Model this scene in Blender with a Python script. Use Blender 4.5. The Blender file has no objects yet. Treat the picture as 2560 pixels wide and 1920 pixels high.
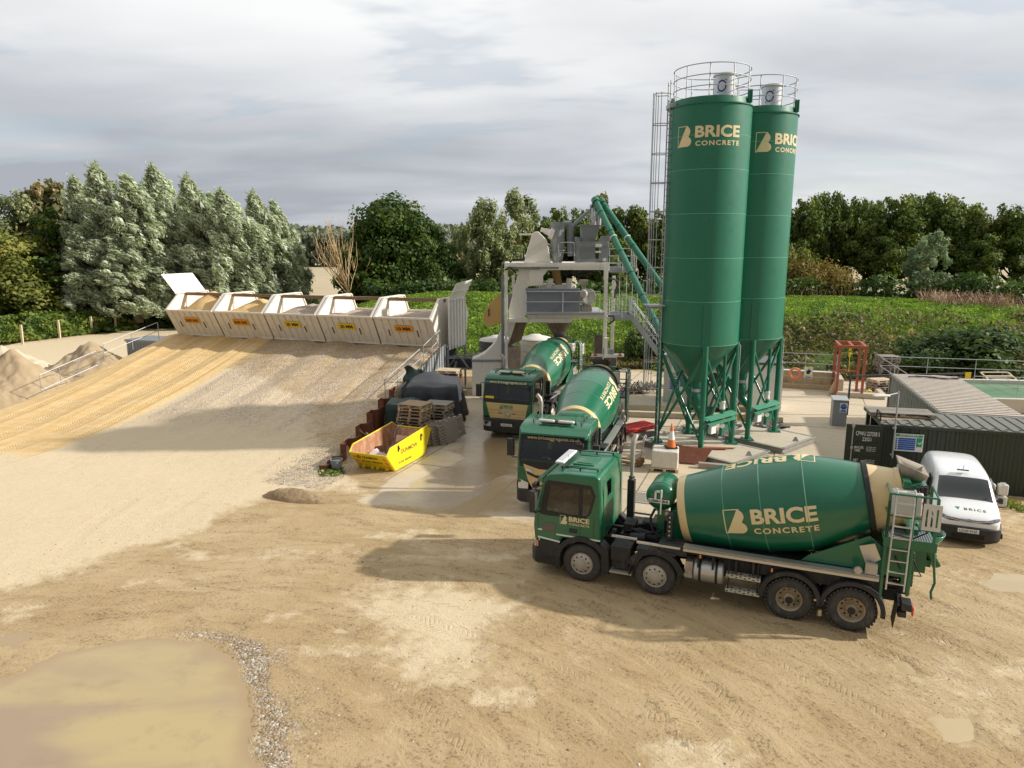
import bpy, bmesh, math, random
import numpy as np
from mathutils import Vector, Matrix
R=math.radians
S=bpy.context.scene; COL=S.collection
# ---------------- camera, world, sun, exposure ----------------
PF,PP,PH=1775.0,R(11.1),8.85
cam=bpy.data.cameras.new('camera'); camo=bpy.data.objects.new('camera',cam); COL.objects.link(camo)
cam.sensor_width=36; cam.lens=PF/2560*36; cam.clip_end=6000; cam.clip_start=0.1
camo.location=(0,0,PH); camo.rotation_euler=(math.pi/2-PP,0,0); S.camera=camo
S.view_settings.view_transform='Standard'; S.view_settings.look='None'; S.view_settings.gamma=1; S.view_settings.exposure=0.16
SUN_EL,SUN_AZ=28.5,-2.0       # azimuth measured from +X towards +Y
W=bpy.data.worlds.new('World'); S.world=W; W.use_nodes=True
sun=bpy.data.lights.new('sun','SUN'); sun.energy=4.8; sun.angle=R(1.2); sun.color=(1,0.945,0.865)
suno=bpy.data.objects.new('sun',sun); COL.objects.link(suno)
sd=Vector((math.cos(R(SUN_EL))*math.cos(R(SUN_AZ)),math.cos(R(SUN_EL))*math.sin(R(SUN_AZ)),math.sin(R(SUN_EL))))
suno.rotation_euler=sd.to_track_quat('Z','Y').to_euler(); suno.location=(40,0,40)

class NT:
    def __init__(s,tree): s.t=tree; s.n=tree.nodes; s.l=tree.links
    def add(s,typ,ins=None,**kw):
        nd=s.n.new(typ)
        for k,v in kw.items(): setattr(nd,k,v)
        for k,v in (ins or {}).items(): s.set(nd,k,v)
        return nd
    def set(s,nd,k,v):
        sock=nd.inputs[k]
        if isinstance(v,bpy.types.NodeSocket): s.l.new(v,sock)
        elif isinstance(v,bpy.types.Node): s.l.new(v.outputs[0],sock)
        else:
            if isinstance(v,(tuple,list)) and len(v)==3 and sock.type=='RGBA': v=(*v,1)
            sock.default_value=v
    def m(s,op,a,b=None,c=None,clamp=False):
        nd=s.add('ShaderNodeMath',operation=op,use_clamp=clamp); s.set(nd,0,a)
        if b is not None: s.set(nd,1,b)
        if c is not None: s.set(nd,2,c)
        return nd.outputs[0]
    def mix(s,f,a,b,bt='MIX'):
        nd=s.add('ShaderNodeMix',data_type='RGBA',blend_type=bt)
        s.set(nd,0,f); s.set(nd,6,a); s.set(nd,7,b); return nd.outputs[2]
    def noise(s,vec,scale,detail=4,rough=0.55,dist=0):
        nd=s.add('ShaderNodeTexNoise',{'Scale':scale,'Detail':detail,'Roughness':rough,'Distortion':dist})
        if vec is not None: s.set(nd,'Vector',vec)
        return nd.outputs[0]
    def ss(s,x,a,b,inv=False):
        nd=s.add('ShaderNodeMapRange',interpolation_type='SMOOTHSTEP')
        s.set(nd,0,x); s.set(nd,1,a); s.set(nd,2,b); s.set(nd,3,1.0 if inv else 0.0); s.set(nd,4,0.0 if inv else 1.0); return nd.outputs[0]
    def mp(s,vec,scale=(1,1,1),rot=(0,0,0),loc=(0,0,0)):
        nd=s.add('ShaderNodeMapping'); s.set(nd,'Vector',vec); nd.inputs['Scale'].default_value=scale; nd.inputs['Rotation'].default_value=rot; nd.inputs['Location'].default_value=loc
        return nd.outputs[0]
    def ramp(s,f,stops):
        nd=s.add('ShaderNodeValToRGB'); s.set(nd,0,f); e=nd.color_ramp.elements
        while len(e)<len(stops): e.new(0.5)
        for i,(p,c) in enumerate(stops): e[i].position=p; e[i].color=(*c,1)
        return nd.outputs[0]
    def attr(s,name):
        return s.add('ShaderNodeAttribute',attribute_name=name).outputs['Fac']

# sky: Nishita sky seen through a broken overcast layer
T=NT(W.node_tree); T.n.clear()
tc=T.add('ShaderNodeTexCoord').outputs['Generated']
sep=T.add('ShaderNodeSeparateXYZ',{0:tc})
zz=T.m('MAXIMUM',sep.outputs[2],0.0)
den=T.m('ADD',zz,0.16)
cv=T.add('ShaderNodeCombineXYZ',{0:T.m('DIVIDE',sep.outputs[0],den),1:T.m('DIVIDE',sep.outputs[1],den),2:0.3})
n1=T.noise(T.mp(cv.outputs[0],(0.40,0.60,1),(0,0,R(-14))),1.0,4,0.45,0.4)
n2=T.noise(T.mp(cv.outputs[0],(0.9,1.7,1),(0,0,R(-10)),(5,2,0)),1.0,5,0.50,0.3)
nn=T.m('ADD',T.m('MULTIPLY',n1,0.60),T.m('MULTIPLY',n2,0.34))
el=T.m('MULTIPLY',zz,1.0)
lit=T.m('ADD',T.m('ADD',nn,T.m('SUBTRACT',T.m('MULTIPLY',el,0.72),0.055)),T.m('MULTIPLY',T.m('MULTIPLY',sep.outputs[0],0.17),T.ss(zz,0.02,0.35,True)))
cc=T.ramp(lit,[(0.34,(0.38,0.405,0.45)),(0.47,(0.53,0.55,0.585)),(0.58,(0.69,0.705,0.725)),(0.70,(0.84,0.85,0.855)),(0.86,(0.95,0.945,0.93))])
sky=T.add('ShaderNodeTexSky',sky_type='NISHITA',sun_disc=False,sun_elevation=R(SUN_EL),sun_rotation=R(90-SUN_AZ))
bs=T.add('ShaderNodeBackground',{0:sky.outputs[0],1:0.11})
bc=T.add('ShaderNodeBackground',{0:cc,1:1.0})
cover=T.ss(T.noise(T.mp(cv.outputs[0],(0.5,1.0,1),(0,0,0.3),(3,7,0)),1.0,5,0.6,0.3),0.30,0.48)
bk=T.ss(sep.outputs[1],-0.55,0.45)      # added dimming of the unseen sky behind the camera, cuts fill on front faces
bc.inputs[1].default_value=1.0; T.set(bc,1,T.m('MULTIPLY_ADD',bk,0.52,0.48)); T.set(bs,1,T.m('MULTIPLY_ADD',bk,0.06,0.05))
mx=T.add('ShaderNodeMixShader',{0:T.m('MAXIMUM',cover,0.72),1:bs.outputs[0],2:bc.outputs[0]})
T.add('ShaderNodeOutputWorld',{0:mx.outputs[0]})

# ---------------- helpers ----------------
def g(x,y,z=0.0):
    "photo pixel -> point of the plane at height z"
    u=(x-1280)/PF; v=(y-960)/PF; dn=math.sin(PP)+v*math.cos(PP); fw=math.cos(PP)-v*math.sin(PP); t=(PH-z)/dn
    return Vector((u*t,fw*t,z))
def gy(x,y,Y):
    "photo pixel -> point at distance Y"
    u=(x-1280)/PF; v=(y-960)/PF; dn=math.sin(PP)+v*math.cos(PP); fw=math.cos(PP)-v*math.sin(PP); t=Y/fw
    return Vector((u*t,Y,PH-dn*t))
def tag(o,label=None,cat=None,group=None,kind=None):
    if label: o['label']=label
    if cat: o['category']=cat
    if group: o['group']=group
    if kind: o['kind']=kind
    return o
def thing(name,label,cat,loc=(0,0,0),rz=0.0,group=None):
    o=bpy.data.objects.new(name,None); COL.objects.link(o); o.location=loc; o.rotation_euler=(0,0,rz); o.empty_display_size=0.3
    return tag(o,label,cat,group)
def kids(o): return [c for c in bpy.data.objects if c.parent==o]
def dup(o,loc=None,rz=None,label=None,group=None,parent=None,idx=None):
    if idx is None:
        idx={}
        for c in bpy.data.objects:
            if c.parent: idx.setdefault(c.parent.name,[]).append(c)
    c=o.copy(); COL.objects.link(c)
    if parent: c.parent=parent; c.matrix_parent_inverse=o.matrix_parent_inverse.copy()
    if loc is not None: c.location=loc
    if rz is not None: c.rotation_euler=(0,0,rz)
    if label: c['label']=label
    if group: c['group']=group
    for k in idx.get(o.name,[]): dup(k,parent=c,idx=idx)
    return c

class MB:
    def __init__(s): s.v=[]; s.f=[]; s.mi=[]; s.cur=0
    def add(s,vs,fs):
        b=len(s.v); s.v+= [tuple(p) for p in vs]; s.f+=[tuple(b+i for i in f) for f in fs]; s.mi+=[s.cur]*len(fs); return s
    def box(s,c,d,rz=0.0,rot=None,taper=1.0):
        hx,hy,hz=d[0]/2,d[1]/2,d[2]/2
        vs=[Vector((x*hx*(taper if z>0 else 1),y*hy*(taper if z>0 else 1),z*hz)) for x,y,z in ((-1,-1,-1),(1,-1,-1),(1,1,-1),(-1,1,-1),(-1,-1,1),(1,-1,1),(1,1,1),(-1,1,1))]
        M=rot if rot is not None else Matrix.Rotation(rz,3,'Z')
        C=Vector(c); return s.add([M@p+C for p in vs],[(0,3,2,1),(4,5,6,7),(0,1,5,4),(1,2,6,5),(2,3,7,6),(3,0,4,7)])
    def bx(s,x0,x1,y0,y1,z0,z1): return s.box(((x0+x1)/2,(y0+y1)/2,(z0+z1)/2),(abs(x1-x0),abs(y1-y0),abs(z1-z0)))
    def bar(s,p,q,w,h=None,up=(0,0,1)):
        p,q=Vector(p),Vector(q); d=(q-p); L=d.length
        if L<1e-6: return s
        d/=L; up=Vector(up)
        if abs(d.dot(up))>0.98: up=Vector((0,1,0)) if abs(d.y)<.9 else Vector((1,0,0))
        a=d.cross(up).normalized(); b=a.cross(d).normalized(); h=h or w
        M=Matrix((d,a,b)).transposed(); return s.box((p+q)/2,(L,w,h),rot=M)
    def tube(s,pts,r,n=8,caps=True):
        pts=[Vector(p) for p in pts]; N=len(pts); rs=r if isinstance(r,(list,tuple)) else [r]*N
        vs=[];fs=[]; prev=None
        for i,p in enumerate(pts):
            d=(pts[min(i+1,N-1)]-pts[max(i-1,0)]).normalized()
            if prev is None:
                up=Vector((0,0,1)) if abs(d.z)<0.9 else Vector((1,0,0)); a=d.cross(up).normalized()
            else: a=(prev-d*prev.dot(d)).normalized()
            prev=a; b=d.cross(a)
            for k in range(n):
                t=2*math.pi*k/n; vs.append(p+a*math.cos(t)*rs[i]+b*math.sin(t)*rs[i])
        for i in range(N-1):
            for k in range(n): k2=(k+1)%n; fs.append((i*n+k,i*n+k2,(i+1)*n+k2,(i+1)*n+k))
        if caps: fs.append(tuple(range(n-1,-1,-1))); fs.append(tuple((N-1)*n+k for k in range(n)))
        return s.add(vs,fs)
    def lathe(s,prof,o=(0,0,0),ax=(0,0,1),n=32,caps=True):
        o=Vector(o); ax=Vector(ax).normalized(); up=Vector((0,0,1)) if abs(ax.z)<0.9 else Vector((1,0,0)); a=ax.cross(up).normalized(); b=ax.cross(a)
        vs=[];fs=[]
        for t,r in prof:
            for k in range(n):
                th=2*math.pi*k/n; vs.append(o+ax*t+a*math.cos(th)*r+b*math.sin(th)*r)
        for i in range(len(prof)-1):
            for k in range(n): k2=(k+1)%n; fs.append((i*n+k,(i+1)*n+k,(i+1)*n+k2,i*n+k2))
        if caps:
            if prof[0][1]>1e-4: fs.append(tuple(range(n)))
            if prof[-1][1]>1e-4: fs.append(tuple((len(prof)-1)*n+k for k in range(n-1,-1,-1)))
        return s.add(vs,fs)
    def prism(s,poly,vec):
        "planar polygon (3D points) pushed along vec"
        poly=[Vector(p) for p in poly]; vec=Vector(vec); n=len(poly)
        fs=[tuple(range(n)),tuple(n+k for k in range(n-1,-1,-1))]+[(k,n+k,n+(k+1)%n,(k+1)%n) for k in range(n)]
        return s.add(poly+[p+vec for p in poly],fs)
    def quad(s,a,b,c,d): return s.add([a,b,c,d],[(0,1,2,3)])
    def build(s,name,mat,parent=None,bevel=0.0,seg=2,smooth=True,ang=38,mats=None):
        me=bpy.data.meshes.new(name); me.from_pydata(s.v,[],s.f)
        for m_ in (mats or [mat]): me.materials.append(m_)
        if mats: me.polygons.foreach_set('material_index',s.mi)
        bm=bmesh.new(); bm.from_mesh(me); bmesh.ops.recalc_face_normals(bm,faces=bm.faces); bm.to_mesh(me); bm.free()
        if smooth:
            me.polygons.foreach_set('use_smooth',[True]*len(me.polygons)); me.set_sharp_from_angle(angle=R(ang))
        me.update()
        o=bpy.data.objects.new(name,me); COL.objects.link(o)
        if parent: o.parent=parent
        if bevel:
            b=o.modifiers.new('bevel','BEVEL'); b.width=bevel; b.segments=seg; b.limit_method='ANGLE'; b.angle_limit=R(40)
        return o
def npmesh(name,co,nf,k,mat,parent=None,attrs=None,smooth=False):
    "co: (nf*k,3) vertices, faces of k unshared vertices"
    me=bpy.data.meshes.new(name); n=nf*k
    me.vertices.add(n); me.vertices.foreach_set('co',co.astype(np.float32).ravel())
    me.loops.add(n); me.loops.foreach_set('vertex_index',np.arange(n,dtype=np.int32))
    me.polygons.add(nf); me.polygons.foreach_set('loop_start',np.arange(0,n,k,dtype=np.int32)); me.polygons.foreach_set('loop_total',np.full(nf,k,dtype=np.int32))
    for an,arr in (attrs or {}).items():
        a=me.attributes.new(an,'FLOAT','POINT'); a.data.foreach_set('value',np.repeat(arr,k).astype(np.float32))
    me.materials.append(mat); me.update(calc_edges=True)
    o=bpy.data.objects.new(name,me); COL.objects.link(o)
    if parent: o.parent=parent
    return o

# ---------------- materials ----------------
MATS={}
def mat(name,col,rough=0.6,metal=0.0,var=0.15,dirt=0.0,dirtcol=(0.42,0.34,0.22),scale=3.0,coat=0.0,bump=0.0,spec=None,streak=0.0,bs=40.0):
    if name in MATS: return MATS[name]
    m=bpy.data.materials.new(name); m.use_nodes=True; t=NT(m.node_tree); t.n.clear(); MATS[name]=m
    oc=t.add('ShaderNodeTexCoord').outputs['Object']
    n=t.noise(oc,scale,5,0.6)
    c=t.mix(n,tuple(x*(1-var) for x in col),tuple(min(1,x*(1+var)) for x in col))
    rg=t.m('MULTIPLY_ADD',t.noise(oc,scale*3,3),0.25,rough-0.1,True)
    if dirt:
        d=t.noise(t.mp(oc,(1,1,0.35),loc=(3,1,4)),scale*1.6,6,0.65)
        f=t.ss(d,0.62-dirt*0.35,0.85-dirt*0.25); f=t.m('MULTIPLY',f,min(1,0.35+dirt*0.6))
        c=t.mix(f,c,dirtcol); rg=t.m('MAXIMUM',rg,t.m('MULTIPLY',f,0.85))
    if streak:
        st=t.noise(t.mp(oc,(9,9,0.5)),2.0,4,0.7); f=t.m('MULTIPLY',t.ss(st,0.56,0.75),streak); c=t.mix(f,c,dirtcol)
    b=t.add('ShaderNodeBsdfPrincipled',{'Base Color':c,'Roughness':rg,'Metallic':metal,'Coat Weight':coat,'Coat Roughness':0.12})
    if spec is not None: b.inputs['Specular IOR Level'].default_value=spec
    if bump:
        bn=t.add('ShaderNodeBump',{'Strength':bump,'Distance':0.02,'Height':t.noise(oc,bs,4)}); t.set(b,'Normal',bn.outputs[0])
    t.add('ShaderNodeOutputMaterial',{0:b.outputs[0]}); return m
SILO=mat('silo_green',(0.008,0.150,0.082),0.42,coat=0.2,metal=0.0,var=0.10,dirt=0.05,scale=1.2,streak=0.10,dirtcol=(0.10,0.26,0.17))
GRN=mat('truck_green',(0.004,0.125,0.055),0.32,0,0.12,0.12,coat=0.5,scale=1.5)
DRUM=mat('drum_green',(0.004,0.130,0.062),0.30,0,0.12,0.08,coat=0.5,scale=1.2,dirtcol=(0.10,0.22,0.14),streak=0.04)
CREAM=mat('cream_paint',(0.66,0.50,0.25),0.4,0,0.08,0.10,coat=0.3)
LCREAM=mat('cream_letter',(0.74,0.62,0.36),0.5,0,0.04)
BLK=mat('black_plastic',(0.022,0.023,0.025),0.55,0,0.25,0.30,dirtcol=(0.14,0.12,0.09))
CHAS=mat('chassis_dark',(0.018,0.018,0.019),0.6,0,0.3,0.32,dirtcol=(0.16,0.13,0.09))
RUB=mat('tyre_rubber',(0.055,0.052,0.047),0.85,0,0.2,0.45,dirtcol=(0.16,0.14,0.11),scale=5)
RIM=mat('wheel_steel',(0.50,0.46,0.39),0.5,0.4,0.12,0.35,dirtcol=(0.30,0.25,0.18))
DIRTRIM=mat('dirty_rim',(0.42,0.34,0.22),0.7,0.1,0.2,0.4,dirtcol=(0.09,0.08,0.07))
ALU=mat('aluminium',(0.60,0.59,0.57),0.38,0.75,0.08,0.18,dirtcol=(0.35,0.30,0.22))
GALV=mat('galvanised_steel',(0.42,0.44,0.46),0.5,0.55,0.10,0.08)
WHT=mat('white_paint',(0.78,0.77,0.74),0.45,0,0.05,0.10)
OFFW=mat('plant_offwhite',(0.82,0.78,0.71),0.55,0,0.07,0.22,dirtcol=(0.34,0.27,0.20),streak=0.35)
BINW=mat('bin_offwhite',(0.76,0.71,0.62),0.55,0,0.06,0.22,dirtcol=(0.46,0.36,0.22),streak=0.45)
GREY=mat('plant_grey',(0.27,0.285,0.30),0.5,0.1,0.10,0.12,dirtcol=(0.36,0.33,0.30))
BLUG=mat('blue_grey_panel',(0.18,0.195,0.225),0.55,0,0.08,0.10,dirtcol=(0.3,0.28,0.25))
RUST=mat('rust',(0.16,0.055,0.028),0.85,0.1,0.35,0.35,dirtcol=(0.28,0.10,0.045),scale=5,bump=0.3)
RUSTP=mat('red_oxide',(0.36,0.095,0.055),0.6,0,0.15,0.2,dirtcol=(0.20,0.08,0.05))
YEL=mat('skip_yellow',(0.80,0.60,0.012),0.45,0,0.06,0.14,dirtcol=(0.35,0.16,0.05),scale=4)
OCHRE=mat('ochre_panel',(0.62,0.40,0.14),0.55,0,0.06,0.12)
WOOD=mat('pallet_wood',(0.40,0.29,0.18),0.85,0,0.3,0.3,dirtcol=(0.22,0.16,0.10),scale=6)
WOODG=mat('grey_wood',(0.30,0.27,0.23),0.9,0,0.25,0.3,dirtcol=(0.16,0.14,0.12),scale=6)
WOODP=mat('pale_wood',(0.62,0.50,0.35),0.85,0,0.15,0.2,dirtcol=(0.45,0.34,0.22),scale=4)
CONC=mat('concrete',(0.50,0.44,0.34),0.85,0,0.14,0.35,dirtcol=(0.36,0.27,0.16),scale=2.0,bump=0.25)
CONT=mat('container_green',(0.028,0.038,0.024),0.5,0,0.15,0.12,dirtcol=(0.07,0.07,0.05))
CROOF=mat('container_roof',(0.15,0.155,0.135),0.7,0,0.2,0.4,dirtcol=(0.27,0.24,0.19))
CROOF2=mat('container_roof_pale',(0.52,0.46,0.40),0.75,0,0.15,0.4,dirtcol=(0.28,0.24,0.20))
CWALL2=mat('container_wall_grey',(0.26,0.26,0.24),0.6,0,0.2,0.5,dirtcol=(0.13,0.12,0.10))
RED=mat('red_plastic',(0.70,0.045,0.03),0.4,0,0.08,0.1)
ORNG=mat('orange',(0.80,0.20,0.05),0.45,0,0.05)
BLUE=mat('blue_sign',(0.02,0.10,0.42),0.5,0,0.03)
SGRN=mat('sign_green',(0.015,0.28,0.13),0.5,0,0.03)
SYEL=mat('sign_yellow',(0.80,0.56,0.02),0.5,0,0.05)
SORG=mat('sign_orange',(0.80,0.33,0.01),0.5,0,0.05)
BLK2=mat('ink_black',(0.02,0.02,0.02),0.6,0,0.0)
GLASS=mat('dark_glass',(0.016,0.020,0.022),0.12,0,0.3,0,spec=0.8,coat=0.4)
INTER=mat('cab_interior',(0.045,0.045,0.048),.8,0,.2,.1)
def clearglass(name,tint):
    m=bpy.data.materials.new(name); m.use_nodes=True; t=NT(m.node_tree); t.n.clear(); tp=t.add('ShaderNodeBsdfTransparent',{0:(*tint,1)}); gl=t.add('ShaderNodeBsdfGlossy',{1:.03}); fr=t.add('ShaderNodeFresnel',{0:1.5})
    t.add('ShaderNodeOutputMaterial',{0:t.add('ShaderNodeMixShader',{0:t.m('MULTIPLY_ADD',fr.outputs[0],1.3,.03,True),1:tp.outputs[0],2:gl.outputs[0]}).outputs[0]}); return m
CGL=clearglass('tinted_clear_glass',(.50,.54,.52))
HLD=mat('dark_headlight',(0.10,0.11,0.12),.12,.2,.4,coat=1.0,scale=9)
def bake(o):
    bpy.context.view_layer.update(); me=bpy.data.meshes.new_from_object(o.evaluated_get(bpy.context.evaluated_depsgraph_get())); o.modifiers.clear(); old=o.data; o.data=me; me.name=o.name; return o
def cut(o,cutters):
    for c in cutters:
        b=o.modifiers.new('b','BOOLEAN'); b.operation='DIFFERENCE'; b.solver='EXACT'; b.object=c; b.material_mode='TRANSFER'
    return bake(o)
LAMP=mat('lamp_glass',(0.62,0.64,0.66),0.15,0.3,0.2,0,coat=1.0)
AMB=mat('amber_lens',(0.85,0.25,0.02),0.25,0,0.05,coat=1.0)
REDL=mat('red_lens',(0.65,0.02,0.02),0.25,0,0.05,coat=1.0)
TARP=mat('dark_tarpaulin',(0.040,0.043,0.050),0.55,0,0.3,0.2,dirtcol=(0.16,0.15,0.14),bump=0.6,bs=6)
TARPG=mat('green_tarpaulin',(0.018,0.045,0.038),0.6,0,0.3,0.15,bump=0.6,bs=6)
VANW=mat('van_white',(0.80,0.80,0.80),0.28,0,0.02,0.0,coat=0.8)
PLAST=mat('tank_plastic',(0.10,0.105,0.11),0.5,0,0.1,0.15,dirtcol=(0.4,0.4,0.4))
LPLAST=mat('white_plastic',(0.62,0.60,0.55),0.45,0,0.08,0.15)
BAG=mat('wrapped_bags',(0.66,0.62,0.55),0.35,0,0.12,0.2,bump=0.8,bs=7)
CABIN=mat('cabin_cream',(0.55,0.56,0.50),0.6,0,0.06,0.12)
CABLE=mat('old_rope',(0.27,0.25,0.22),0.8,0,0.25)

# ---------------- lettering ----------------
def text_bm(s,h,bold=0.0,width=None,space=1.0,cut=0.0):
    "flat bmesh of the text, cap height h, lower left corner at the origin"
    cu=bpy.data.curves.new('t','FONT'); cu.body=s; cu.size=1; cu.offset=bold; cu.space_character=space; cu.resolution_u=4
    ob=bpy.data.objects.new('t',cu); COL.objects.link(ob); bpy.context.view_layer.update()
    me=bpy.data.meshes.new_from_object(ob.evaluated_get(bpy.context.evaluated_depsgraph_get()))
    bpy.data.objects.remove(ob); bpy.data.curves.remove(cu)
    bm=bmesh.new(); bm.from_mesh(me); bpy.data.meshes.remove(me)
    xs=[v.co.x for v in bm.verts]; ys=[v.co.y for v in bm.verts]; x0,x1,y0,y1=min(xs),max(xs),min(ys),max(ys)
    sy=h/(y1-y0); sx=(width/(x1-x0)) if width else sy
    for v in bm.verts: v.co=Vector(((v.co.x-x0)*sx,(v.co.y-y0)*sy,0))
    cutbm(bm,cut); return bm
def cutbm(bm,cut):
    if not cut or not bm.verts: return
    for ax in (0,1):
        lo=min(v.co[ax] for v in bm.verts); hi=max(v.co[ax] for v in bm.verts); k=lo+cut
        while k<hi:
            co=[0,0,0]; no=[0,0,0]; co[ax]=k; no[ax]=1
            bmesh.ops.bisect_plane(bm,geom=bm.verts[:]+bm.edges[:]+bm.faces[:],plane_co=co,plane_no=no); k+=cut
def polybm(polys,cut=0.0):
    bm=bmesh.new()
    for p in polys: bm.faces.new([bm.verts.new((x,y,0)) for x,y in p])
    bmesh.ops.triangulate(bm,faces=bm.faces[:]); cutbm(bm,cut); return bm
def shift(bm,dx,dy):
    for v in bm.verts: v.co.x+=dx; v.co.y+=dy
    return bm
def put(name,bms,fn,m,parent,label=None):
    "map flat bmeshes through fn(u,v) -> 3D and link them as one mesh"
    mb=MB()
    for bm in bms:
        bm.verts.index_update(); mb.add([fn(v.co.x,v.co.y) for v in bm.verts],[[v.index for v in f.verts] for f in bm.faces]); bm.free()
    me=bpy.data.meshes.new(name); me.from_pydata(mb.v,[],mb.f); me.materials.append(m)
    o=bpy.data.objects.new(name,me); COL.objects.link(o); o.parent=parent
    if label: o['label']=label
    return o
def plane_fn(o,ux,uy,off=0.003):
    o,ux,uy=Vector(o),Vector(ux).normalized(),Vector(uy).normalized(); n=ux.cross(uy).normalized()*off
    return lambda u,v:o+ux*u+uy*v+n
def Bmark(H,cut=0.0):
    "two tone B emblem, height H"
    def arc(cx,cy,rx,ry,a0,a1,n=8): return [(cx+rx*math.cos(R(a0+(a1-a0)*i/n)),cy+ry*math.sin(R(a0+(a1-a0)*i/n))) for i in range(n+1)]
    out=arc(.50,.25,.30,.25,-90,62)+arc(.46,.72,.27,.26,-40,90)
    fill=[(.04,.02)]+[(x,max(y,.02)) for x,y in out[:-2]]+[(.50,.96)]
    w=.035
    strips=[[(0,0),(w,0),(w,1),(0,1)],[(w,1-w),(.50,1-w),(.50,1),(w,1)],[(.50,.965),(.58,.95),(.60,.985),(.50,1)],[(w,0),(.1,0),(.1,.03),(w,.03)]]
    return polybm([[(x*H,y*H) for x,y in p] for p in [fill]+strips],cut)
def brand(H,cut=0.0,sub=True,markonly=False):
    "emblem + BRICE over CONCRETE; H is the emblem height"
    L=[Bmark(H,cut)]
    if sub:
        L.append(shift(text_bm('BRICE',H*.56,0.035,H*2.25,1.02,cut),H*.98,H*.40))
        L.append(shift(text_bm('CONCRETE',H*.235,0.03,H*2.2,1.25,cut),H*1.02,H*.02))
    else: L.append(shift(text_bm('BRICE',H*.62,0.02,H*3.0,1.2,cut),H*1.3,H*.18))
    return L
def label_on(name,s,h,w,o,ux,uy,m,parent,bold=0.02,off=0.004,space=1.0): return put(name,[text_bm(s,h,bold,w,space)],plane_fn(o,ux,uy,off),m,parent)

def rail(mb,pts,h=1.05,r=0.024,levels=(1.0,0.5),spacing=1.6,closed=False,toe=0):
    P=[Vector(p) for p in pts]; n=6
    for f in levels: mb.tube([p+Vector((0,0,h*f)) for p in P],r,n)
    for i in range(len(P)-1):
        L=(P[i+1]-P[i]).length; k=max(1,round(L/spacing))
        for j in range(k+(1 if i==len(P)-2 else 0)):
            q=P[i].lerp(P[i+1],j/k); mb.tube([q,q+Vector((0,0,h))],r,n)
        if toe: mb.bar(P[i]+Vector((0,0,toe/2)),P[i+1]+Vector((0,0,toe/2)),0.01,toe)
    return mb
# ---------------- terrain ----------------
rng=np.random.default_rng(7)
def fbm(x,y,sc,octv=4,seed=1):
    out=np.zeros_like(x,dtype=np.float64); amp=1; tot=0; r=np.random.default_rng(seed)
    for o in range(octv):
        G=r.random((128,128)); u=x/sc*(2**o)+17.3*o; v=y/sc*(2**o)+5.1*o
        i=np.floor(u).astype(int); j=np.floor(v).astype(int); fu=u-i; fv=v-j; fu=fu*fu*(3-2*fu); fv=fv*fv*(3-2*fv)
        i0=i%128;i1=(i+1)%128;j0=j%128;j1=(j+1)%128
        out+=amp*((G[i0,j0]*(1-fu)+G[i1,j0]*fu)*(1-fv)+(G[i0,j1]*(1-fu)+G[i1,j1]*fu)*fv); tot+=amp; amp*=0.5
    return out/tot
BA=np.array([-4.27,41.27]); BR=np.array([-0.9506,0.3106]); BN=np.array([-0.3106,-0.9506])
def bin3(a,s,z): p=BA+BR*a+BN*s; return Vector((p[0],p[1],z))
def sstep(x,a,b): t=np.clip((x-a)/(b-a),0,1); return t*t*(3-2*t)
def ramp_h(X,Y):
    dx=X-BA[0]; dy=Y-BA[1]; a=dx*BR[0]+dy*BR[1]; s=dx*BN[0]+dy*BN[1]
    h=3.0*np.clip(1-s/16.0,0,1)**1.5; h=np.where(s<-0.35,0,np.where(s<0,2.97,h))
    ae=np.where(s>6,-0.07-0.14*(s-6),-0.05)
    k=np.where(a<ae-0.12,0,1)*(1-sstep(a,19.6,21.2))
    und=0.05*np.sin(a*2.1+0.4)+0.05*(fbm(X,Y,1.5,3,3)-.5)+.17*(fbm(a,s*.07,.8,3,6)-.5)
    return (h+und*np.clip(h,0,1)*1.0)*k,a,s,h*k
def pd(X,Y,poly):
    "signed distance to polygon, positive inside"
    P=[(p[0],p[1]) for p in poly]; n=len(P); d=np.full(X.shape,1e9); ins=np.zeros(X.shape,bool)
    for i in range(n):
        x1,y1=P[i]; x2,y2=P[(i+1)%n]; ex,ey=x2-x1,y2-y1; t=np.clip(((X-x1)*ex+(Y-y1)*ey)/(ex*ex+ey*ey+1e-9),0,1)
        d=np.minimum(d,np.hypot(X-x1-ex*t,Y-y1-ey*t))
        c=((y1>Y)!=(y2>Y)); ins^=c&(X<(ex*(Y-y1)/((ey if abs(ey)>1e-9 else 1e-9))+x1))
    return np.where(ins,d,-d)
def px(*pts,z=0): return [g(x,y,z) for x,y in pts]
def axis(lo,hi,st,far0,far1,n=26):
    a=np.arange(lo,hi+1e-6,st); e=np.geomspace(1,abs(far1-hi)+1,n)[1:]-1; b=np.geomspace(1,abs(lo-far0)+1,n)[1:]-1
    return np.concatenate([(lo-b)[::-1],a,hi+e])
gx=axis(-27,22,0.13,-2500,2500,30); gyy=axis(8,50,0.13,-30,5000,34)
X,Y=np.meshgrid(gx,gyy)
near=(X>-28)&(X<23)&(Y<51)
RH,RAa,RAs,RH0=ramp_h(X,Y)
wx=X+(fbm(X,Y,2.2,4,11)-.5)*2.2; wy=Y+(fbm(X,Y,2.2,4,12)-.5)*2.2
wx2=X+(fbm(X,Y,.7,4,13)-.5)*.7; wy2=Y+(fbm(X,Y,.7,4,14)-.5)*.7
def mask(poly,f=0.5,warp=1): 
    a,b=((wx,wy) if warp==1 else (wx2,wy2)) if warp else (X,Y)
    return np.clip(pd(a,b,poly)/f*0.5+0.5,0,1)
PUD=px((-60,1695),(60,1670),(160,1622),(300,1600),(520,1598),(590,1640),(632,1700),(640,1790),(655,1925),(660,2100),(-200,2100))
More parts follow.
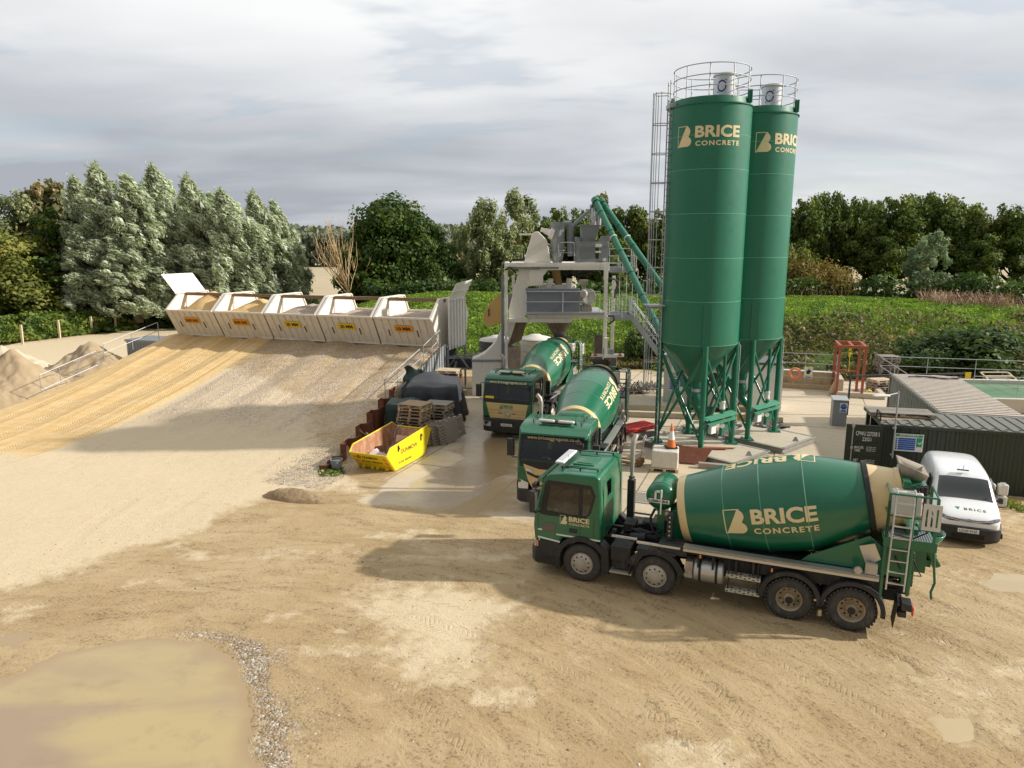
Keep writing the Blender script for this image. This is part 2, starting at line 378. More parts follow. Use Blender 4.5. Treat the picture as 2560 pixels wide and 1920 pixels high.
pudd=pd(wx2,wy2,PUD); pud0=sstep(pudd,-0.25,0.9)
smallp=[px((2235,1662),(2290,1655),(2300,1700),(2240,1700)),px((2290,1780),(2420,1775),(2440,1850),(2350,1870)),px((2480,1775),(2570,1790),(2570,1850),(2500,1820)),
        px((2475,1425),(2570,1440),(2570,1490),(2480,1465)),px((815,1570),(875,1562),(870,1590),(820,1592))]
sp=np.max([sstep(pd(wx2,wy2,p),-0.12,0.25) for p in smallp],axis=0)
pale=np.zeros_like(X)
RAMPLO=px((-400,1530),(0,1487),(160,1445),(330,1385),(480,1330),(600,1275),(760,1232),(900,1222),(840,1180),(760,1060),(300,900),(-400,1000))
pale=np.maximum(pale,mask(RAMPLO,0.9,1))
pale=np.maximum(pale,mask(px((870,1510),(950,1462),(1140,1448),(1330,1500),(1300,1560),(1190,1600),(1180,1680),(1060,1680),(1000,1600)),1.2)*.85)
pale=np.maximum(pale,mask(px((1380,1600),(1440,1590),(1520,1640),(1430,1650)),1.0)*.6)
pale=np.maximum(pale,mask(px((2150,1640),(2330,1560),(2600,1640),(2600,1900),(2350,1900),(2200,1780)),2.5)*.55)
pale=np.maximum(pale,mask(px((2300,1400),(2600,1400),(2600,1540),(2380,1520)),2)*.5)
pale=np.maximum(pale,sstep(fbm(X*0.5,Y,1.6,5,21),.57,.80)*.55*(Y<26))
yardfar=mask([(-60,46),(-46,63),(-43,70),(-38,79),(-24,70),(-19,50),(-27,45),(-60,40)],3,0); pale=np.maximum(pale,yardfar)
grav=np.zeros_like(X)
ring=np.exp(-((pudd+0.22)/0.34)**2)*np.clip((X+9)/4+0.25,0.05,1)*.8*(.4+fbm(X,Y,.8,3,44))
grav=np.maximum(grav,ring)
grav=np.maximum(grav,mask(px((640,1620),(760,1650),(850,1800),(900,1920),(950,2100),(640,2100),(660,1800)),1.2)*.85*np.clip(fbm(X,Y,1.3,5,46)*2.2-.45,0,1))
onr=(RAs>-.5)&(RAs<16.5)&(RAa>-2.5)&(RAa<21.5)
gr2=sstep(RAa,12.2,10.6)*sstep(RAs,15.5,9.0)*onr
grav2=gr2*(0.15+0.75*fbm(RAa*2.2,RAs*.5,1.0,4,31))
rshore=onr*sstep(RAa,1.4,-.2)*sstep(RAs,9,13); grav=np.maximum(grav,rshore*.55)
sand=sstep(RAa,10.9,12.2)*(1-sstep(RAs+fbm(X,Y,2,4,41)*3-1.5,15.5,17.5))*sstep(RAs,-1,0)*sstep(RAa,21.5,20.2)
CY=px((905,1255),(1010,1170),(1090,1110),(1170,1010),(1180,955),(1560,925),(2200,960),(2350,1000),(2240,1200),(2050,1230),(1700,1295),(1320,1300),(1140,1282))
concd=pd(wx2,wy2,CY); conc=np.clip(concd/.5*.5+.5,0,1)
wet=np.maximum(0,mask(px((980,1230),(1180,1040),(1220,1000),(1290,1100),(1310,1290),(1130,1270)),1.5))
dirtc=mask(px((1080,1240),(1200,1060),(1290,1130),(1290,1290),(1100,1290)),1.5)
# dry clean tongues on the slab
dry=np.maximum(mask(px((905,1243),(1010,1165),(1095,1125),(1150,1140),(1010,1215)),.35,2),mask(px((1150,1270),(1260,1190),(1320,1200),(1320,1292)),.35,2))
wet=np.maximum(wet,mask(px((1930,1600),(2330,1640),(2330,1800),(2200,1870),(2000,1740)),2.0)*.42); wet=np.maximum(wet,mask(px((-200,1540),(200,1450),(600,1330),(900,1275),(1330,1300),(1400,1440),(1100,1440),(850,1480),(640,1580),(300,1560),(0,1650)),2.5)*.40); wet=np.clip(wet-dry*.9,0,1)
# tyre tracks
tracks=[]
def tr(*p): q=[(v[0],v[1]) for v in px(*p)]; tracks.append(q)
def trr(a,s0,s1,da=0): tracks.append([tuple(BA+BR*(a+da*k/6)+BN*(s0+(s1-s0)*k/6)) for k in range(7)])
for a in (18.6,16.6,16.2,14.5,14.1,12.6): trr(a,.4,17.5,-.8)
for a in (9.6,7.4,5.3,2.4,.6): trr(a,3,15.5,-1.2)
tr((560,1330),(640,1270),(820,1150),(960,1050)); tr((500,1330),(620,1250),(760,1160),(930,1010))
tr((230,1440),(270,1370),(420,1280),(560,1200)); tr((150,1390),(200,1330),(330,1250))
tr((640,1560),(760,1630),(900,1720),(1050,1800),(1200,1920)); tr((700,1560),(850,1640),(980,1720),(1110,1830))
tr((-50,1540),(300,1480),(700,1420),(1000,1370),(1300,1390)); tr((0,1600),(300,1530),(650,1480),(1000,1440),(1500,1540))
tr((1560,1600),(1640,1680),(1720,1780),(1790,1900)); tr((1620,1590),(1700,1660),(1800,1750),(1900,1860))
tr((2100,1600),(2250,1650),(2420,1720),(2600,1800)); tr((2180,1560),(2380,1610),(2600,1700)); tr((2280,1500),(2400,1530),(2600,1590))
tr((2250,1430),(2400,1440),(2600,1500)); tr((1380,1700),(1550,1780),(1750,1900)); tr((2050,1700),(2250,1830),(2400,1940)); tr((1900,1640),(2100,1760),(2300,1920))
tr((1000,1540),(1250,1620),(1500,1720),(1700,1860)); tr((820,1290),(1000,1250),(1150,1180),(1250,1100))
tu=np.zeros_like(X); tv=np.full(X.shape,9.0); tid=np.zeros_like(X)
for ti,q in enumerate(tracks):
    acc=0
    # smooth the polyline
    for _ in range(2):
        q2=[q[0]]
        for i in range(len(q)-1): a_,b_=np.array(q[i]),np.array(q[i+1]); q2+= [tuple(a_*.75+b_*.25),tuple(a_*.25+b_*.75)]
        q=q2+[q[-1]]
    for i in range(len(q)-1):
        x1,y1=q[i];x2,y2=q[i+1]; ex,ey=x2-x1,y2-y1; L=math.hypot(ex,ey)
        if L<1e-6: continue
        sel=(np.abs(X-(x1+x2)/2)<L+1)&(np.abs(Y-(y1+y2)/2)<L+1)
        xs,ys=X[sel],Y[sel]; t=np.clip(((xs-x1)*ex+(ys-y1)*ey)/(L*L),0,1); dx=xs-x1-ex*t; dy=ys-y1-ey*t
        dd=np.hypot(dx,dy); sg=np.sign(ex*dy-ey*dx)*dd/0.30
        cur=np.abs(tv[sel]); up=dd/0.30<cur
        a1=tv[sel]; a1[up]=sg[up]; tv[sel]=a1; a2=tu[sel]; a2[up]=(acc+t*L)[up]; tu[sel]=a2; a3=tid[sel]; a3[up]=ti; tid[sel]=a3
        acc+=L
rut=np.clip(1-np.abs(tv)**4,0,1)*(np.abs(tv)<1); berm=np.exp(-((np.abs(tv)-1.25)/.3)**2)
tst=np.where(tid<6,.85,np.where(tid<11,.35,.42))*(1-np.clip(conc*1.2,0,1))*(1-pud0); tst*=np.where((RH>.15)&(RAa>11),.9,np.clip(-.35+2.4*fbm(X,Y,1.8,4,51)-.3,0,1.1))
Z=RH+ (fbm(X,Y,3.0,4,61)-.5)*0.10*near*(1-conc*.9)*(RAs>0)*1.0
Z+= near*(berm*.02-rut*.03)*tst*(1-pud0)
Z-= pud0*0.16+sp*0.06*(1-pud0)
Z=np.where(concd>0.3,np.where((RH>0.05),Z,0.0+0*Z),Z)
far=~near; Z=np.where(far&(RH<.01),-0.02,Z)
# fields beyond: gentle rolling ground
Z=np.where(Y>120,-0.3+2.2*sstep(Y,900,3500)+0*X,Z)
ny,nx=X.shape
FX=(X[:-1,:-1]+X[1:,1:])/2; FY=(Y[:-1,:-1]+Y[1:,1:])/2
def favg(A): return (A[:-1,:-1]+A[1:,:-1]+A[:-1,1:]+A[1:,1:])/4
frh=favg(RH0); fc=favg(conc); fdis=favg(concd)
yl=np.interp(FX,[-200,-46.1,-43,-40.2,-37.8,-30,60],[50,63.5,70.4,74.8,79.7,95,95])
cls=np.zeros(FX.shape,int)                       # 0 ground
cls[(frh>0.04)&(favg(RAs)>-.5)]=1                 # ramp
cls[(cls==0)&(fdis>0)]=2                          # concrete yard
cls[(FY>yl)|(FX<-60)|(FX>60)|((FY>52)&(FX>-16))]=3              # rough grass
cls[(FY>135)]=4                                   # stubble field
cls[(FY>620)]=3
A={'pale':pale,'grav':grav,'grav2':grav2,'sand':sand,'conc':conc,'wet':np.maximum(wet,np.maximum(pud0*0.45,sp*.5)),'tu':tu,'tv':np.clip(tv,-3,3),'tst':tst,'dirtc':dirtc,'pud':np.maximum(pud0,sp),
   'asand':sstep(RAs,16,0)*onr}
def terrain_mat():
    m=bpy.data.materials.new('yard_surface'); m.use_nodes=True; t=NT(m.node_tree); t.n.clear()
    oc=t.add('ShaderNodeTexCoord').outputs['Object']
    nb=t.noise(oc,0.35,5,0.6); nf=t.noise(oc,2.6,6,0.65); nff=t.noise(oc,14,5,0.7); sp_=t.add('ShaderNodeSeparateXYZ',{0:t.mp(oc,(1,1,1),(0,0,0),(8.0,-4.0,0))})
    rad=t.m('SQRT',t.m('ADD',t.m('POWER',sp_.outputs[0],2.0),t.m('POWER',sp_.outputs[1],2.0))); th0=t.m('ARCTAN2',sp_.outputs[1],sp_.outputs[0])
    pol=t.add('ShaderNodeCombineXYZ',{0:t.m('MULTIPLY',rad,2.0),1:t.m('MULTIPLY',th0,8.5),2:sp_.outputs[2]}).outputs[0]
    nst0=t.noise(pol,1.1,7,0.66,0.8); nst=nst0; nsr=t.noise(t.mp(oc,(0.5,2.6,1),(0,0,R(-70))),1.1,6,0.68,0.4); ngr=t.noise(oc,42,3,0.8)
    def th(a,k=0.5,w=0.18,n=nf): 
        v=t.m('ADD',a,t.m('MULTIPLY',t.m('SUBTRACT',n,0.5),k)); return t.ss(v,0.5-w,0.5+w)
    mud=t.mix(t.ss(nb,.3,.7),(0.395,0.282,0.145),(0.485,0.365,0.205))
    mud=t.mix(t.m('MULTIPLY',t.ss(nst,.46,.74),.8),mud,(0.30,0.205,0.095)); mud=t.mix(t.m('MULTIPLY',t.ss(nst,.44,.30),.55),mud,(0.55,0.42,0.24))
    mud=t.mix(t.m('MULTIPLY',t.ss(nff,.55,.75),.45),mud,(0.52,0.41,0.25))
    # crumbs of darker stone and clods
    vo=t.add('ShaderNodeTexVoronoi',{'Vector':oc,'Scale':22.0}); vcol=t.add('ShaderNodeSeparateColor',{0:vo.outputs['Color']})
    clod=t.m('MULTIPLY',t.ss(vcol.outputs[0],.80,.86),t.ss(nst,.40,.60)); mud=t.mix(t.m('MULTIPLY',clod,.65),mud,(0.17,0.12,0.07))
    mud=t.mix(t.m('MULTIPLY',t.ss(ngr,.58,.72),.5),mud,(0.20,0.13,0.06)); mud=t.mix(t.m('MULTIPLY',t.ss(ngr,.42,.30),.45),mud,(0.60,0.48,0.30))
    palec=t.mix(nff,(0.58,0.465,0.30),(0.70,0.59,0.41)); palec=t.mix(t.m('MULTIPLY',t.ss(ngr,.58,.72),.35),palec,(0.40,0.30,0.18))
    c=t.mix(t.m('MULTIPLY',th(t.attr('pale'),1.1,.22),.9),mud,palec)
    vg=t.add('ShaderNodeTexVoronoi',{'Vector':oc,'Scale':17.0,'Randomness':1.0}); vs=t.add('ShaderNodeSeparateColor',{0:vg.outputs['Color']})
    peb=t.ramp(vs.outputs[0],[(0.0,(0.17,0.12,0.08)),(0.3,(0.33,0.23,0.13)),(0.55,(0.46,0.37,0.26)),(0.8,(0.30,0.28,0.26)),(1.0,(0.78,0.74,0.66))])
    c=t.mix(t.m('MULTIPLY',th(t.attr('grav'),.9,.25),.85),c,peb)
    vg2=t.add('ShaderNodeTexVoronoi',{'Vector':oc,'Scale':15.0}); vs2=t.add('ShaderNodeSeparateColor',{0:vg2.outputs['Color']})
    peb2=t.ramp(vs2.outputs[0],[(0.0,(0.30,0.21,0.15)),(0.3,(0.48,0.36,0.26)),(0.6,(0.60,0.49,0.36)),(0.85,(0.50,0.43,0.36)),(1.0,(0.76,0.67,0.54))])
    c=t.mix(t.m('MULTIPLY',th(t.attr('grav2'),.7,.35,nsr),.85),c,peb2)
    sandc=t.mix(t.ss(nsr,.35,.65),(0.68,0.49,0.25),(0.62,0.405,0.155)); sandc=t.mix(t.m('MULTIPLY',nff,.35),sandc,(0.72,0.55,0.32))
    c=t.mix(th(t.attr('sand'),.5,.2),c,sandc)
    # concrete with joints
    sx=t.add('ShaderNodeSeparateXYZ',{0:t.mp(oc,(1,1,1),(0,0,R(21)))})
    def joint(v,per): return t.ss(t.m('ABSOLUTE',t.m('SUBTRACT',t.m('FRACT',t.m('DIVIDE',v,per)),0.5)),0.492,0.497)
    jn=t.m('MAXIMUM',joint(sx.outputs[0],4.6),joint(sx.outputs[1],6.2))
    con=t.mix(nf,(0.46,0.385,0.28),(0.58,0.50,0.385)); con=t.mix(t.m('MULTIPLY',t.ss(nst,.45,.7),.55),con,(0.46,0.34,0.19)); con=t.mix(t.m('MULTIPLY',jn,.8),con,(0.10,0.08,0.06))
    con=t.mix(t.m('MULTIPLY',th(t.attr('dirtc'),.6,.25),.9),con,(0.34,0.245,0.13))
    c=t.mix(th(t.attr('conc'),.6,.12),c,con)
    # tyre tread
    tv=t.attr('tv'); tu=t.attr('tu'); av=t.m('ABSOLUTE',tv); intrk=t.m('MULTIPLY',t.ss(av,.8,1.0,True),t.attr('tst'))
    ph=t.m('ADD',t.m('MULTIPLY',tu,7.5),t.m('MULTIPLY',av,1.5)); saw=t.m('PINGPONG',ph,0.5); chev=t.m('MULTIPLY',t.ss(saw,.28,.40),t.ss(av,.10,.2))
    chn=t.m('MULTIPLY',chev,t.m('MAXIMUM',t.ss(nf,.42,.60),t.m('MULTIPLY',t.attr('sand'),.85))); tk=t.m('MULTIPLY',intrk,chn)
    c=t.mix(t.m('MULTIPLY',tk,t.m('MULTIPLY_ADD',t.attr('sand'),.35,.30)),c,t.mix(.55,c,(0.16,0.10,0.04)))
    wt=th(t.attr('wet'),.35,.2)
    c=t.mix(t.m('MULTIPLY',wt,.45),c,t.mix(1.0,c,(0.55,0.50,0.42),'MULTIPLY'))
    film=t.m('MULTIPLY',t.ss(nb,.5,.62),t.m('SUBTRACT',1.0,th(t.attr('pale'),1.1,.22)))
    rg=t.m('SUBTRACT',t.m('SUBTRACT',0.88,t.m('MULTIPLY',wt,.74)),t.m('MULTIPLY',film,.18))
    hg=t.m('ADD',t.m('MULTIPLY',nff,.5),t.m('MULTIPLY',nf,.8)); hg=t.m('SUBTRACT',hg,t.m('MULTIPLY',tk,1.0)); hg=t.m('ADD',hg,t.m('MULTIPLY',ngr,.35))
    pebh=t.m('MULTIPLY',t.m('MAXIMUM',th(t.attr('grav'),.9,.25),t.attr('grav2')),t.m('MULTIPLY',vg.outputs['Distance'],-1.6)); hg=t.m('ADD',hg,pebh)
    hg=t.m('ADD',hg,t.m('MULTIPLY',nst,1.2))
    bn=t.add('ShaderNodeBump',{'Strength':t.m('SUBTRACT',0.85,t.m('MULTIPLY',t.m('MAXIMUM',wt,t.attr('conc')),.7)),'Distance':0.045,'Height':hg})
    b=t.add('ShaderNodeBsdfPrincipled',{'Base Color':c,'Roughness':rg,'Normal':bn.outputs[0],'Specular IOR Level':0.35}); t.add('ShaderNodeOutputMaterial',{0:b.outputs[0]}); return m
YARD=terrain_mat()
def fieldmat(name,a,b,sc=0.8,st=(1,1,1),bump=1.0,c3=None):
    m=bpy.data.materials.new(name); m.use_nodes=True; t=NT(m.node_tree); t.n.clear(); oc=t.add('ShaderNodeTexCoord').outputs['Object']
    n=t.noise(t.mp(oc,st),sc,6,0.7); c=t.mix(t.ss(n,.35,.65),a,b); n2=t.noise(oc,sc*.08,3)
    if c3: c=t.mix(t.m('MULTIPLY',t.ss(n2,.45,.6),.7),c,c3)
    bn=t.add('ShaderNodeBump',{'Strength':bump,'Distance':0.2,'Height':t.noise(oc,sc*4,5,.7)})
    bb=t.add('ShaderNodeBsdfPrincipled',{'Base Color':c,'Roughness':0.9,'Normal':bn.outputs[0],'Specular IOR Level':0.2}); t.add('ShaderNodeOutputMaterial',{0:bb.outputs[0]}); return m
ROUGH=fieldmat('rough_grass',(0.035,0.055,0.018),(0.09,0.115,0.035),0.9,c3=(0.10,0.09,0.045))
STUB=fieldmat('stubble',(0.40,0.33,0.21),(0.48,0.40,0.27),0.05,(1,6,1),.2,c3=(0.36,0.33,0.17))
def split(cid,name,m,attrs=True):
    fy,fx=np.nonzero(cls==cid); q=np.stack([fy*nx+fx,fy*nx+fx+1,(fy+1)*nx+fx+1,(fy+1)*nx+fx],1)
    u,inv=np.unique(q.ravel(),return_inverse=True); me=bpy.data.meshes.new(name)
    co=np.stack([X.ravel()[u],Y.ravel()[u],Z.ravel()[u]],1)
    me.vertices.add(len(u)); me.vertices.foreach_set('co',co.astype(np.float32).ravel())
    me.loops.add(len(inv)); me.loops.foreach_set('vertex_index',inv.astype(np.int32))
    nf=len(q); me.polygons.add(nf); me.polygons.foreach_set('loop_start',np.arange(0,nf*4,4,dtype=np.int32)); me.polygons.foreach_set('loop_total',np.full(nf,4,dtype=np.int32))
    me.polygons.foreach_set('use_smooth',np.ones(nf,bool)); me.materials.append(m)
    if attrs:
        for k,v in A.items(): a=me.attributes.new(k,'FLOAT','POINT'); a.data.foreach_set('value',v.ravel()[u].astype(np.float32))
    me.update(calc_edges=True); o=bpy.data.objects.new(name,me); COL.objects.link(o); o['kind']='structure'; return o
split(0,'ground',YARD); split(1,'ramp',YARD); split(2,'concrete_yard',YARD); split(3,'rough_grass',ROUGH,False); split(4,'stubble_field',STUB,False)
def watermat(name,a,b,rough=.06):
    m=bpy.data.materials.new(name); m.use_nodes=True; t=NT(m.node_tree); t.n.clear(); oc=t.add('ShaderNodeTexCoord').outputs['Object']
    n=t.noise(t.mp(oc,(.35,1.0,1),(0,0,R(-8))),0.55,4,.5,.6); c=t.mix(t.ss(n,.35,.65),a,b); c=t.mix(t.m('MULTIPLY',t.ss(t.noise(oc,1.6,5,.7),.55,.75),.4),c,tuple(x*.7 for x in a))
    bn=t.add('ShaderNodeBump',{'Strength':0.03,'Distance':0.02,'Height':t.noise(oc,6,3)})
    bb=t.add('ShaderNodeBsdfPrincipled',{'Base Color':c,'Roughness':rough,'IOR':1.33,'Normal':bn.outputs[0]})
    t.add('ShaderNodeOutputMaterial',{0:bb.outputs[0]}); return m
WATER=watermat('muddy_water',(0.36,0.28,0.17),(0.47,0.38,0.19),.10)
def puddle(poly,z,grow=1.25,m=WATER):
    c=sum((Vector(p) for p in poly),Vector())/len(poly); mb=MB(); vs=[]
    for p in poly: q=c+(Vector(p)-c)*grow; vs.append((q.x,q.y,z))
    mb.add(vs,[tuple(range(len(vs)))]); o=mb.build('puddle',m,smooth=False); o['kind']='structure'; return o
WL=-0.03
def big_puddle():
    ux=np.arange(-17,-2,.12); uy=np.arange(7.5,17,.12); U,V=np.meshgrid(ux,uy); gz=groundz(U.ravel(),V.ravel())(Z).reshape(U.shape); dep=WL-gz; mb=MB(); nn=len(ux)
    mb.v=list(zip(U.ravel().tolist(),V.ravel().tolist(),[WL]*U.size)); mb.f=[(j*nn+i,j*nn+i+1,(j+1)*nn+i+1,(j+1)*nn+i) for j in range(len(uy)-1) for i in range(nn-1) if dep[j:j+2,i:i+2].max()>-.01]; mb.mi=[0]*len(mb.f)
    o=mb.build('puddle',WATER,ang=180); o['kind']='structure'
    if o.data.polygons[0].normal.z<0: o.data.flip_normals()
    at=o.data.attributes.new('depth','FLOAT','POINT'); at.data.foreach_set('value',dep.ravel().astype(np.float32))
def puddle_mat():
    m=bpy.data.materials.new('silty_puddle'); m.use_nodes=True; t=NT(m.node_tree); t.n.clear(); oc=t.add('ShaderNodeTexCoord').outputs['Object']
    n=t.noise(t.mp(oc,(.22,.60,1),(0,0,R(6)),(3,1,0)),0.75,4,.5,.4); n2=t.noise(oc,1.5,5,.7); d=t.attr('depth')
    c=t.mix(t.ss(n,.40,.60),(0.315,0.235,0.155),(0.42,0.33,0.165)); c=t.mix(t.m('MULTIPLY',t.ss(n2,.5,.7),.25),c,(0.24,0.17,0.11))
    c=t.mix(t.ss(d,.08,.0),c,(0.345,0.25,0.14))
    df=t.add('ShaderNodeBsdfDiffuse',{0:c}); tp=t.add('ShaderNodeBsdfTransparent',{0:(.95,.92,.86,1)}); mx=df
    gl=t.add('ShaderNodeBsdfGlossy',{0:(1,1,1,1),1:.05}); fr=t.add('ShaderNodeFresnel',{0:1.33}); t.add('ShaderNodeOutputMaterial',{0:t.add('ShaderNodeMixShader',{0:t.m('MULTIPLY',fr.outputs[0],1.0),1:mx.outputs[0],2:gl.outputs[0]}).outputs[0]}); return m
WATER=puddle_mat()

WATER2=watermat('pale_muddy_water',(0.41,0.32,0.185),(0.47,0.375,0.225),.12)
for p in smallp: puddle(p,-0.028,1.5,WATER2)
# ---- loose stones (real geometry) ----
def stones(name,P,size,cols,label,seed=3):
    r=np.random.default_rng(seed); n=len(P); base=np.array([[1,0,0],[0,1,0],[-1,0,0],[0,-1,0],[0,0,.8],[0,0,-.6]],float)
    F=[(0,1,4),(1,2,4),(2,3,4),(3,0,4),(1,0,5),(2,1,5),(3,2,5),(0,3,5)]
    sc=size*r.lognormal(0,.4,n); an=r.random(n)*6.28; asp=.6+.5*r.random(n)
    V=np.repeat(base[None],n,0)*(1+.35*(r.random((n,6,3))-.5)); V[:,:,1]*=asp[:,None]; V[:,:,2]*=.65
    cx,sx=np.cos(an)[:,None],np.sin(an)[:,None]; x=V[:,:,0]*cx-V[:,:,1]*sx; y=V[:,:,0]*sx+V[:,:,1]*cx
    W_=np.stack([x,y,V[:,:,2]],2)*sc[:,None,None]+P[:,None,:]
    co=W_[:,np.array(F).ravel()].reshape(-1,3)
    o=npmesh(name,co,n*8,3,cols,None,{'tint':np.repeat(r.random(n),8)}); o['kind']='stuff'; o['label']=label; o['category']='gravel'; return o
def tintmat(name,stops,rough=.7,trans=0.0,huevar=0.0):
    m=bpy.data.materials.new(name); m.use_nodes=True; t=NT(m.node_tree); t.n.clear()
    c=t.ramp(t.attr('tint'),stops)
    b=t.add('ShaderNodeBsdfPrincipled',{'Base Color':c,'Roughness':rough,'Specular IOR Level':0.3})
    out=b.outputs[0]
    if trans:
        tr_=t.add('ShaderNodeBsdfTranslucent',{0:t.mix(1.0,c,(1.0,1.15,0.55),'MULTIPLY')}); out=t.add('ShaderNodeMixShader',{0:trans,1:b.outputs[0],2:tr_.outputs[0]}).outputs[0]
    t.add('ShaderNodeOutputMaterial',{0:out}); return m
PEB=tintmat('pebbles',[(0,(0.12,0.09,0.06)),(.3,(0.34,0.22,0.11)),(.6,(0.45,0.36,0.25)),(.8,(0.37,0.31,0.25)),(1,(0.78,0.72,0.62))])
def groundz(xs,ys):
    i=np.clip(np.searchsorted(gx,xs)-1,0,nx-2); j=np.clip(np.searchsorted(gyy,ys)-1,0,ny-2)
    fu=(xs-gx[i])/(gx[i+1]-gx[i]); fv=(ys-gyy[j])/(gyy[j+1]-gyy[j])
    L=lambda B:(B[j,i]*(1-fu)+B[j,i+1]*fu)*(1-fv)+(B[j+1,i]*(1-fu)+B[j+1,i+1]*fu)*fv
    return L
big_puddle()
r=np.random.default_rng(5)
xs=r.uniform(-12,3,260000); ys=9.3+r.random(260000)**1.3*12; L=groundz(xs,ys); w=L(grav)*1.0; w=np.where(L(Z)<WL+.005,w*.15,w)+.17*np.exp(-np.clip(-L(pudd),0,9)/1.9)*(L(pudd)<0)*(xs>-8.5); keep=r.random(len(xs))<np.clip(w,0,1)**1.5*.34
P=np.stack([xs[keep],ys[keep],L(Z)[keep]+.003],1); stones('pebble_margin',P,0.0105,PEB,'mixed brown and white pebbles washed up round the big puddle',1)
xs=r.uniform(-14,17,26000); ys=9+r.random(26000)**1.5*17; L=groundz(xs,ys); keep=(L(pudd)<0)&(r.random(len(xs))<(.10+.8*L(pale)))
P=np.stack([xs[keep],ys[keep],L(Z)[keep]+.002],1)[:9000]; stones('loose_stones',P,0.012,PEB,'small loose stones scattered over the muddy yard',2)
xs=r.uniform(-11,-3,90000); ys=r.uniform(24,34,90000); L=groundz(xs,ys); keep=r.random(len(xs))<np.clip(L(grav),0,1)*.13*(L(RH0)>.02)
P=np.stack([xs[keep],ys[keep],L(Z)[keep]+.005],1); stones('ramp_gravel',P,0.018,PEB,'coarse gravel along the right foot of the loading ramp',3)
# ---- sand mounds ----
MOUND=mat('mound_soil',(0.38,0.29,0.18),0.95,0,0.2,0.5,dirtcol=(0.30,0.22,0.13),scale=1.2,bump=1.0,bs=9)
PALEM=mat('mound_gravel',(0.55,0.46,0.34),0.95,0,0.2,0.3,dirtcol=(0.34,0.26,0.17),scale=4,bump=1.0,bs=16)
SANDM=mat('heap_sand',(0.60,0.41,0.18),0.95,0,0.12,0.3,dirtcol=(0.48,0.31,0.12),scale=1.5,bump=1.0,bs=9)
GRAVM=tintmat('heap_gravel_tint',[(0,(0.2,0.15,0.12)),(1,(.5,.4,.3))])
GRH=mat('heap_gravel',(0.42,0.34,0.27),0.95,0,0.25,0.6,dirtcol=(0.26,0.20,0.17),scale=5,bump=1.0,bs=16)
def mound(name,c,rx,ry,h,label,m,seed,pw=1.0,cat='mound',rz=0,kind=None,dent=0.25):
    n=90; u=np.linspace(-1,1,n); U,V=np.meshgrid(u,u); rr=np.hypot(U,V)
    z=np.clip(1-rr,0,1)**pw*h*(.75+dent*2*(fbm(U*rx+c[0],V*ry,1.6,4,seed)-.35))+(.55*(fbm(U*rx,V*ry+c[1],.9,4,seed+1)-.5)+.16*(fbm(U*rx,V*ry+c[1],.28,3,seed+2)-.5))*np.clip((1-rr)*5,0,1)*max(.45,min(1,h/2))-.04
    mb=MB(); mb.v=[(float(U[j,i]*rx),float(V[j,i]*ry),float(z[j,i])) for j in range(n) for i in range(n)]
    mb.f=[(j*n+i,j*n+i+1,(j+1)*n+i+1,(j+1)*n+i) for j in range(n-1) for i in range(n-1) if rr[j,i]<1.05]; mb.mi=[0]*len(mb.f)
    o=mb.build(name,m,ang=180); o.location=c; o.rotation_euler=(0,0,rz); tag(o,label,cat,kind=kind); return o
mound('spoil_heap',(-27.6,46.0,0),4.4,4.6,3.0,'tan soil heap with a dark scooped face beside the ramp railing',MOUND,5,0.9)
mound('spoil_heap',(-29.2,41.0,0),3.6,3.6,3.1,'brown dug out heap at the left edge, in front of the other heaps',MOUND,9,0.9)
mound('gravel_heap',(-33.0,45.5,0),4.2,4.0,3.0,'pale stony heap at the far left edge behind the dug out heap',PALEM,13,0.9)
mound('mud_clod_heap',tuple(g(748,1245,.02)),1.5,.5,.34,'low ridge of dark dug mud at the foot of the ramp near the bucket',mat('dark_clods',(0.30,0.215,0.12),.95,0,.3,.5,dirtcol=(0.20,0.14,0.08),scale=4,bump=1,bs=12),21,.8,'mud heap',R(-14),dent=.8)
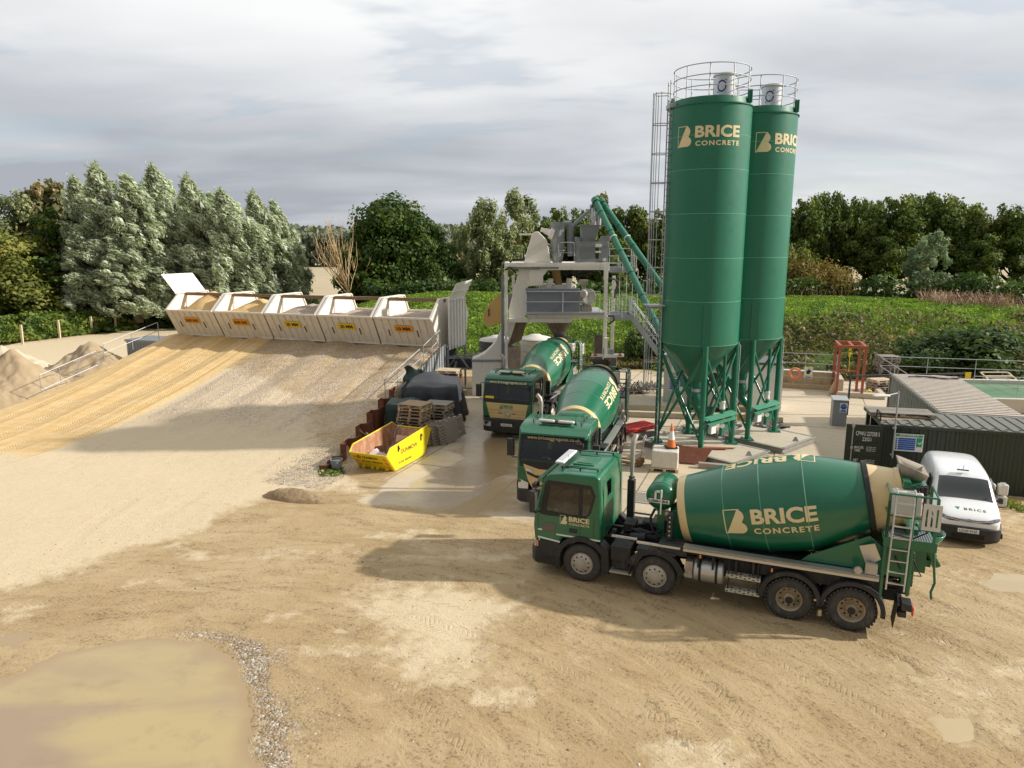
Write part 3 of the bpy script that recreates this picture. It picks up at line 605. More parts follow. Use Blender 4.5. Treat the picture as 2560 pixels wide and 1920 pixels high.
# ---------------- concrete mixer trucks ----------------
# local frame: x runs rearwards from the front axle, y = -1.25 is one flank, z up
TREAD=mat('tread_mud',(0.06,0.05,0.035),0.95,0,0.3,0.7,dirtcol=(0.20,0.15,0.09),scale=6)
def wheel(parent,x,side,front,r=.53,w=.30):
    s=side; yo=1.235*s
    m=MB(); P=[(.04,.30),(.0,.34),(.0,.44),(.035,.505),(.085,r),(w-.05,r),(w,.49),(w,.36),(w-.02,.29)]
    if not front: P=[(.04,.30),(.0,.34),(.0,.44),(.035,.505),(.085,r),(.27,r),(.30,.47),(.36,.47),(.39,r),(.58,r),(.62,.48),(.62,.3)]
    m.lathe(P,(x,yo,r),(0,-s,0),40,False)
    if not front:
        for k in range(34):
            a=2*math.pi*k/34; M=Matrix.Rotation(-a,3,'Y')
            for yy,sk in ((.075,.05),(.20,-.05)):
                m.box(Vector((x+math.cos(a)*(r+.004),yo-s*yy,r+math.sin(a)*(r+.004))),(.035,.11,.052),rot=M)
    t=m.build('wheel',RUB,parent,ang=50)
    q=MB()
    if front: prof=[(.045,.305),(.02,.30),(.03,.275),(-.005,.235),(-.03,.175),(-.055,.10),(-.055,0)]
    else: prof=[(.045,.305),(.015,.30),(.05,.27),(.15,.245),(.17,.19),(.15,.135),(.03,.11),(-.01,.095),(-.01,0)]
    q.lathe(prof,(x,yo,r),(0,-s,0),32,False)
    for k in range(10):
        a=2*math.pi*k/10; rr=.15 if front else .165; y0=yo+s*(.038 if front else -.15)
        q.lathe([(0,.016),(.02,.016),(.03,.010)],(x+math.cos(a)*rr,y0,r+math.sin(a)*rr),(0,s,0),6)
    q.cur=1
    for k in range(10):
        a=2*math.pi*(k+.5)/10
        c=Vector((x+math.cos(a)*(.205 if front else .212),yo+s*(.012 if front else -.158),r+math.sin(a)*(.205 if front else .212)))
        q.lathe([(0,.026),(.012,.024)],c,(0,s,0),10)
    if not front: q.lathe([(0,.09),(.02,.085),(.03,.06)],(x,yo+s*.01,r),(0,s,0),20)
    m_=RIM if front else DIRTRIM
    q.build('rim',m_,t,ang=35,mats=[m_,BLK2])
    return t
def arc_guard(m,x,zc,r,a0,a1,y0,y1,th=.035,n=14,lip=.05):
    for i in range(n):
        for (ra,rb,ya,yb) in ((r,r+th,y0,y1),):
            t0,t1=R(a0+(a1-a0)*i/n),R(a0+(a1-a0)*(i+1)/n)
            P=[Vector((x-math.cos(t)*q,y,zc+math.sin(t)*q)) for t in (t0,t1) for q in (ra,rb) for y in (ya,yb)]
            m.add(P,[(0,1,5,4),(2,6,7,3),(0,4,6,2),(1,3,7,5)]+([(0,2,3,1)] if i==0 else [])+([(4,5,7,6)] if i==n-1 else []))
    return m
DA=(2.45,0,1.96); DS=R(12.2); DL=4.75
DPROF=[(0,.0),(0,.80),(.0,.885),(.17,.91),(.19,.913),(1.15,1.07),(2.02,1.185),(2.05,1.187),(3.02,1.187),(3.05,1.185),(3.75,1.02),(4.30,.86),(4.36,.84)]
def drad(t):
    for (a,ra),(b,rb) in zip(DPROF[2:],DPROF[3:]):
        if a<=t<=b: return ra+(rb-ra)*(t-a)/(b-a+1e-9)
    return DPROF[-1][1]
def make_drum(root,spin):
    d=MB(); d.lathe(DPROF[4:],n=72,ax=(1,0,0),caps=True); o=d.build('drum',DRUM,root,ang=12)
    o.location=DA; o.rotation_euler=(0,-DS,0)
    m=MB(); m.lathe([(-.03,.0),(-.03,.80),(-.02,.86),(0,.885),(.19,.917)],n=72,ax=(1,0,0)); m.build('drum_rim_band',CREAM,o)
    m=MB(); m.lathe([(4.33,.86),(4.34,.905),(4.44,.905),(4.45,.84)],n=64,ax=(1,0,0),caps=False); m.build('roller_ring',CHAS,o)
    m=MB(); m.lathe([(4.40,.83),(5.0,.66),(5.02,.68),(5.1,.68),(5.1,.60),(4.9,.5)],n=64,ax=(1,0,0),caps=False); m.build('drum_neck',CREAM,o)
    m=MB()
    for t_ in (1.15,2.03,3.04): m.lathe([(t_-.012,drad(t_)+.0),(t_-.008,drad(t_)+.006),(t_+.008,drad(t_)+.006),(t_+.012,drad(t_))],n=72,ax=(1,0,0),caps=False)
    m.build('weld_seam',mat('seam_green',(0.10,0.30,0.20),0.5),o)
    # lettering: u along the drum, v along the circumference; phi=0 faces -y, positive towards the top
    def fn(t0,ph0,su,sv):
        def f(u,v):
            t=t0+su*u; rr=drad(t)+.006; ph=ph0+sv*v/1.15
            return Vector((t,-math.cos(ph)*rr,math.sin(ph)*rr))
        return f
    H=.66
    put('lettering',brand(H,.09),fn(1.12,R(spin)-.30,1,1),LCREAM,o)
    put('lettering',brand(H,.09),fn(3.35,R(spin+94)+.24,-1,-1),LCREAM,o)
    return o
def mixer(name_label,loc,rz,style='A',spin=0,plate=None):
    root=thing('mixer_truck',name_label,'concrete mixer truck',loc,rz,'green concrete mixer trucks')
    B=lambda mb,n,m,**k: mb.build(n,m,root,**k)
    # chassis
    m=MB()
    for s in (-1,1): m.bx(.3,7.75,s*.36,s*.46,.78,1.08)
    for x in (.5,1.5,2.4,3.4,4.4,5.8,7.2,7.7): m.bx(x-.05,x+.05,-.36,.36,.82,1.02)
    for x in (0,1.94,5.15,6.5): m.tube([(x,-1.0,.53),(x,1.0,.53)],.075,10)
    for x in (5.15,6.5): m.lathe([(-.22,.08),(-.12,.2),(.12,.2),(.22,.08)],(x,0,.55),(1,0,0),16)
    m.bx(2.7,4.4,-.75,.75,.62,.78); m.tube([(2.2,0,.7),(5,0,.62)],.06,8); m.bx(.8,2.2,-.3,.3,.75,1.15)
    m.tube([(.9,-.2,1.2),(1.3,-.25,1.32),(1.7,-.2,1.25),(2.1,-.1,1.35)],.04); m.tube([(.9,.1,1.2),(1.4,.15,1.35),(1.9,.1,1.3),(2.2,.1,1.5)],.045)
    m.lathe([(0,.12),(.4,.12)],(1.15,-.55,1.2),(1,0,0.1),14); m.box((1.5,.35,1.25),(.4,.35,.3)); m.box((1.0,.1,1.28),(.3,.5,.22))
    B(m,'chassis',CHAS,bevel=.008)
    for x in (0,1.94):
        for s in (-1,1): wheel(root,x,s,True)
    for x in (5.15,6.5):
        for s in (-1,1): wheel(root,x,s,False)
    # mud guards
    for x,a0,a1 in ((5.15,-2,182),(6.5,0,186)):
        for s in (-1,1):
            m=MB(); arc_guard(m,x,.55,.67,a0,a1,s*1.27,s*.62); arc_guard(m,x,.55,.60,a0,a1,s*1.285,s*1.255,th=.10); B(m,'mudguard',BLK)
    for s in (-1,1):
        m=MB(); arc_guard(m,1.94,.53,.64,-6,172,s*1.27,s*.75); arc_guard(m,1.94,.53,.60,20,165,s*1.285,s*1.25,th=.16); m.bx(1.45,2.45,s*1.27,s*.78,1.16,1.24); m.bx(2.56,2.62,s*1.27,s*.8,.42,.8); B(m,'mudguard',BLK,bevel=.01)
    # body deck edge, pedestals
    for s in (-1,1):
        m=MB(); m.bx(2.62,7.0,s*1.25,s*1.02,1.40,1.47); m.bx(2.62,7.0,s*1.25,s*1.235,1.34,1.47); m.bx(1.45,2.55,s*1.25,s*1.20,1.36,1.42); m.bx(.72,1.4,s*.95,s*.90,1.30,1.36); B(m,'deck_edge',ALU if style=='A' else ALU,bevel=.006)
        m=MB(); m.bx(2.7,7.3,s*1.0,s*.42,1.18,1.36); m.bx(4.45,7.1,s*1.1,s*.95,1.0,1.36)
        for x in (3.0,3.35,3.9,4.3): m.bx(x-.025,x+.025,s*1.2,s*1.05,.95,1.38)
        for x in np.arange(3.1,5.0,.13): m.bx(x,x+.02,s*1.24,s*1.25,1.28,1.31)
        B(m,'subframe',CHAS)
        m=MB(); m.prism([(5.35,s*.98,1.47),(6.95,s*.98,1.47),(7.15,s*.98,2.0),(6.75,s*.98,2.30),(5.5,s*.98,1.62)],(0,-s*.06,0)); m.prism([(6.9,s*.95,1.4),(7.6,s*.95,1.4),(7.5,s*.95,2.2),(7.1,s*.95,2.2)],(0,-s*.3,0)); B(m,'rear_pedestal',GRN,bevel=.01)
        m=MB(); m.prism([(6.55,s*1.0,2.05),(6.85,s*1.12,2.2),(7.0,s*1.12,1.85),(6.75,s*1.0,1.55)],(0,s*.02,0)); B(m,'splash_plate',ALU)
    m=MB(); m.prism([(2.15,-.5,1.15),(2.75,-.5,1.15),(2.5,-.5,2.1),(2.2,-.5,2.1)],(0,1.0,0)); m.lathe([(-.35,.16),(-.1,.30),(.1,.34)],(2.45,0,1.95),(math.cos(DS),0,math.sin(DS)),20); B(m,'front_pedestal',GRN,bevel=.02)
    m=MB(); m.bx(2.0,2.7,-1.22,-.62,1.25,1.40); m.bx(2.0,2.72,-1.24,-.9,1.18,1.46); B(m,'service_box',BLK,bevel=.03)
    m=MB(); m.bx(2.15,2.3,-1.0,-.78,1.46,2.15); B(m,'control_box',BLK,bevel=.015)
    m=MB(); [m.lathe([(0,.025),(.02,.02)],(2.15+.075,-1.0,1.6+k*.12),(0,-1,0),8) for k in range(5)]; B(m,'control_knob',ALU)
    make_drum(root,spin)
    # water tank (lying across) with name plate
    wt=MB(); wt.lathe([(-.62,0),(-.60,.2),(-.54,.32),(-.46,.37),(.46,.37),(.54,.32),(.60,.2),(.62,0)],(1.88,0,2.42),(0,1,0),36); wt.bx(1.78,1.98,-.3,.3,1.2,2.1); wt.lathe([(-.46,.372),(-.455,.38),(-.44,.38),(-.435,.372)],(1.88,0,2.42),(0,1,0),36,False); wto=B(wt,'water_tank',GRN)
    m=MB(); m.bx(1.60,2.14,-.645,-.632,2.29,2.39); m.build('name_plate',WHT,wto)
    label_on('lettering','LIEBHERR',.065,.5,(1.62,-.646,2.308),(1,0,0),(0,0,1),BLK2,wto,.035)
    m=MB(); m.tube([(1.93,-.67,2.0),(1.93,-.67,2.66)],.022,8); m.bx(1.75,1.80,-.645,-.632,2.39,2.62); m.bx(1.75,1.88,-.645,-.632,2.57,2.62); m.build('sight_glass',WHT,wto)
    m=MB(); m.tube([(1.72,-.3,2.0),(1.62,-.4,1.75),(1.7,-.45,1.45),(1.9,-.5,1.3)],.035,8); m.tube([(2.1,-.2,1.5),(1.8,-.35,1.35),(1.4,-.35,1.28),(1.1,-.3,1.35)],.03,8); m.tube([(2.1,-.1,1.5),(1.8,-.2,1.28),(1.4,-.2,1.22),(1.1,-.2,1.3)],.03,8); m.tube([(2.1,.1,1.55),(1.75,.0,1.45),(1.4,.1,1.4)],.03,8); B(m,'hose',BLK2)
    # flank equipment on both sides
    m=MB(); m.lathe([(0,.0),(0,.27),(.03,.30),(.70,.30),(.73,.27),(.73,0)],(2.88,-.90,.80),(1,0,0),28); tk=B(m,'fuel_tank',ALU)
    m=MB(); [m.lathe([(x,.303),(x,.312),(x+.06,.312),(x+.06,.303)],(2.88,-.90,.80),(1,0,0),28,False) for x in (.13,.53)]; m.build('strap',BLK,tk)
    m=MB(); m.lathe([(0,.05),(.12,.05)],(3.05,-.98,1.09),(0,0,1),12); m.build('filler_cap',BLK,tk)
    m=MB(); m.bx(2.68,2.86,-1.15,-.7,.62,1.05); [m.lathe([(0,.05),(.25,.05)],(2.70+.1*k,-1.18,.7+.1*k),(0,1,0),10) for k in range(2)]; B(m,'air_dryer',RIM)
    m=MB(); m.lathe([(0,.0),(0,.20),(.03,.24),(.95,.24),(.98,.2),(.98,0)],(2.9,.92,.86),(1,0,0),24); B(m,'silencer',ALU)
    m=MB(); m.bx(.78,1.30,-1.22,-.62,.78,1.18); m.bx(.82,1.26,-1.235,-1.22,.82,1.08); m.bx(.8,1.25,-1.16,-.7,.55,.78); B(m,'battery_box',BLK,bevel=.02)
    m=MB(); m.bx(.76,1.34,-1.26,-.98,.45,.49); [m.bx(x,x+.02,-1.1,-1.05,.49,.8) for x in (.8,1.28)]; B(m,'step',RIM)
    m=MB(); m.bx(.78,1.30,1.22,.62,.62,1.12); B(m,'air_tank_box',BLK,bevel=.02)
    PL=mat('step_plate',(0.55,0.52,0.40),0.6,0,0.1,0.2)
    for z in (.50,.88):
        m=MB(); m.bx(3.68,4.48,-1.24,-1.0,z,z+.03); m.bx(3.68,4.48,-1.25,-1.235,z-.03,z+.05); st=B(m,'side_step',PL)
        m=MB(); [m.bx(3.70+.1*k,3.745+.1*k,-1.254,-1.248,z-.015+.03*(k%2),z+.015+.03*(k%2)) for k in range(8)]; [m.bx(3.70+.1*k,3.745+.1*k,-1.22+.08*(k%2),-1.15+.08*(k%2),z+.03,z+.033) for k in range(8)]; m.build('step_hole',BLK2,st)
    m=MB(); [m.bx(x,x+.03,-1.18,-1.12,.5,1.3) for x in (3.72,4.4)]; m.bx(3.6,4.5,-1.0,-.9,.75,1.2); B(m,'step_bracket',CHAS)
    for x,z in ((1.33,.90),(3.05,1.28),(4.72,1.22)):
        m=MB(); m.bx(x-.02,x+.02,-1.275,-1.25,z-.045,z+.045); B(m,'marker_lamp',AMB,bevel=.005)
    # rear end
    m=MB()
    for x in (7.05,7.98):
        for y in (-1.22,-.35): m.bx(x-.03,x+.03,y-.03,y+.03,2.35,3.45)
    m.bx(7.02,7.08,-1.25,-1.19,.95,3.3); m.bx(7.55,7.61,-1.25,-1.19,1.1,2.4); m.bx(7.0,8.05,-1.25,-.3,2.28,2.34); m.bx(7.0,8.05,-1.26,-1.22,2.22,2.44)
    for z in (3.45,2.95):
        m.tube([(7.05,-1.22,z),(7.98,-1.22,z),(7.98,-.35,z)],.025,8); m.tube([(7.05,-1.22,z),(7.05,-.35,z)],.025,8)
    m.tube([(7.55,-1.22,2.4),(7.55,-1.22,3.45)],.025,8)
    m.bx(7.1,7.7,-.9,.9,1.9,2.0); m.bx(7.5,7.75,-.7,.7,1.1,2.5); m.bx(7.4,7.75,-.62,-.56,2.7,3.5); m.bx(7.4,7.75,.56,.62,2.7,3.5); m.bx(7.35,7.5,-.7,.7,3.45,3.6)
    B(m,'rear_frame',GRN,bevel=.008)
    m=MB(); [m.bx(7.05+.05*k,7.065+.05*k,-1.2,-.36,2.34,2.36) for k in range(19)]; [m.bx(7.05,8.0,-1.2+.07*k,-1.19+.07*k,2.342,2.362) for k in range(12)]; B(m,'platform_grating',GALV)
    m=MB(); lx=(7.14,7.50)
    for x in lx: m.tube([(x,-1.30,1.22),(x+.02,-1.27,3.35),(x+.05,-1.15,3.5),(x+.05,-.95,3.5)],.02,8)
    for k in range(8): z=1.38+k*.27; m.bx(lx[0],lx[1]+.02,-1.315,-1.265,z-.012,z+.012)
    B(m,'ladder',ALU)
    m=MB(); m.bx(7.12,7.75,-.85,-.55,2.85,3.40); B(m,'rear_tank',LPLAST,bevel=.04)
    m=MB(); [m.tube([(7.62+.09*(k%3)+.03*(k//3),-.78+.04*k,3.10),(7.62+.09*(k%3)+.03*(k//3),-.78+.04*k,3.52)],.035,8) for k in range(7)]; B(m,'chute_liner_tube',BLK2)
    m=MB(); m.bx(7.70,8.06,-1.285,-1.265,2.72,2.80); m.bx(7.70,8.06,-1.285,-1.265,3.22,3.32); [m.bx(7.70+.1*k,7.76+.1*k,-1.285,-1.265,2.8,3.22) for k in range(4)]; B(m,'guard_panel',LPLAST)
    # charging hopper
    m=MB(); m.add([(7.40,-.22,3.45),(7.72,-.25,3.45),(7.72,.25,3.45),(7.40,.22,3.45),(7.26,-.34,3.92),(7.88,-.42,3.70),(7.88,.42,3.70),(7.26,.34,3.92)],[(0,4,5,1),(1,5,6,2),(2,6,7,3),(3,7,4,0)])
    h=m.build('charge_hopper',BLK if style!='A' else mat('splashed_hopper',(0.33,0.29,0.23),.6,.1,.25,.5,dirtcol=(.10,.09,.08)),root); so=h.modifiers.new('t','SOLIDIFY'); so.thickness=.025
    m=MB(); m.prism([(7.35,-.55,3.5),(7.85,-.55,3.5),(7.9,-.55,3.30),(7.5,-.55,3.25)],(0,1.1,0)); B(m,'hopper_cradle',GRN)
    # discharge chute
    m=MB(); n=9; V=[]; 
    P0,P1=Vector((7.75,0,2.55)),Vector((8.35,0,1.55))
    for i in range(2):
        c=(P0,P1)[i]; rr=.36 if i==0 else .26
        for k in range(n): a=math.pi*k/(n-1); V.append((c.x-math.sin(a)*rr*.5,c.y+math.cos(a)*rr,c.z-math.sin(a)*rr*.5))
    m.add(V,[(k,k+1,n+k+1,n+k) for k in range(n-1)]); ch=m.build('discharge_chute',GRN,root); so=ch.modifiers.new('t','SOLIDIFY'); so.thickness=.03
    m=MB(); m.lathe([(0,.28),(.35,.44)],(7.95,-.15,1.95),(0,0,1),20,False); cc_=m.build('collector_cone',GRN,root); so=cc_.modifiers.new('t','SOLIDIFY'); so.thickness=.02
    m=MB(); m.bx(7.7,8.15,-.22,.22,1.45,1.62); m.tube([(8.1,-.55,2.2),(8.15,-.6,1.65),(8.2,-.62,1.25),(8.13,-.7,1.05),(8.15,-.75,.9)],.028,8); m.tube([(8.0,-.4,2.1),(8.2,-.5,2.1)],.03,8); m.bx(7.75,8.0,-.5,-.4,1.4,2.2); B(m,'chute_bracket',GRN)
    m=MB(); m.tube([(7.3,-1.0,1.9),(7.5,-.9,1.45),(7.9,-.7,1.4),(7.7,-.8,1.8),(7.4,-.9,2.0)],.02,8); m.tube([(7.7,-1.15,3.3),(7.85,-1.1,2.6),(7.6,-1.0,2.38),(7.2,-1.0,2.45)],.02,8); B(m,'water_hose',BLK2)
    m=MB(); m.bx(7.45,7.62,-1.2,1.2,.55,.68); m.bx(7.1,7.5,-.5,-.4,.6,.9); m.bx(7.1,7.5,.4,.5,.6,.9); B(m,'rear_bumper',BLK,bevel=.01)
    for s in (-1,1):
        m=MB(); m.bx(7.50,7.72,s*1.22,s*.85,.72,.90); B(m,'rear_lamp_box',BLK,bevel=.02)
        m=MB(); m.bx(7.72,7.76,s*1.20,s*.88,.62,.82); B(m,'tail_lamp',REDL,bevel=.01)
        m=MB(); m.prism([(7.42,s*1.22,.95),(7.36,s*1.22,.28),(7.38,s*.7,.28),(7.44,s*.7,.95)],(.02,0,0)); B(m,'mud_flap',BLK2)
    m=MB(); m.lathe([(0,.09),(.05,.08),(.06,0)],(6.55,-1.26,1.56),(0,-1,0),18); m.bx(6.70,6.95,-1.22,-1.1,1.48,1.72); B(m,'water_gauge',RIM)
    # exhaust stack
    m=MB(); m.tube([(.80,.95,1.2),(.80,.95,2.4),(.80,.95,3.28),(.82,1.0,3.45),(.85,1.12,3.56)],[.05,.05,.075,.078,.075],14); B(m,'exhaust_stack',mat('exhaust_steel',(0.40,0.37,0.33),0.45,0.5,0.15,0.2))
    m=MB(); m.bx(.70,.90,.85,1.05,1.1,2.3); m.lathe([(0,.09),(.04,.09)],(.80,.95,2.35),(0,0,1),14); B(m,'stack_bracket',CHAS,bevel=.01)
    # ------------- cab -------------
    Sc=style!='B'
    if Sc: prof=[(-1.34,.98),(-1.38,1.40),(-1.36,1.74),(-1.16,2.55),(-1.10,2.78),(-.95,2.90),(-.5,2.97),(.30,2.99),(.43,2.93),(.48,2.4),(.50,1.15),(-.55,1.15),(-.62,.98)]
    else: prof=[(-1.36,.98),(-1.42,1.40),(-1.42,1.80),(-1.24,2.62),(-1.12,2.80),(-.90,2.93),(-.5,3.0),(.32,3.0),(.45,2.93),(.48,2.4),(.50,1.15),(-.55,1.15),(-.62,.98)]
    m=MB(); m.prism([(x,-1.21,z) for x,z in prof],(0,2.42,0)); cab=m.build('cab',GRN,root,bevel=.07,seg=4,ang=35)
    DW=[(-1.02,1.86),(-.91,2.62),(-.12,2.64),(-.12,1.84)]; QW=[(-.02,1.84),(-.02,2.64),(.18,2.62),(.27,2.42),(.16,1.98),(.06,1.86)]
    def cutter(poly,vec): mm=MB(); mm.prism(poly,vec); return mm.build('cutter',INTER,root,smooth=False)
    cv=cutter([(x,-1.12,z) for x,z in ([(-1.22,1.28),(-1.25,1.78),(-1.05,2.66),(-.95,2.76),(.36,2.80),(.38,1.28)])],(0,2.24,0))
    ws=[cutter([(x,-1.5,z) for x,z in pl],(0,3.0,0)) for pl in (DW,QW)]
    ft=(1.84,2.42) if Sc else (1.90,2.49); wf_=cutter([(-1.7,-1.08,ft[0]),(-1.7,1.08,ft[0]),(-1.7,1.04,ft[1]),(-1.7,-1.04,ft[1])],(.75,0,0)); rw=cutter([(.2,-.53,2.24),(.2,-.53,2.64),(.2,-.14,2.64),(.2,-.14,2.24)],(.5,0,0))
    cut(cab,[cv]+ws+[wf_,rw])
    for sy in (-.58,.58):
        mm=MB(); mm.bx(-.42,.05,sy-.26,sy+.26,1.30,1.62); mm.box((.10,sy,2.0),(.16,.48,.80),rot=Matrix.Rotation(.15,3,'Y')); mm.box((.16,sy,2.47),(.11,.26,.18)); mm.build('seat',mat('seat_cloth',(0.09,0.09,0.10),.8,0,.3),cab,bevel=.04)
    mm=MB(); mm.bx(-1.20,-.88,-1.08,1.08,1.30,1.74); mm.build('dashboard',INTER,cab,bevel=.05); mm=MB(); mm.tube([(-.72+.10*math.sin(t),.58+.22*math.cos(t),1.80+.19*math.sin(t)) for t in np.linspace(0,2*math.pi,21)],.018,6,False); mm.bar((-.72,.38,1.80),(-.72,.78,1.80),.03); mm.bar((-.72,.58,1.8),(-.95,.58,1.6),.05); mm.build('steering_wheel',BLK2,cab)
    mm=MB(); mm.bx(-.30,.0,.30,.42,1.9,2.25); mm.build('hanging_jacket',mat('hi_vis',(0.70,0.62,0.05),.7,0,.1),cab,bevel=.04)
    def on(n,mt,poly,y,th,**k): mm=MB(); mm.prism([(x,y,z) for x,z in poly],(0,th,0)); return mm.build(n,mt,cab,**k)
    def fx(z,off=0): # x of the front face at height z
        P=[p for p in prof[:5]]
        if z<P[0][1]: return P[0][0]-off
        for (x0,z0),(x1,z1) in zip(P,P[1:]):
            if z0<=z<=z1: return x0+(x1-x0)*(z-z0)/(z1-z0)-off
        return P[-1][0]-off
    def fpoly(n,mt,pts,off=.012,th=.03,**k):
        "polygon on the front face, pts=(y,z)"
        mm=MB(); mm.prism([(fx(z,off),y,z) for y,z in pts],(th,0,0)); return mm.build(n,mt,cab,**k)
    def fscreen(z0,z1):
        mm=MB(); mm.quad((fx(z0,.004),-1.12,z0),(fx(z0,.004),1.12,z0),(fx(z1,.004),1.09,z1),(fx(z1,.004),-1.09,z1)); mm.build('windscreen',CGL,cab,smooth=False)
        for s_ in (-1,1): fpoly('pillar_trim',BLK2,[(s_*1.07,z0),(s_*1.15,z0),(s_*1.12,z1),(s_*1.03,z1)],.010,.008)
    def ftext(s,h,w,y0,z,mt,off=.02,bold=.02,sp=1.05): return put('lettering',[text_bm(s,h,bold,w,sp)],lambda u,v:Vector((fx(z+v,off),y0-u*1.0 if True else 0,z+v)),mt,cab)
    for s in (-1,1):
        y=1.213*s
        sr=on('window_surround',BLK2,[(-1.20,1.76),(-1.04,2.68),(-.96,2.73),(.22,2.72),(.34,2.45),(.22,1.96),(.08,1.80),(-.9,1.74)],y,s*.004); cut(sr,ws)
        for n_,pl in (('door_window',DW),('rear_quarter_window',QW)): mm=MB(); mm.add([(x,y-s*.02,z) for x,z in pl],[tuple(range(len(pl)))]); mm.build(n_,CGL,cab,smooth=False)
        if Sc: on('kerb_window',GLASS,[(-1.12,1.30),(-1.10,1.54),(-.72,1.54),(-.76,1.28)],y,s*.008)
        mm=MB(); mm.bx(-.36,-.14,y,y+s*.02,1.36,1.47) ; mm.build('door_handle',BLK,cab,bevel=.01)
        mm=MB(); mm.bx(-.072,-.062,y,y+s*.004,1.15,2.7); mm.bx(-1.24,-1.234,y,y+s*.004,1.0,1.76); mm.bx(.30,.306,y,y+s*.004,1.2,1.9); mm.build('door_seam',BLK2,cab)
        mm=MB(); mm.bx(-.72,.49,y,y+s*.005,1.225,1.265); mm.bx(-1.24,-1.12,y,y+s*.005,1.30,1.34); mm.prism([(-1.24,y,1.08),(-.62,y,1.02),(-.62,y,1.065),(-1.24,y,1.125)],(0,s*.005,0)); mm.build('silver_stripe',WHT,cab)
        mm=MB(); arc_guard(mm,0,.53,.62,-20,170,s*1.26,s*.8,th=.14); mm.bx(-.66,-.60,s*1.25,s*.9,.35,.8); mm.prism([(.55,s*1.25,.35),(.75,s*1.25,.35),(.72,s*1.25,1.0),(.50,s*1.25,1.2)],(0,-s*.35,0)); mm.build('wheel_arch',BLK,cab,bevel=.012)
    put('lettering',brand(.25),lambda u,v:Vector((-.62+u,-1.219,1.56+v)),LCREAM,cab)
    put('lettering',brand(.25),lambda u,v:Vector((.2-u,1.219,1.56+v)),LCREAM,cab)
    # rear face
    mm=MB(); mm.quad((.482,-.54,2.23),(.480,-.54,2.65),(.480,-.13,2.65),(.482,-.13,2.23)); mm.build('rear_window',CGL,cab,smooth=False); [bpy.data.objects.remove(c_) for c_ in [cv,wf_,rw]+ws]
    mm=MB(); [mm.bx(.48,.50,y-.02,y+.02,1.3,2.85) for y in (-.95,.95)]; mm.build('rear_rib',GRN,cab,bevel=.008)
    # roof
    mm=MB()
    for y in (-.82,.82): mm.tube([(-.75,y,3.01),(.30,y,3.045)],.014,6); [mm.bx(x-.02,x+.02,y-.015,y+.015,2.95,3.04) for x in (-.7,-.2,.28)]
    mm.tube([(-.62,-.62,2.99),(-.60,-.62,3.30)],.006,5); mm.bx(-.68,-.56,-.65,-.59,2.96,3.0)
    mm.build('roof_rail',BLK,cab)
    mm=MB(); mm.bx(-.55,.05,-.38,.38,2.965,3.01); mm.bx(-.46,-.04,-.29,.29,3.005,3.03); [mm.bx(-.6,.35,y-.02,y+.02,2.965,2.995) for y in (-.55,.55)]; mm.build('roof_hatch',GRN,cab,bevel=.015)
    if style=='A': mm=MB(); mm.bx(-.98,-.72,-.62,.62,3.02,3.085); lb=mm.build('light_bar',mat('light_bar_white',(0.80,0.80,0.78),0.35,0,0.05,coat=.5),cab,bevel=.05,seg=4); mm=MB(); mm.bx(-.93,-.77,-.50,.50,3.083,3.092); mm.build('light_bar_lens',mat('lens_grey',(0.52,0.54,0.56),0.25,0,0.15,coat=1),lb)
    else:
        for y,mt in ((-.34,mat('beacon_white',(0.62,0.58,0.52),0.3,0,0.1,0.1,coat=.6)),(.34,mat('beacon_amber',(0.60,0.55,0.48),0.3,0,0.1,0.1,coat=.6) if style=='C' else AMB if style=='C' else mat('beacon_white',(0,0,0)))):
            mm=MB(); mm.bx(-.88,-.72,y-.28,y+.28,3.0,3.10); mm.build('beacon',mt,cab,bevel=.05,seg=3)
        mm=MB(); mm.bx(-.84,-.76,-.5,.5,2.95,3.02); mm.build('beacon_bar',BLK,cab)
        if style=='B': mm=MB(); mm.bx(-.89,-.87,-.6,-.1,3.02,3.05); mm.build('amber_lens',AMB,cab)
    # front face
    if Sc:
        mm=MB(); mm.prism([(-1.13,-1.19,2.66),(-1.30,-1.1,2.60),(-1.32,-1.1,2.66),(-1.10,-1.19,2.80)],(0,.06,0)); mm.add([(-1.08,-1.2,2.80),(-1.30,-1.08,2.66),(-1.30,1.08,2.66),(-1.08,1.2,2.80),(-1.06,-1.2,2.84),(-1.29,-1.08,2.72),(-1.29,1.08,2.72),(-1.06,1.2,2.84)],[(0,1,2,3),(4,7,6,5),(0,4,5,1),(1,5,6,2),(2,6,7,3)]); mm.build('sun_visor',GRN,cab,bevel=.012)
        fpoly('header_band',BLK2,[(-1.14,2.44),(1.14,2.44),(1.12,2.66),(-1.12,2.66)],.008)
        fscreen(1.78,2.44)
        ftext('www.briceaggregates.co.uk',.145,1.80,.90,2.465,LCREAM,.022,.012)
        fpoly('lower_apron',BLK2,[(-1.10,1.58),(-.5,1.50),(.5,1.50),(1.10,1.58),(1.12,1.77),(-1.12,1.77)],.006)
        fpoly('grille_panel',CREAM,[(-.98,1.66),(-.45,1.52),(.45,1.52),(.98,1.66),(.80,1.05),(.62,.74) ,(.40,.74),(.34,.98),(-.34,.98),(-.40,.74),(-.62,.74),(-.80,1.05)],.022,.03,bevel=.004)
        for q in ([(-.86,1.42),(-.55,1.30),(.55,1.30),(.86,1.42),(.84,1.33),(.5,1.20),(-.5,1.20),(-.84,1.33)],[(-.35,1.14),(.35,1.14),(.33,1.04),(-.33,1.04)]): fpoly('grille_slot',BLK2,q,.030,.01)
        for s in (-1,1): fpoly('upper_lamp',LAMP,[(s*.88,1.55),(s*.66,1.47),(s*.64,1.38),(s*.86,1.45)],.034,.01)
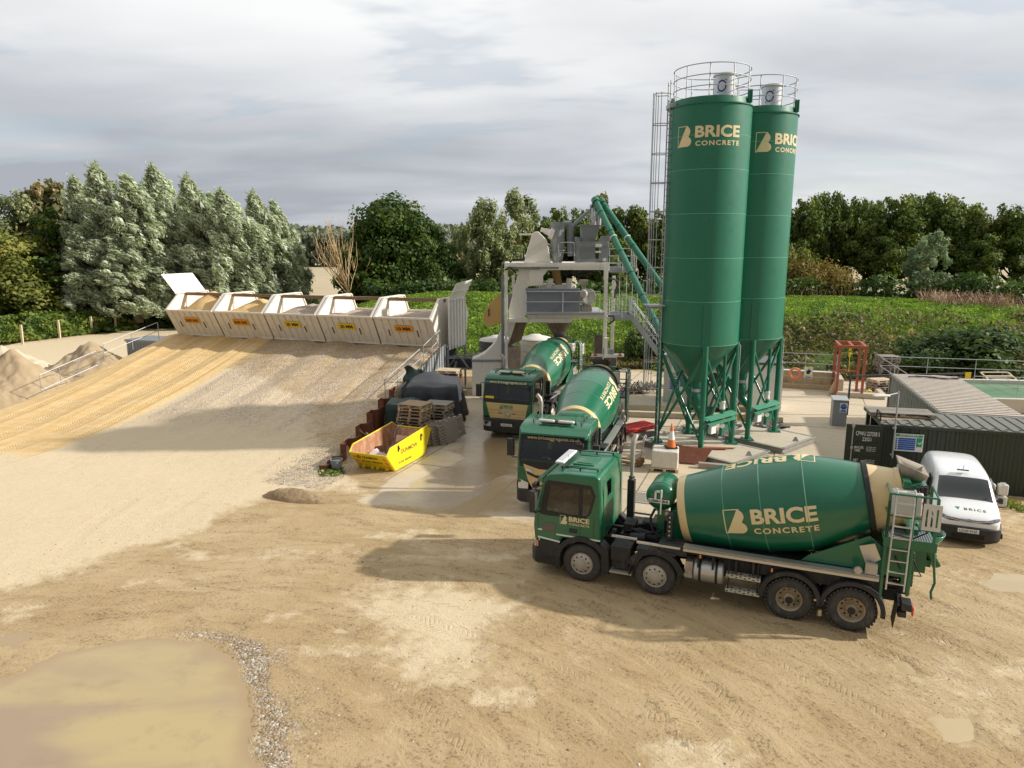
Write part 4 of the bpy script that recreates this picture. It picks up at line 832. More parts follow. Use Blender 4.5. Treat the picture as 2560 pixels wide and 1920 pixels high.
        for k in range(3): fpoly('grille_bar',CREAM,[(-.30,1.0-.07*k),(.30,1.0-.07*k),(.30,.965-.07*k),(-.30,.965-.07*k)],.026,.01)
        for s in (-1,1):
            mm=MB(); mm.prism([(-1.44,s*.80,.82),(-1.40,s*1.12,.80),(-1.22,s*1.235,.80),(-1.20,s*1.235,1.06),(-1.38,s*1.12,1.12),(-1.40,s*.80,1.02)],(.03,0,0)); hl=mm.build('headlight',LAMP,cab,bevel=.01)
            mm=MB(); mm.bx(-1.26,-1.22,s*1.235,s*1.25,.84,1.0); mm.build('indicator',AMB,cab)
        bz=(.34,.80)
    else:
        fpoly('header_band',BLK2,[(-1.18,2.50),(1.18,2.50),(1.15,2.74),(-1.15,2.74)],.014,.05,bevel=.01)
        fscreen(1.86,2.52)
        ftext('www.briceaggregates.co.uk',.145,1.80,.90,2.55,LCREAM,.030,.012)
        fpoly('lower_apron',BLK2,[(-1.14,1.70),(1.14,1.70),(1.16,1.86),(-1.16,1.86)],.008)
        fpoly('cab_sticker',SYEL,[(.65,1.88),(1.12,1.88),(1.12,1.98),(.65,1.98)],.010,.004)
        fpoly('grille_panel',CREAM,[(-1.02,1.68),(1.02,1.68),(.86,.95),(.70,.86),(0,.80),(-.70,.86),(-.86,.95)],.03,.04,bevel=.006)
        put('lettering',brand(.20),lambda u,v:Vector((fx(1.42+v,.036),.36-u,1.42+v)),SGRN,cab)
        mm=MB(); mm.lathe([(0,.17),(.03,.16),(.03,.13),(.015,.12),(.015,0)],(fx(1.22,.03),0,1.22),(-1,0,0.05),28); bd=mm.build('round_badge',RIM,cab)
        mm=MB(); [mm.bar((fx(1.22,.055),0,1.22),(fx(1.22,.055),math.sin(R(a))*.13,1.22+math.cos(R(a))*.13),.014,.025,up=(1,0,0)) for a in (0,120,240)]; mm.build('badge_star',ALU,bd)
        for z in (1.36,1.20,1.05): 
            for s in (-1,1): fpoly('grille_groove',mat('cream_shadow_line',(0.40,0.29,0.13),0.7),[(s*.22,z),(s*.90,z),(s*.90,z-.012),(s*.22,z-.012)],.034,.01)
        for k in range(8): fpoly('grille_slot',BLK2,[(-.72+k*.19,.93-.03*(1-abs(k-3.5)/3.5)),(-.60+k*.19,.93-.03*(1-abs(k-3.5)/3.5)),(-.60+k*.19,.895-.03*(1-abs(k-3.5)/3.5)),(-.72+k*.19,.895-.03*(1-abs(k-3.5)/3.5))],.036,.01)
        for s in (-1,1): fpoly('grille_slot',BLK2,[(s*.25,1.23),(s*.42,1.23),(s*.42,1.20),(s*.25,1.20)],.036,.01)
        for s in (-1,1):
            mm=MB(); mm.prism([(-1.50,s*.78,.56),(-1.46,s*1.10,.56),(-1.32,s*1.24,.60),(-1.32,s*1.24,.76),(-1.46,s*1.10,.82),(-1.50,s*.78,.78)],(.03,0,0)); mm.build('headlight',LAMP,cab,bevel=.01)
        bz=(.30,.96)
    # bumper, lower side panels
    mm=MB(); mm.prism([(-1.30,-1.235,bz[0]),(-1.46,-1.05,bz[0]),(-1.50,-.6,bz[0]),(-1.50,.6,bz[0]),(-1.46,1.05,bz[0]),(-1.30,1.235,bz[0]),(-.64,1.235,bz[0]),(-.64,-1.235,bz[0])],(0,0,bz[1]-bz[0])); mm.build('bumper',BLK,cab,bevel=.05,seg=3)
    mm=MB(); [mm.bx(-1.28,-.62,s*1.20,s*1.238,.78,1.02) for s in (-1,1)]; mm.build('lower_side_panel',BLK,cab,bevel=.01)
    mm=MB(); [mm.bx(-1.15,-.75,s*1.225,s*1.26,.50,.56) for s in (-1,1)]; mm.build('door_step',BLK2,cab)
    if plate:
        mm=MB(); mm.bx(-1.512,-1.498,-.27,.27,.62,.74); pl=mm.build('number_plate',WHT,cab); put('lettering',[text_bm(plate,.075,.02,.44)],lambda u,v:Vector((-1.516,.22-u,.642+v)),BLK2,pl)
        mm=MB(); [mm.bx(-1.505,-1.495,-.6,.6,.40+.05*k,.425+.05*k) for k in range(3)]; mm.build('bumper_grille',BLK2,cab)
    # mirrors
    for s in (-1,1):
        mm=MB(); mm.bx(-1.36,-1.22,s*1.33,s*1.56,1.90,2.48); mm.tube([(-1.15,s*1.2,2.55),(-1.25,s*1.35,2.54),(-1.28,s*1.42,2.4)],.018,6); mm.tube([(-1.2,s*1.2,1.82),(-1.27,s*1.4,1.84),(-1.28,s*1.42,1.95)],.018,6); mr=mm.build('mirror',BLK,cab,bevel=.03,seg=3)
        mm=MB(); mm.bx(-1.222,-1.216,s*1.35,s*1.54,1.95,2.44); mm.build('mirror_glass',LAMP,mr)
    mm=MB(); mm.bx(-1.48,-1.34,-1.06,-.82,2.40,2.52); mm.bar((-1.15,-.95,2.70),(-1.40,-.95,2.50),.025); mm.build('front_mirror',BLK,cab,bevel=.03)
    mm=MB(); mm.tube([(fx(1.86,.03),-.2,1.84),(fx(1.95,.03),-.75,1.95)],.012,5); mm.tube([(fx(1.86,.03),.6,1.84),(fx(1.95,.03),.05,1.95)],.012,5); mm.build('wiper',BLK2,cab)
    return root
mixer('green mixer truck parked side on in the foreground, cab to the left',(2.31,18.73,0),R(-22.15),'A',0)
phi=17.0; 
def place(FL,phi,bump=1.45):
    d=Vector((math.sin(R(phi)),math.cos(R(phi)))); n=Vector((math.cos(R(phi)),-math.sin(R(phi)))); o=Vector(FL[:2])+d*bump+n*1.25; return (o.x,o.y,0),R(90-phi)
l,a=place((.10,22.80),17.0); mixer('green mixer truck in the middle facing the camera, its cream nose behind the foreground cab',l,a,'C',-58)
l,a=place((-1.42,32.25),19.5); mixer('dark fronted mixer truck being loaded under the batching plant',l,a,'B',-50,'AY23 UUB')
# ---------------- cement silos ----------------
NAVY=mat('navy_emblem',(0.03,0.03,0.22),0.5)
STAIN=mat('stainless_filter',(0.62,0.63,0.65),0.30,0.6,0.1,0.05)
def silo(label,c,ladder,rot0=-94.5,zb=.27):
    root=thing('cement_silo',label,'silo',(c[0],c[1],0),0,'green cement silos'); r=1.62; z0,z1=4.75,14.2
    m=MB(); m.lathe([(z0,r),(14.19,r)],n=96,caps=False); m.lathe([(14.19,r),(14.21,r+.05),(14.25,r+.05),(14.27,1.53),(14.50,1.50),(14.52,0)],n=96,caps=False); tk=m.build('tank',SILO,root,ang=30)
    m=MB()
    for z in (z0+.01,6.55,8.3,10.05,11.75,13.05): m.lathe([(z,r),(z+.004,r+.006),(z+.016,r+.006),(z+.02,r)],n=96,caps=False)
    m.build('ring_seam',mat('seam_pale',(0.12,0.36,0.24),0.5),tk)
    m=MB(); m.lathe([(z0,r-.005),(3.0,.24),(2.85,.24),(2.72,.20)],n=64,caps=False); m.build('cone',SILO,root,ang=30)
    # lettering faces the camera side: phi measured from -y
    def fn(ph0): return lambda u,v:Vector((math.sin(ph0+u/r)*(r+.006),-math.cos(ph0+u/r)*(r+.006),12.62+v))
    ph=R(-62 if ladder else -20)
    put('lettering',brand(.80,.10),fn(ph),LCREAM,tk)
    angs=[rot0+90*k for k in range(4)]
    feet=[]
    for k,a in enumerate(angs):
        p=Vector((math.cos(R(a))*r,math.sin(R(a))*r,0)); feet.append(p)
        m=MB(); m.tube([p+Vector((0,0,zb+.03)),p+Vector((0,0,z0+.02))],.115,18); m.box(p+Vector((0,0,zb+.02)),(.5,.5,.04),R(a)); m.box(p*1.01+Vector((0,0,z0+.8)),(.03,.34,1.75),R(a)); [m.box(p+Matrix.Rotation(R(a),3,'Z')@Vector((dx,dy,zb+.06)),(.05,.05,.06)) for dx in (-.18,.18) for dy in (-.18,.18)]; m.build('leg',SILO,root,bevel=.004)
    for k in range(4):
        p,q=feet[k],feet[(k+1)%4]; d=(q-p).normalized()
        m=MB(); m.tube([p+Vector((0,0,zb+.35)),q+Vector((0,0,z0-.3))],.055,10)
        if k in (0,3) or True: m.tube([q+d*.0+Vector((0,0,zb+.35)),p+Vector((0,0,z0-.3))],.055,10)
        m.build('cross_brace',SILO,root)
    # outlet
    m=MB(); m.lathe([(2.72,.17),(2.55,.17),(2.45,.22),(2.3,.24),(2.15,.22),(2.05,.17),(1.95,.17)],n=24); m.tube([(0,0,2.0),(.12,-.1,1.75),(.28,-.2,1.5)],.16,14); m.build('outlet_valve',SILO,root,ang=40)
    m=MB(); m.lathe([(2.56,.20),(2.70,.20)],n=24); m.build('collar',STAIN,root)
    # fill pipe with coupling between the two right legs
    fp=(feet[0]*.42+feet[1]*.62); m=MB(); m.tube([(fp.x,fp.y,.75),(fp.x,fp.y,4.7)],.07,12); m.build('fill_pipe',SILO,root)
    m=MB(); m.lathe([(1.95,.12),(2.0,.13),(2.05,.11),(2.2,.11),(2.25,.13),(2.3,.12)],(fp.x,fp.y,0),n=18); m.build('coupling',WHT,root)
    a=(feet[1]-feet[0]).normalized()
    for kk,z in enumerate((1.75,1.55)):
        m=MB(); A0=feet[0]+a*.12; B0=feet[1]-a*.1; n_=Vector((a.y,-a.x,0)); w=.34
        m.add([A0+Vector((0,0,z)),B0+Vector((0,0,z+.02)),B0+n_*w+Vector((0,0,z-.10)),A0+n_*w+Vector((0,0,z-.10))],[(0,1,2,3)]); o=m.build('rain_shelf',mat('silo_green_pale',(0.06,0.25,0.15),0.5),root,smooth=False); so=o.modifiers.new('t','SOLIDIFY'); so.thickness=.02
    q=feet[0].lerp(feet[1],.26)+Vector((a.y,-a.x,0))*.12; m=MB(); m.box(q+Vector((0,0,1.22)),(.34,.16,.40),math.atan2(a.y,a.x)); m.build('control_cabinet',WHT,root,bevel=.01)
    q=feet[0].lerp(feet[1],.75); m=MB(); m.box(q+Vector((0,0,1.25)),(.7,.05,.65),math.atan2(a.y,a.x)); m.build('back_board',SILO,root)
    for z,mt in ((1.52,SYEL if ladder else mat('tag_pink',(0.7,.5,.65),.5)),(1.25,WHT)):
        m=MB(); m.lathe([(0,.11),(.01,.11)],(fp.x+.0,fp.y-.14,z),(0,-1,0.2),18); m.build('tag_disc',mt,root)
    m=MB(); [m.tube([(q.x-.5+.1*j,q.y-.1,1.1),(q.x-.45+.12*j,q.y-.2,.75-.05*j),(q.x-.2+.1*j,q.y-.1,.62),(q.x,q.y,1.0)],.012,5) for j in range(3)]; m.tube([feet[1]+Vector((.13,-.05,.6)),feet[1]+Vector((.14,-.05,4.6)),feet[1]+Vector((.0,-.1,4.75))],.018,6); m.build('cable',GALV,root)
    # roof: guard rail, filter, hatch, lifting lugs
    m=MB(); pts=[(math.cos(2*math.pi*k/40)*1.50,math.sin(2*math.pi*k/40)*1.50) for k in range(41)]
    for z in (15.68,15.28,14.88): m.tube([(x,y,z) for x,y in pts],.020,6,False)
    for k in range(0,40,4): x,y=pts[k]; m.tube([(x,y,14.45),(x,y,15.68)],.022,6)
    m.build('guard_rail',GALV,root)
    fx_,fy_=.55,.1
    m=MB(); m.lathe([(14.50,.42),(15.48,.42),(15.50,.47),(15.58,.47),(15.66,.30),(15.67,0)],(fx_,fy_,0),n=40); fl=m.build('dust_filter',STAIN,root)
    m=MB(); f=lambda a,rr:(fx_-.18+math.cos(a)*rr*.5-.0,fy_-.43+0.0,15.05+math.sin(a)*rr)
    def on(u,v): ph=-.55+u/.42; return Vector((fx_+math.sin(ph)*.426,fy_-math.cos(ph)*.426,15.08+v))
    N=28; V=[];F=[]
    for k in range(N):
        a_=2*math.pi*k/N
        for rr in (.17,.23): V.append(on(math.cos(a_)*rr*.8,math.sin(a_)*rr))
    F=[(2*k,2*k+1,(2*k+3)%(2*N),(2*k+2)%(2*N)) for k in range(N)]; m.add(V,F); m.add([on(.14,.26),on(.18,.22),on(-.14,-.26),on(-.18,-.22)],[(0,1,2,3)]); m.build('emblem',NAVY,fl,smooth=False)
    m=MB(); m.lathe([(14.5,.28),(14.62,.30),(14.64,0)],(-.75,-.2,0),n=24); m.build('hatch',GALV,root)
    m=MB(); 
    for a_ in (-38,150): p=Vector((math.cos(R(a_))*1.60,math.sin(R(a_))*1.60,14.5)); m.box(p,(.16,.05,.55),R(a_)+1.57); m.box(p+Vector((0,0,.05)),(.05,.2,.5),R(a_)+1.57)
    m.build('lifting_lug',SILO,root,bevel=.01)
    if ladder:
        lx=-r-.07; m=MB()
        for y in (-.22,.22): m.tube([(lx,y,.3),(lx,y,15.3)],.028,6)
        for k in range(54): z=.5+k*.265; m.tube([(lx,-.22,z),(lx,.22,z)],.018,5)
        m.build('ladder',GALV,root)
        def cage(z0,z1,dx): 
            m=MB(); P=[(dx+lx-.30-.34*math.cos(t)-0.0,.32*math.sin(t)) for t in np.linspace(-1.35,1.35,9)]; P=[(lx,-.24)]+[(p[0]+.0,p[1]) for p in P]+[(lx,.24)]
            z=z0
            while z<=z1+.01: m.tube([(x,y,z) for x,y in P],.020,5); z+=1.15
            for x,y in P[1:-1:2]: m.tube([(x,y,z0),(x,y,z1)],.016,5)
            m.build('safety_cage',GALV,root)
        cage(2.75,6.2,0); cage(6.75,14.85,0)
        m=MB(); m.bx(lx-.7,lx+.1,-.4,.4,6.30,6.35); m.bx(lx-.05,-1.3,-.35,.35,14.25,14.42); rail(m,[(lx-.7,-.4,6.35),(lx-.7,.4,6.35)],1.0,.016); m.build('rest_platform',GALV,root)
    return root,feet
S1,F1=silo('near cement silo, the left one, with the caged ladder up its left side',(8.05,30.38),True)
S2,F2=silo('far cement silo, partly hidden behind the silo with the ladder',(10.68,32.42),False)
# steel edged concrete bases
def base(label,P,z=.27):
    root=thing('silo_base',label,'foundation',(0,0,0)); c=sum((Vector(p) for p in P),Vector())/4; root.location=(c.x,c.y,0)
    L=[Vector((p[0]-c.x,p[1]-c.y,0)) for p in P]
    m=MB(); m.prism([p*.985+Vector((0,0,.03)) for p in L],(0,0,z-.045)); m.build('slab',CONC,root)
    m=MB()
    for k in range(4):
        p,q=L[k],L[(k+1)%4]; 
        for zz in (.03,z-.012): m.bar(p+Vector((0,0,zz)),q+Vector((0,0,zz)),.16,.02)
        m.bar(p*.985+Vector((0,0,z/2)),q*.985+Vector((0,0,z/2)),.02,z-.04)
    m.build('steel_edge',mat('edge_steel',(0.30,0.29,0.26),0.6,.2,0.2,0.4),root)
    for k in range(4):
        p=L[k].lerp(L[(k+1)%4],.5)*.93; m=MB(); m.prism([p+Vector((-.14,0,z)),p+Vector((.14,0,z)),p+Vector((.04,0,z+.2)),p+Vector((-.04,0,z+.2))],(0,.02,0)); m.build('lifting_eye',GALV,root)
    return root
e1=Vector((.66,-.75,0)).normalized(); e2=Vector((.75,.66,0)).normalized()
def rect(c,a0,a1,b0,b1): c=Vector((c[0],c[1],0)); return [c+e1*a0+e2*b0,c+e1*a1+e2*b0,c+e1*a1+e2*b1,c+e1*a0+e2*b1]
base('steel edged concrete slab under the silo with the ladder',rect((8.05,30.38),-1.7,2.9,-1.4,1.25))
base('steel edged concrete slab under the far silo',rect((10.68,32.42),-2.3,2.9,-1.25,1.6))
# screw conveyors
def auger(label,P,Q,r=.15):
    root=thing('screw_conveyor',label,'screw conveyor',P,0,'green screw conveyors'); P,Q=Vector(P),Vector(Q); D=Q-P; L=D.length; d=D/L
    m=MB(); m.tube([(0,0,0),D],r,20)
    for t in np.arange(.8,L,1.75): m.tube([d*t,d*(t+.05)],r+.03,20)
    m.tube([d*(L-.25),d*(L+.05)],r+.06,20); m.tube([d*(L-.15),d*(L-.15)+Vector((-.0,0,-.55))],r*.9,16); m.tube([d*-.35,d*0],r*.8,16); m.build('tube',SILO,root,ang=40)
    m=MB(); m.tube([d*(L*.78),d*(L*.78+.06)],r+.035,20); m.build('clamp_band',WHT,root)
    m=MB(); m.tube([d*-.75,d*-.35],r*.75,14); m.build('motor',BLUG,root)
    return root
TY=42.3
auger('green screw conveyor rising from the silo with the ladder to the plant top',(8.30,30.2,1.45),gy(1488,500,TY),.17)
auger('second green screw conveyor, from the far silo, right of its twin',(10.85,32.2,1.6),gy(1503,503,TY+.4),.17)
# ---------------- batching plant ----------------
def T_(x,y,Y): return gy(x,y,Y)
def pbox(m,x0,y0,x1,y1,Y,dep):
    "box whose front face spans the given photo pixels at distance Y"
    a,b=gy(x0,y0,Y),gy(x1,y1,Y); return m.bx(a.x,b.x,Y,Y+dep,b.z,a.z)
def ppoly(m,pts,Y,dep): return m.prism([gy(x,y,Y) for x,y in pts],(0,dep,0))
def plant():
    root=thing('batching_plant','off-white steel batching plant tower with grey hoppers straddling the truck lane','batching plant',(0,0,0)); c=gy(1390,960,42.5); root.location=(c.x,42.5,0); off=Vector((c.x,42.5,0))
    def B(m,n,mt,**k):
        m.v=[(x-off.x,y-off.y,z) for x,y,z in m.v]; return m.build(n,mt,root,**k)
    Y=41.2
    def zpost(x0,x1,ytop,Yp,n,mt,dep=.2):
        a,b=gy(x0,ytop,Yp),gy(x1,ytop,Yp); m=MB(); m.bx(a.x,b.x,Yp,Yp+dep,0,a.z); return B(m,n,mt,bevel=.008)
    zpost(1261,1269,657,Y,'post',OFFW); zpost(1512.5,1521,659,Y,'post',OFFW)
    zpost(1253,1260,690,Y-.02,'post',BLUG,.16)
    zpost(1280,1287,690,Y+3.2,'post',OFFW); zpost(1532,1539,690,Y+3.0,'post',OFFW)
    m=MB(); pbox(m,1261,657,1521,667,Y-.02,.3); pbox(m,1350,666,1521,675,Y+.0,.2); a=gy(1261,657,Y); b=gy(1521,657,Y)
    for xx in (a.x,b.x-.2): m.bx(xx,xx+.2,Y+.28,Y+3.2,a.z-.22,a.z)
    m.bx(a.x,b.x,Y+3.0,Y+3.2,a.z-.25,a.z); m.bx(a.x+.2,b.x-.2,Y+.3,Y+3.0,a.z-.08,a.z-.03); B(m,'top_deck',OFFW,bevel=.01)
    m=MB(); pbox(m,1280,668,1397,672,Y-.05,.1); B(m,'deck_fascia',BLUG)
    m=MB(); a=gy(1272,797,Y); b=gy(1430,806,Y); m.bx(a.x,b.x,Y-.02,Y+.2,b.z,a.z); a=gy(1320,786,Y); b=gy(1512,797,Y); m.bx(a.x,b.x,Y+.05,Y+.3,b.z,a.z); m.bx(a.x,b.x,Y+2.8,Y+3.0,b.z,a.z); [m.bx(x,x+.15,Y+.3,Y+2.8,b.z+.05,a.z) for x in np.linspace(a.x,b.x-.15,5)]; B(m,'mixer_beam',OFFW,bevel=.008)
    m=MB(); pbox(m,1315,781,1512,785,Y-.35,3.5); B(m,'mixer_deck',GALV)
    # elevator casing
    m=MB(); ppoly(m,[(1332,583),(1338,579),(1346,579),(1367,600),(1369,607),(1377,657),(1310,657)],Y+.3,1.3); B(m,'elevator_head',OFFW,bevel=.03)
    m=MB(); ppoly(m,[(1299,673),(1325,673),(1325,714),(1315,722),(1316,785),(1310,797),(1272,797),(1272,775)],Y+.25,1.2); B(m,'elevator_casing',OFFW,bevel=.02)
    m=MB(); ppoly(m,[(1324,673),(1372,673),(1358,690),(1358,714),(1324,715)],Y+.1,1.5); B(m,'aggregate_hopper',OFFW,bevel=.02)
    m=MB(); ppoly(m,[(1290,806),(1317,806),(1304,850),(1271,866),(1269,869)],Y+.5,.9); B(m,'skip_chute',mat('chute_brown',(0.22,0.16,0.10),0.8,0.1,0.3,0.5,dirtcol=(0.12,0.09,0.06)))
    m=MB(); ppoly(m,[(1269,806),(1289,806),(1271,862)],Y+.3,.1); B(m,'chute_cheek',OFFW)
    m=MB(); a=gy(1270,868,Y+.5); b=gy(1302,868,Y+.5); m.bx(a.x,b.x,Y+.5,Y+1.4,0,a.z); [m.bx(x,x+.06,Y+.46,Y+.5,0,a.z-.05) for x in np.linspace(a.x,b.x-.06,5)]; B(m,'stained_column',mat('stained_cladding',(0.50,0.40,0.32),0.7,0,0.2,0.6,dirtcol=(0.25,0.12,0.07),streak=.9))
    # curved fairing in front of the water tank
    A0=gy(1178,988,Y+.45); m=MB(); pts=[(1180,898),(1195,893),(1212,884),(1228,869),(1240,853),(1249,835),(1253,822)]; P=[gy(x,y,Y+.45) for x,y in pts]; xr=gy(1254,900,Y+.45).x
    m.prism([Vector((P[0].x,Y+.45,0))]+P+[Vector((xr,Y+.45,P[-1].z)),Vector((xr,Y+.45,0))],(0,1.3,0)); B(m,'fairing',OFFW,bevel=.02)
    m=MB(); m.bx(P[0].x-.03,xr+.02,Y+.41,Y+.45,P[0].z-.16,P[0].z-.02); B(m,'fairing_trim',GREY)
    m=MB(); ppoly(m,[(1255,734),(1247,735),(1222,761),(1207,790),(1216,817),(1255,807)],Y+.6,.08); B(m,'skip_gate',OCHRE,bevel=.01)
    m=MB(); m.tube([gy(1223,772,Y+.55),gy(1221,779,Y+.5),gy(1223,784,Y+.5),gy(1221,790,Y+.55)],.04,6); B(m,'gate_handle',RUST)
    m=MB(); pbox(m,1262,735,1282,770,Y+1.2,.1); B(m,'side_panel',GREY)
    # mixer level
    m=MB(); pbox(m,1316,721,1448,781,Y-.2,.06); pbox(m,1314,721,1448,728,Y-.22,.02); B(m,'screen_panel',BLUG,bevel=.01)
    m=MB(); a=gy(1315,729,Y-.4); b=gy(1512,781,Y-.4); rail(m,[(a.x,Y-.35,b.z),(b.x-.3,Y-.35,b.z)],a.z-b.z,.022,(1,.5),2.0); B(m,'guard_rail',GALV)
    m=MB(); pbox(m,1350,712,1440,745,Y+.7,1.8); B(m,'mixer_trough',OFFW,bevel=.05)
    for q_ in ([(1372,698),(1384,698),(1378,723),(1366,723)],[(1420,697),(1431,697),(1427,723),(1417,723)]): m=MB(); ppoly(m,q_,Y+.5,1.0); B(m,'mixer_lid',OFFW,bevel=.01)
    m=MB(); m.tube([gy(1389,674,Y+1.0),gy(1393,700,Y+1.0),gy(1399,716,Y+1.0)],[.24,.26,.17],18); B(m,'cement_chute',mat('stained_ochre',(0.40,0.25,0.10),0.7,0,0.25,0.5,dirtcol=(0.2,0.1,0.05)))
    cm=gy(1463,742,Y+.6); m=MB(); m.lathe([(-.05,0),(0,.40),(.08,.48),(.45,.48),(.55,.42),(.6,0)],cm,(.35,-1,0.05),32); m.lathe([(.55,.24),(.80,.24),(.86,.18),(.87,0)],cm+Vector((-.0,0,.2)),(-.25,-1,0.05),24); B(m,'mixer_motor',mat('splashed_white',(0.55,0.52,0.46),0.45,0.2,0.15,0.6,dirtcol=(0.32,0.28,0.23)))
    m=MB(); pbox(m,1448,700,1470,712,Y+1.0,.5); pbox(m,1455,712,1465,725,Y+1.1,.3); B(m,'mixer_drive',RIM,bevel=.01); m=MB(); pbox(m,1450,762,1480,778,Y+.3,.8); [m.tube([gy(1450+6*k,756,Y+.2),gy(1448+8*k,776,Y+.1)],.03,6) for k in range(5)]; B(m,'mixer_drive',RIM,bevel=.01)
    # discharge
    m=MB(); a=gy(1396,806,Y+1.4); m.lathe([(a.z,.78),(a.z-.12,.72),(a.z-.75,.30),(a.z-1.0,.27)],(a.x,a.y,0),n=28,caps=False); B(m,'discharge_cone',mat('wet_steel',(0.16,0.13,0.10),0.5,0.4,0.3,0.5,dirtcol=(0.35,0.30,0.22)))
    m=MB(); m.lathe([(a.z-1.0,.30),(a.z-1.12,.30)],(a.x,a.y,0),n=24); B(m,'orange_collar',RUSTP)
    m=MB(); pbox(m,1368,800,1425,808,Y+.4,1.9); B(m,'gate_box',OFFW,bevel=.02)
    # top level
    zt=gy(1380,657,Y).z
    def cyl(x0,x1,y0,y1,Yc,n,mt,prof=None):
        a=gy((x0+x1)/2,y1,Yc); r=(gy(x1,y1,Yc).x-gy(x0,y1,Yc).x)/2; zt_=gy(x0,y0,Yc).z; mm=MB(); mm.lathe([(a.z,r),(zt_,r)],(a.x,Yc,0),n=28); return mm,a,r,zt_
    m,a,r,_=cyl(1376,1411,555,627,Y+1.2,'',GREY); m.lathe([(a.z-.9,.22),(a.z,r)],(a.x,Y+1.2,0),n=28); m.lathe([(a.z,r+.12),(a.z+.05,r+.12)],(a.x,Y+1.2,0),n=28); m.lathe([(_-.3,r+.02),(_-.26,r+.02)],(a.x,Y+1.2,0),n=28); B(m,'dust_filter',GREY)
    m=MB(); p=gy(1362,577,Y+1.1); m.lathe([(0,.16),(.3,.20),(.32,.34),(.55,.36)],p,(1,0,-.35),18); m.lathe([(-.25,.13),(0,.13)],p,(1,0,-.35),14); m.bx(p.x-1.5,p.x-.6,Y+.9,Y+1.5,p.z-.25,p.z-.15); B(m,'fan',OFFW)
    m=MB(); m.tube([gy(1408,560,Y+1.4),gy(1423,560,Y+1.4),gy(1425,572,Y+1.4),gy(1428,640,Y+1.5)],.2,14); m.tube([gy(1428,575,Y+1.5),gy(1440,556,Y+1.6),gy(1458,540,Y+1.6),gy(1474,526,Y+1.6)],.10,10); m.tube([gy(1436,600,Y+1.2),gy(1448,600,Y+1.2),gy(1452,615,Y+1.2)],.2,10); B(m,'duct',GREY)
    m=MB(); a,b,c_,d=gy(1455,564,Y+.7),gy(1500,564,Y+.7),gy(1457,605,Y+.7),gy(1488,605,Y+.7)
    m.add([a,b,b+Vector((0,1.4,0)),a+Vector((0,1.4,0)),c_+Vector((0,.2,0)),d+Vector((0,.2,0)),d+Vector((0,1.2,0)),c_+Vector((0,1.2,0))],[(0,1,2,3),(4,7,6,5),(0,4,5,1),(1,5,6,2),(2,6,7,3),(3,7,4,0)]); m.bx(a.x-.1,b.x+.5,Y+.6,Y+2.2,a.z,a.z+.04); pbox(m,1448,615,1488,657,Y+.7,1.1); B(m,'weigh_hopper',GREY,bevel=.015)
    m=MB(); pbox(m,1439,604,1446,657,Y+.1,.1); pbox(m,1440,604,1520,616,Y+.08,.08); pbox(m,1505,590,1523,640,Y+.5,.8); pbox(m,1498,605,1520,657,Y+.12,.08); pbox(m,1440,648,1520,658,Y+.08,.08); B(m,'frame_panel',GREY,bevel=.008)
    m=MB(); pbox(m,1489,611,1503,618,Y-.02,.2); pbox(m,1489,628,1501,632,Y+.0,.2); pbox(m,1507,646,1514,653,Y-.02,.1); B(m,'junction_box',WHT,bevel=.01)
    m=MB(); p=gy(1485,531,TY); 
    for dx,rr in ((0,.17),(.30,.13)): m.lathe([(-.9,.10),(-.75,rr),(-.15,rr),(-.05,rr*.9),(.25,rr*1.0)],p+Vector((dx,0,0)),(0,0,1),16); m.lathe([(-.3,rr+.03),(-.25,rr+.03)],p+Vector((dx,0,0)),(0,0,1),16)
    [m.tube([p+Vector((dx,-.3,.3)),p+Vector((dx*1.1,-.3,-.95))],.02,6) for dx in (-.25,.0)]; B(m,'inlet_spout',STAIN)
    m=MB(); a=gy(1397,606,Y); b=gy(1436,657,Y); m.tube([(a.x,Y+.1,b.z),(a.x,Y+.1,a.z-.1),(a.x+.1,Y+.1,a.z),(b.x-.1,Y+.1,a.z),(b.x,Y+.1,a.z-.1),(b.x,Y+.1,b.z)],.025,6); m.tube([(a.x,Y+.1,(a.z+b.z)/2),(b.x,Y+.1,(a.z+b.z)/2)],.02,6); B(m,'guard_rail',GALV)
    # right hand access decks with rails, ladders and stair
    def deck(x0,x1,y,Yd,dep,h=1.1):
        a,b=gy(x0,y,Yd),gy(x1,y,Yd); m=MB(); m.bx(a.x,b.x,Yd,Yd+dep,a.z-.22,a.z-.17); 
        for yy in (Yd,Yd+dep-.02): m.bx(a.x,b.x,yy,yy+.02,a.z-.3,a.z)
        m.bx(b.x-.02,b.x,Yd,Yd+dep,a.z-.3,a.z)
        rail(m,[(a.x,Yd,a.z-.2),(b.x,Yd,a.z-.2),(b.x,Yd+dep,a.z-.2),(a.x,Yd+dep,a.z-.2)],h,.022,(1,.66,.33),.7); B(m,'access_deck',GALV); return a,b
    deck(1523,1590,668,Y+.4,1.8,1.25); a,b=deck(1523,1586,787,Y+.2,1.9,1.15)
    m=MB(); l=gy(1550,675,Y+.5); l2=gy(1551,787,Y+.5)
    for dx in (0,.4): m.tube([(l.x+dx,l.y,l2.z),(l.x+dx,l.y,l.z+.3)],.022,6)
    for z in np.arange(l2.z,l.z+.2,.28): m.tube([(l.x,l.y,z),(l.x+.4,l.y,z)],.013,5)
    for dx in (.8,1.1): m.tube([(l.x+dx,l.y+.3,l2.z),(l.x+dx,l.y+.3,l.z)],.022,6)
    B(m,'ladder',GALV)
    m=MB(); s0=Vector((b.x,Y+.9,a.z-.2)); s1=gy(1648,868,Y-2.0); s1=Vector((s1.x+1.0,s0.y,max(.2,s1.z-1.3)))
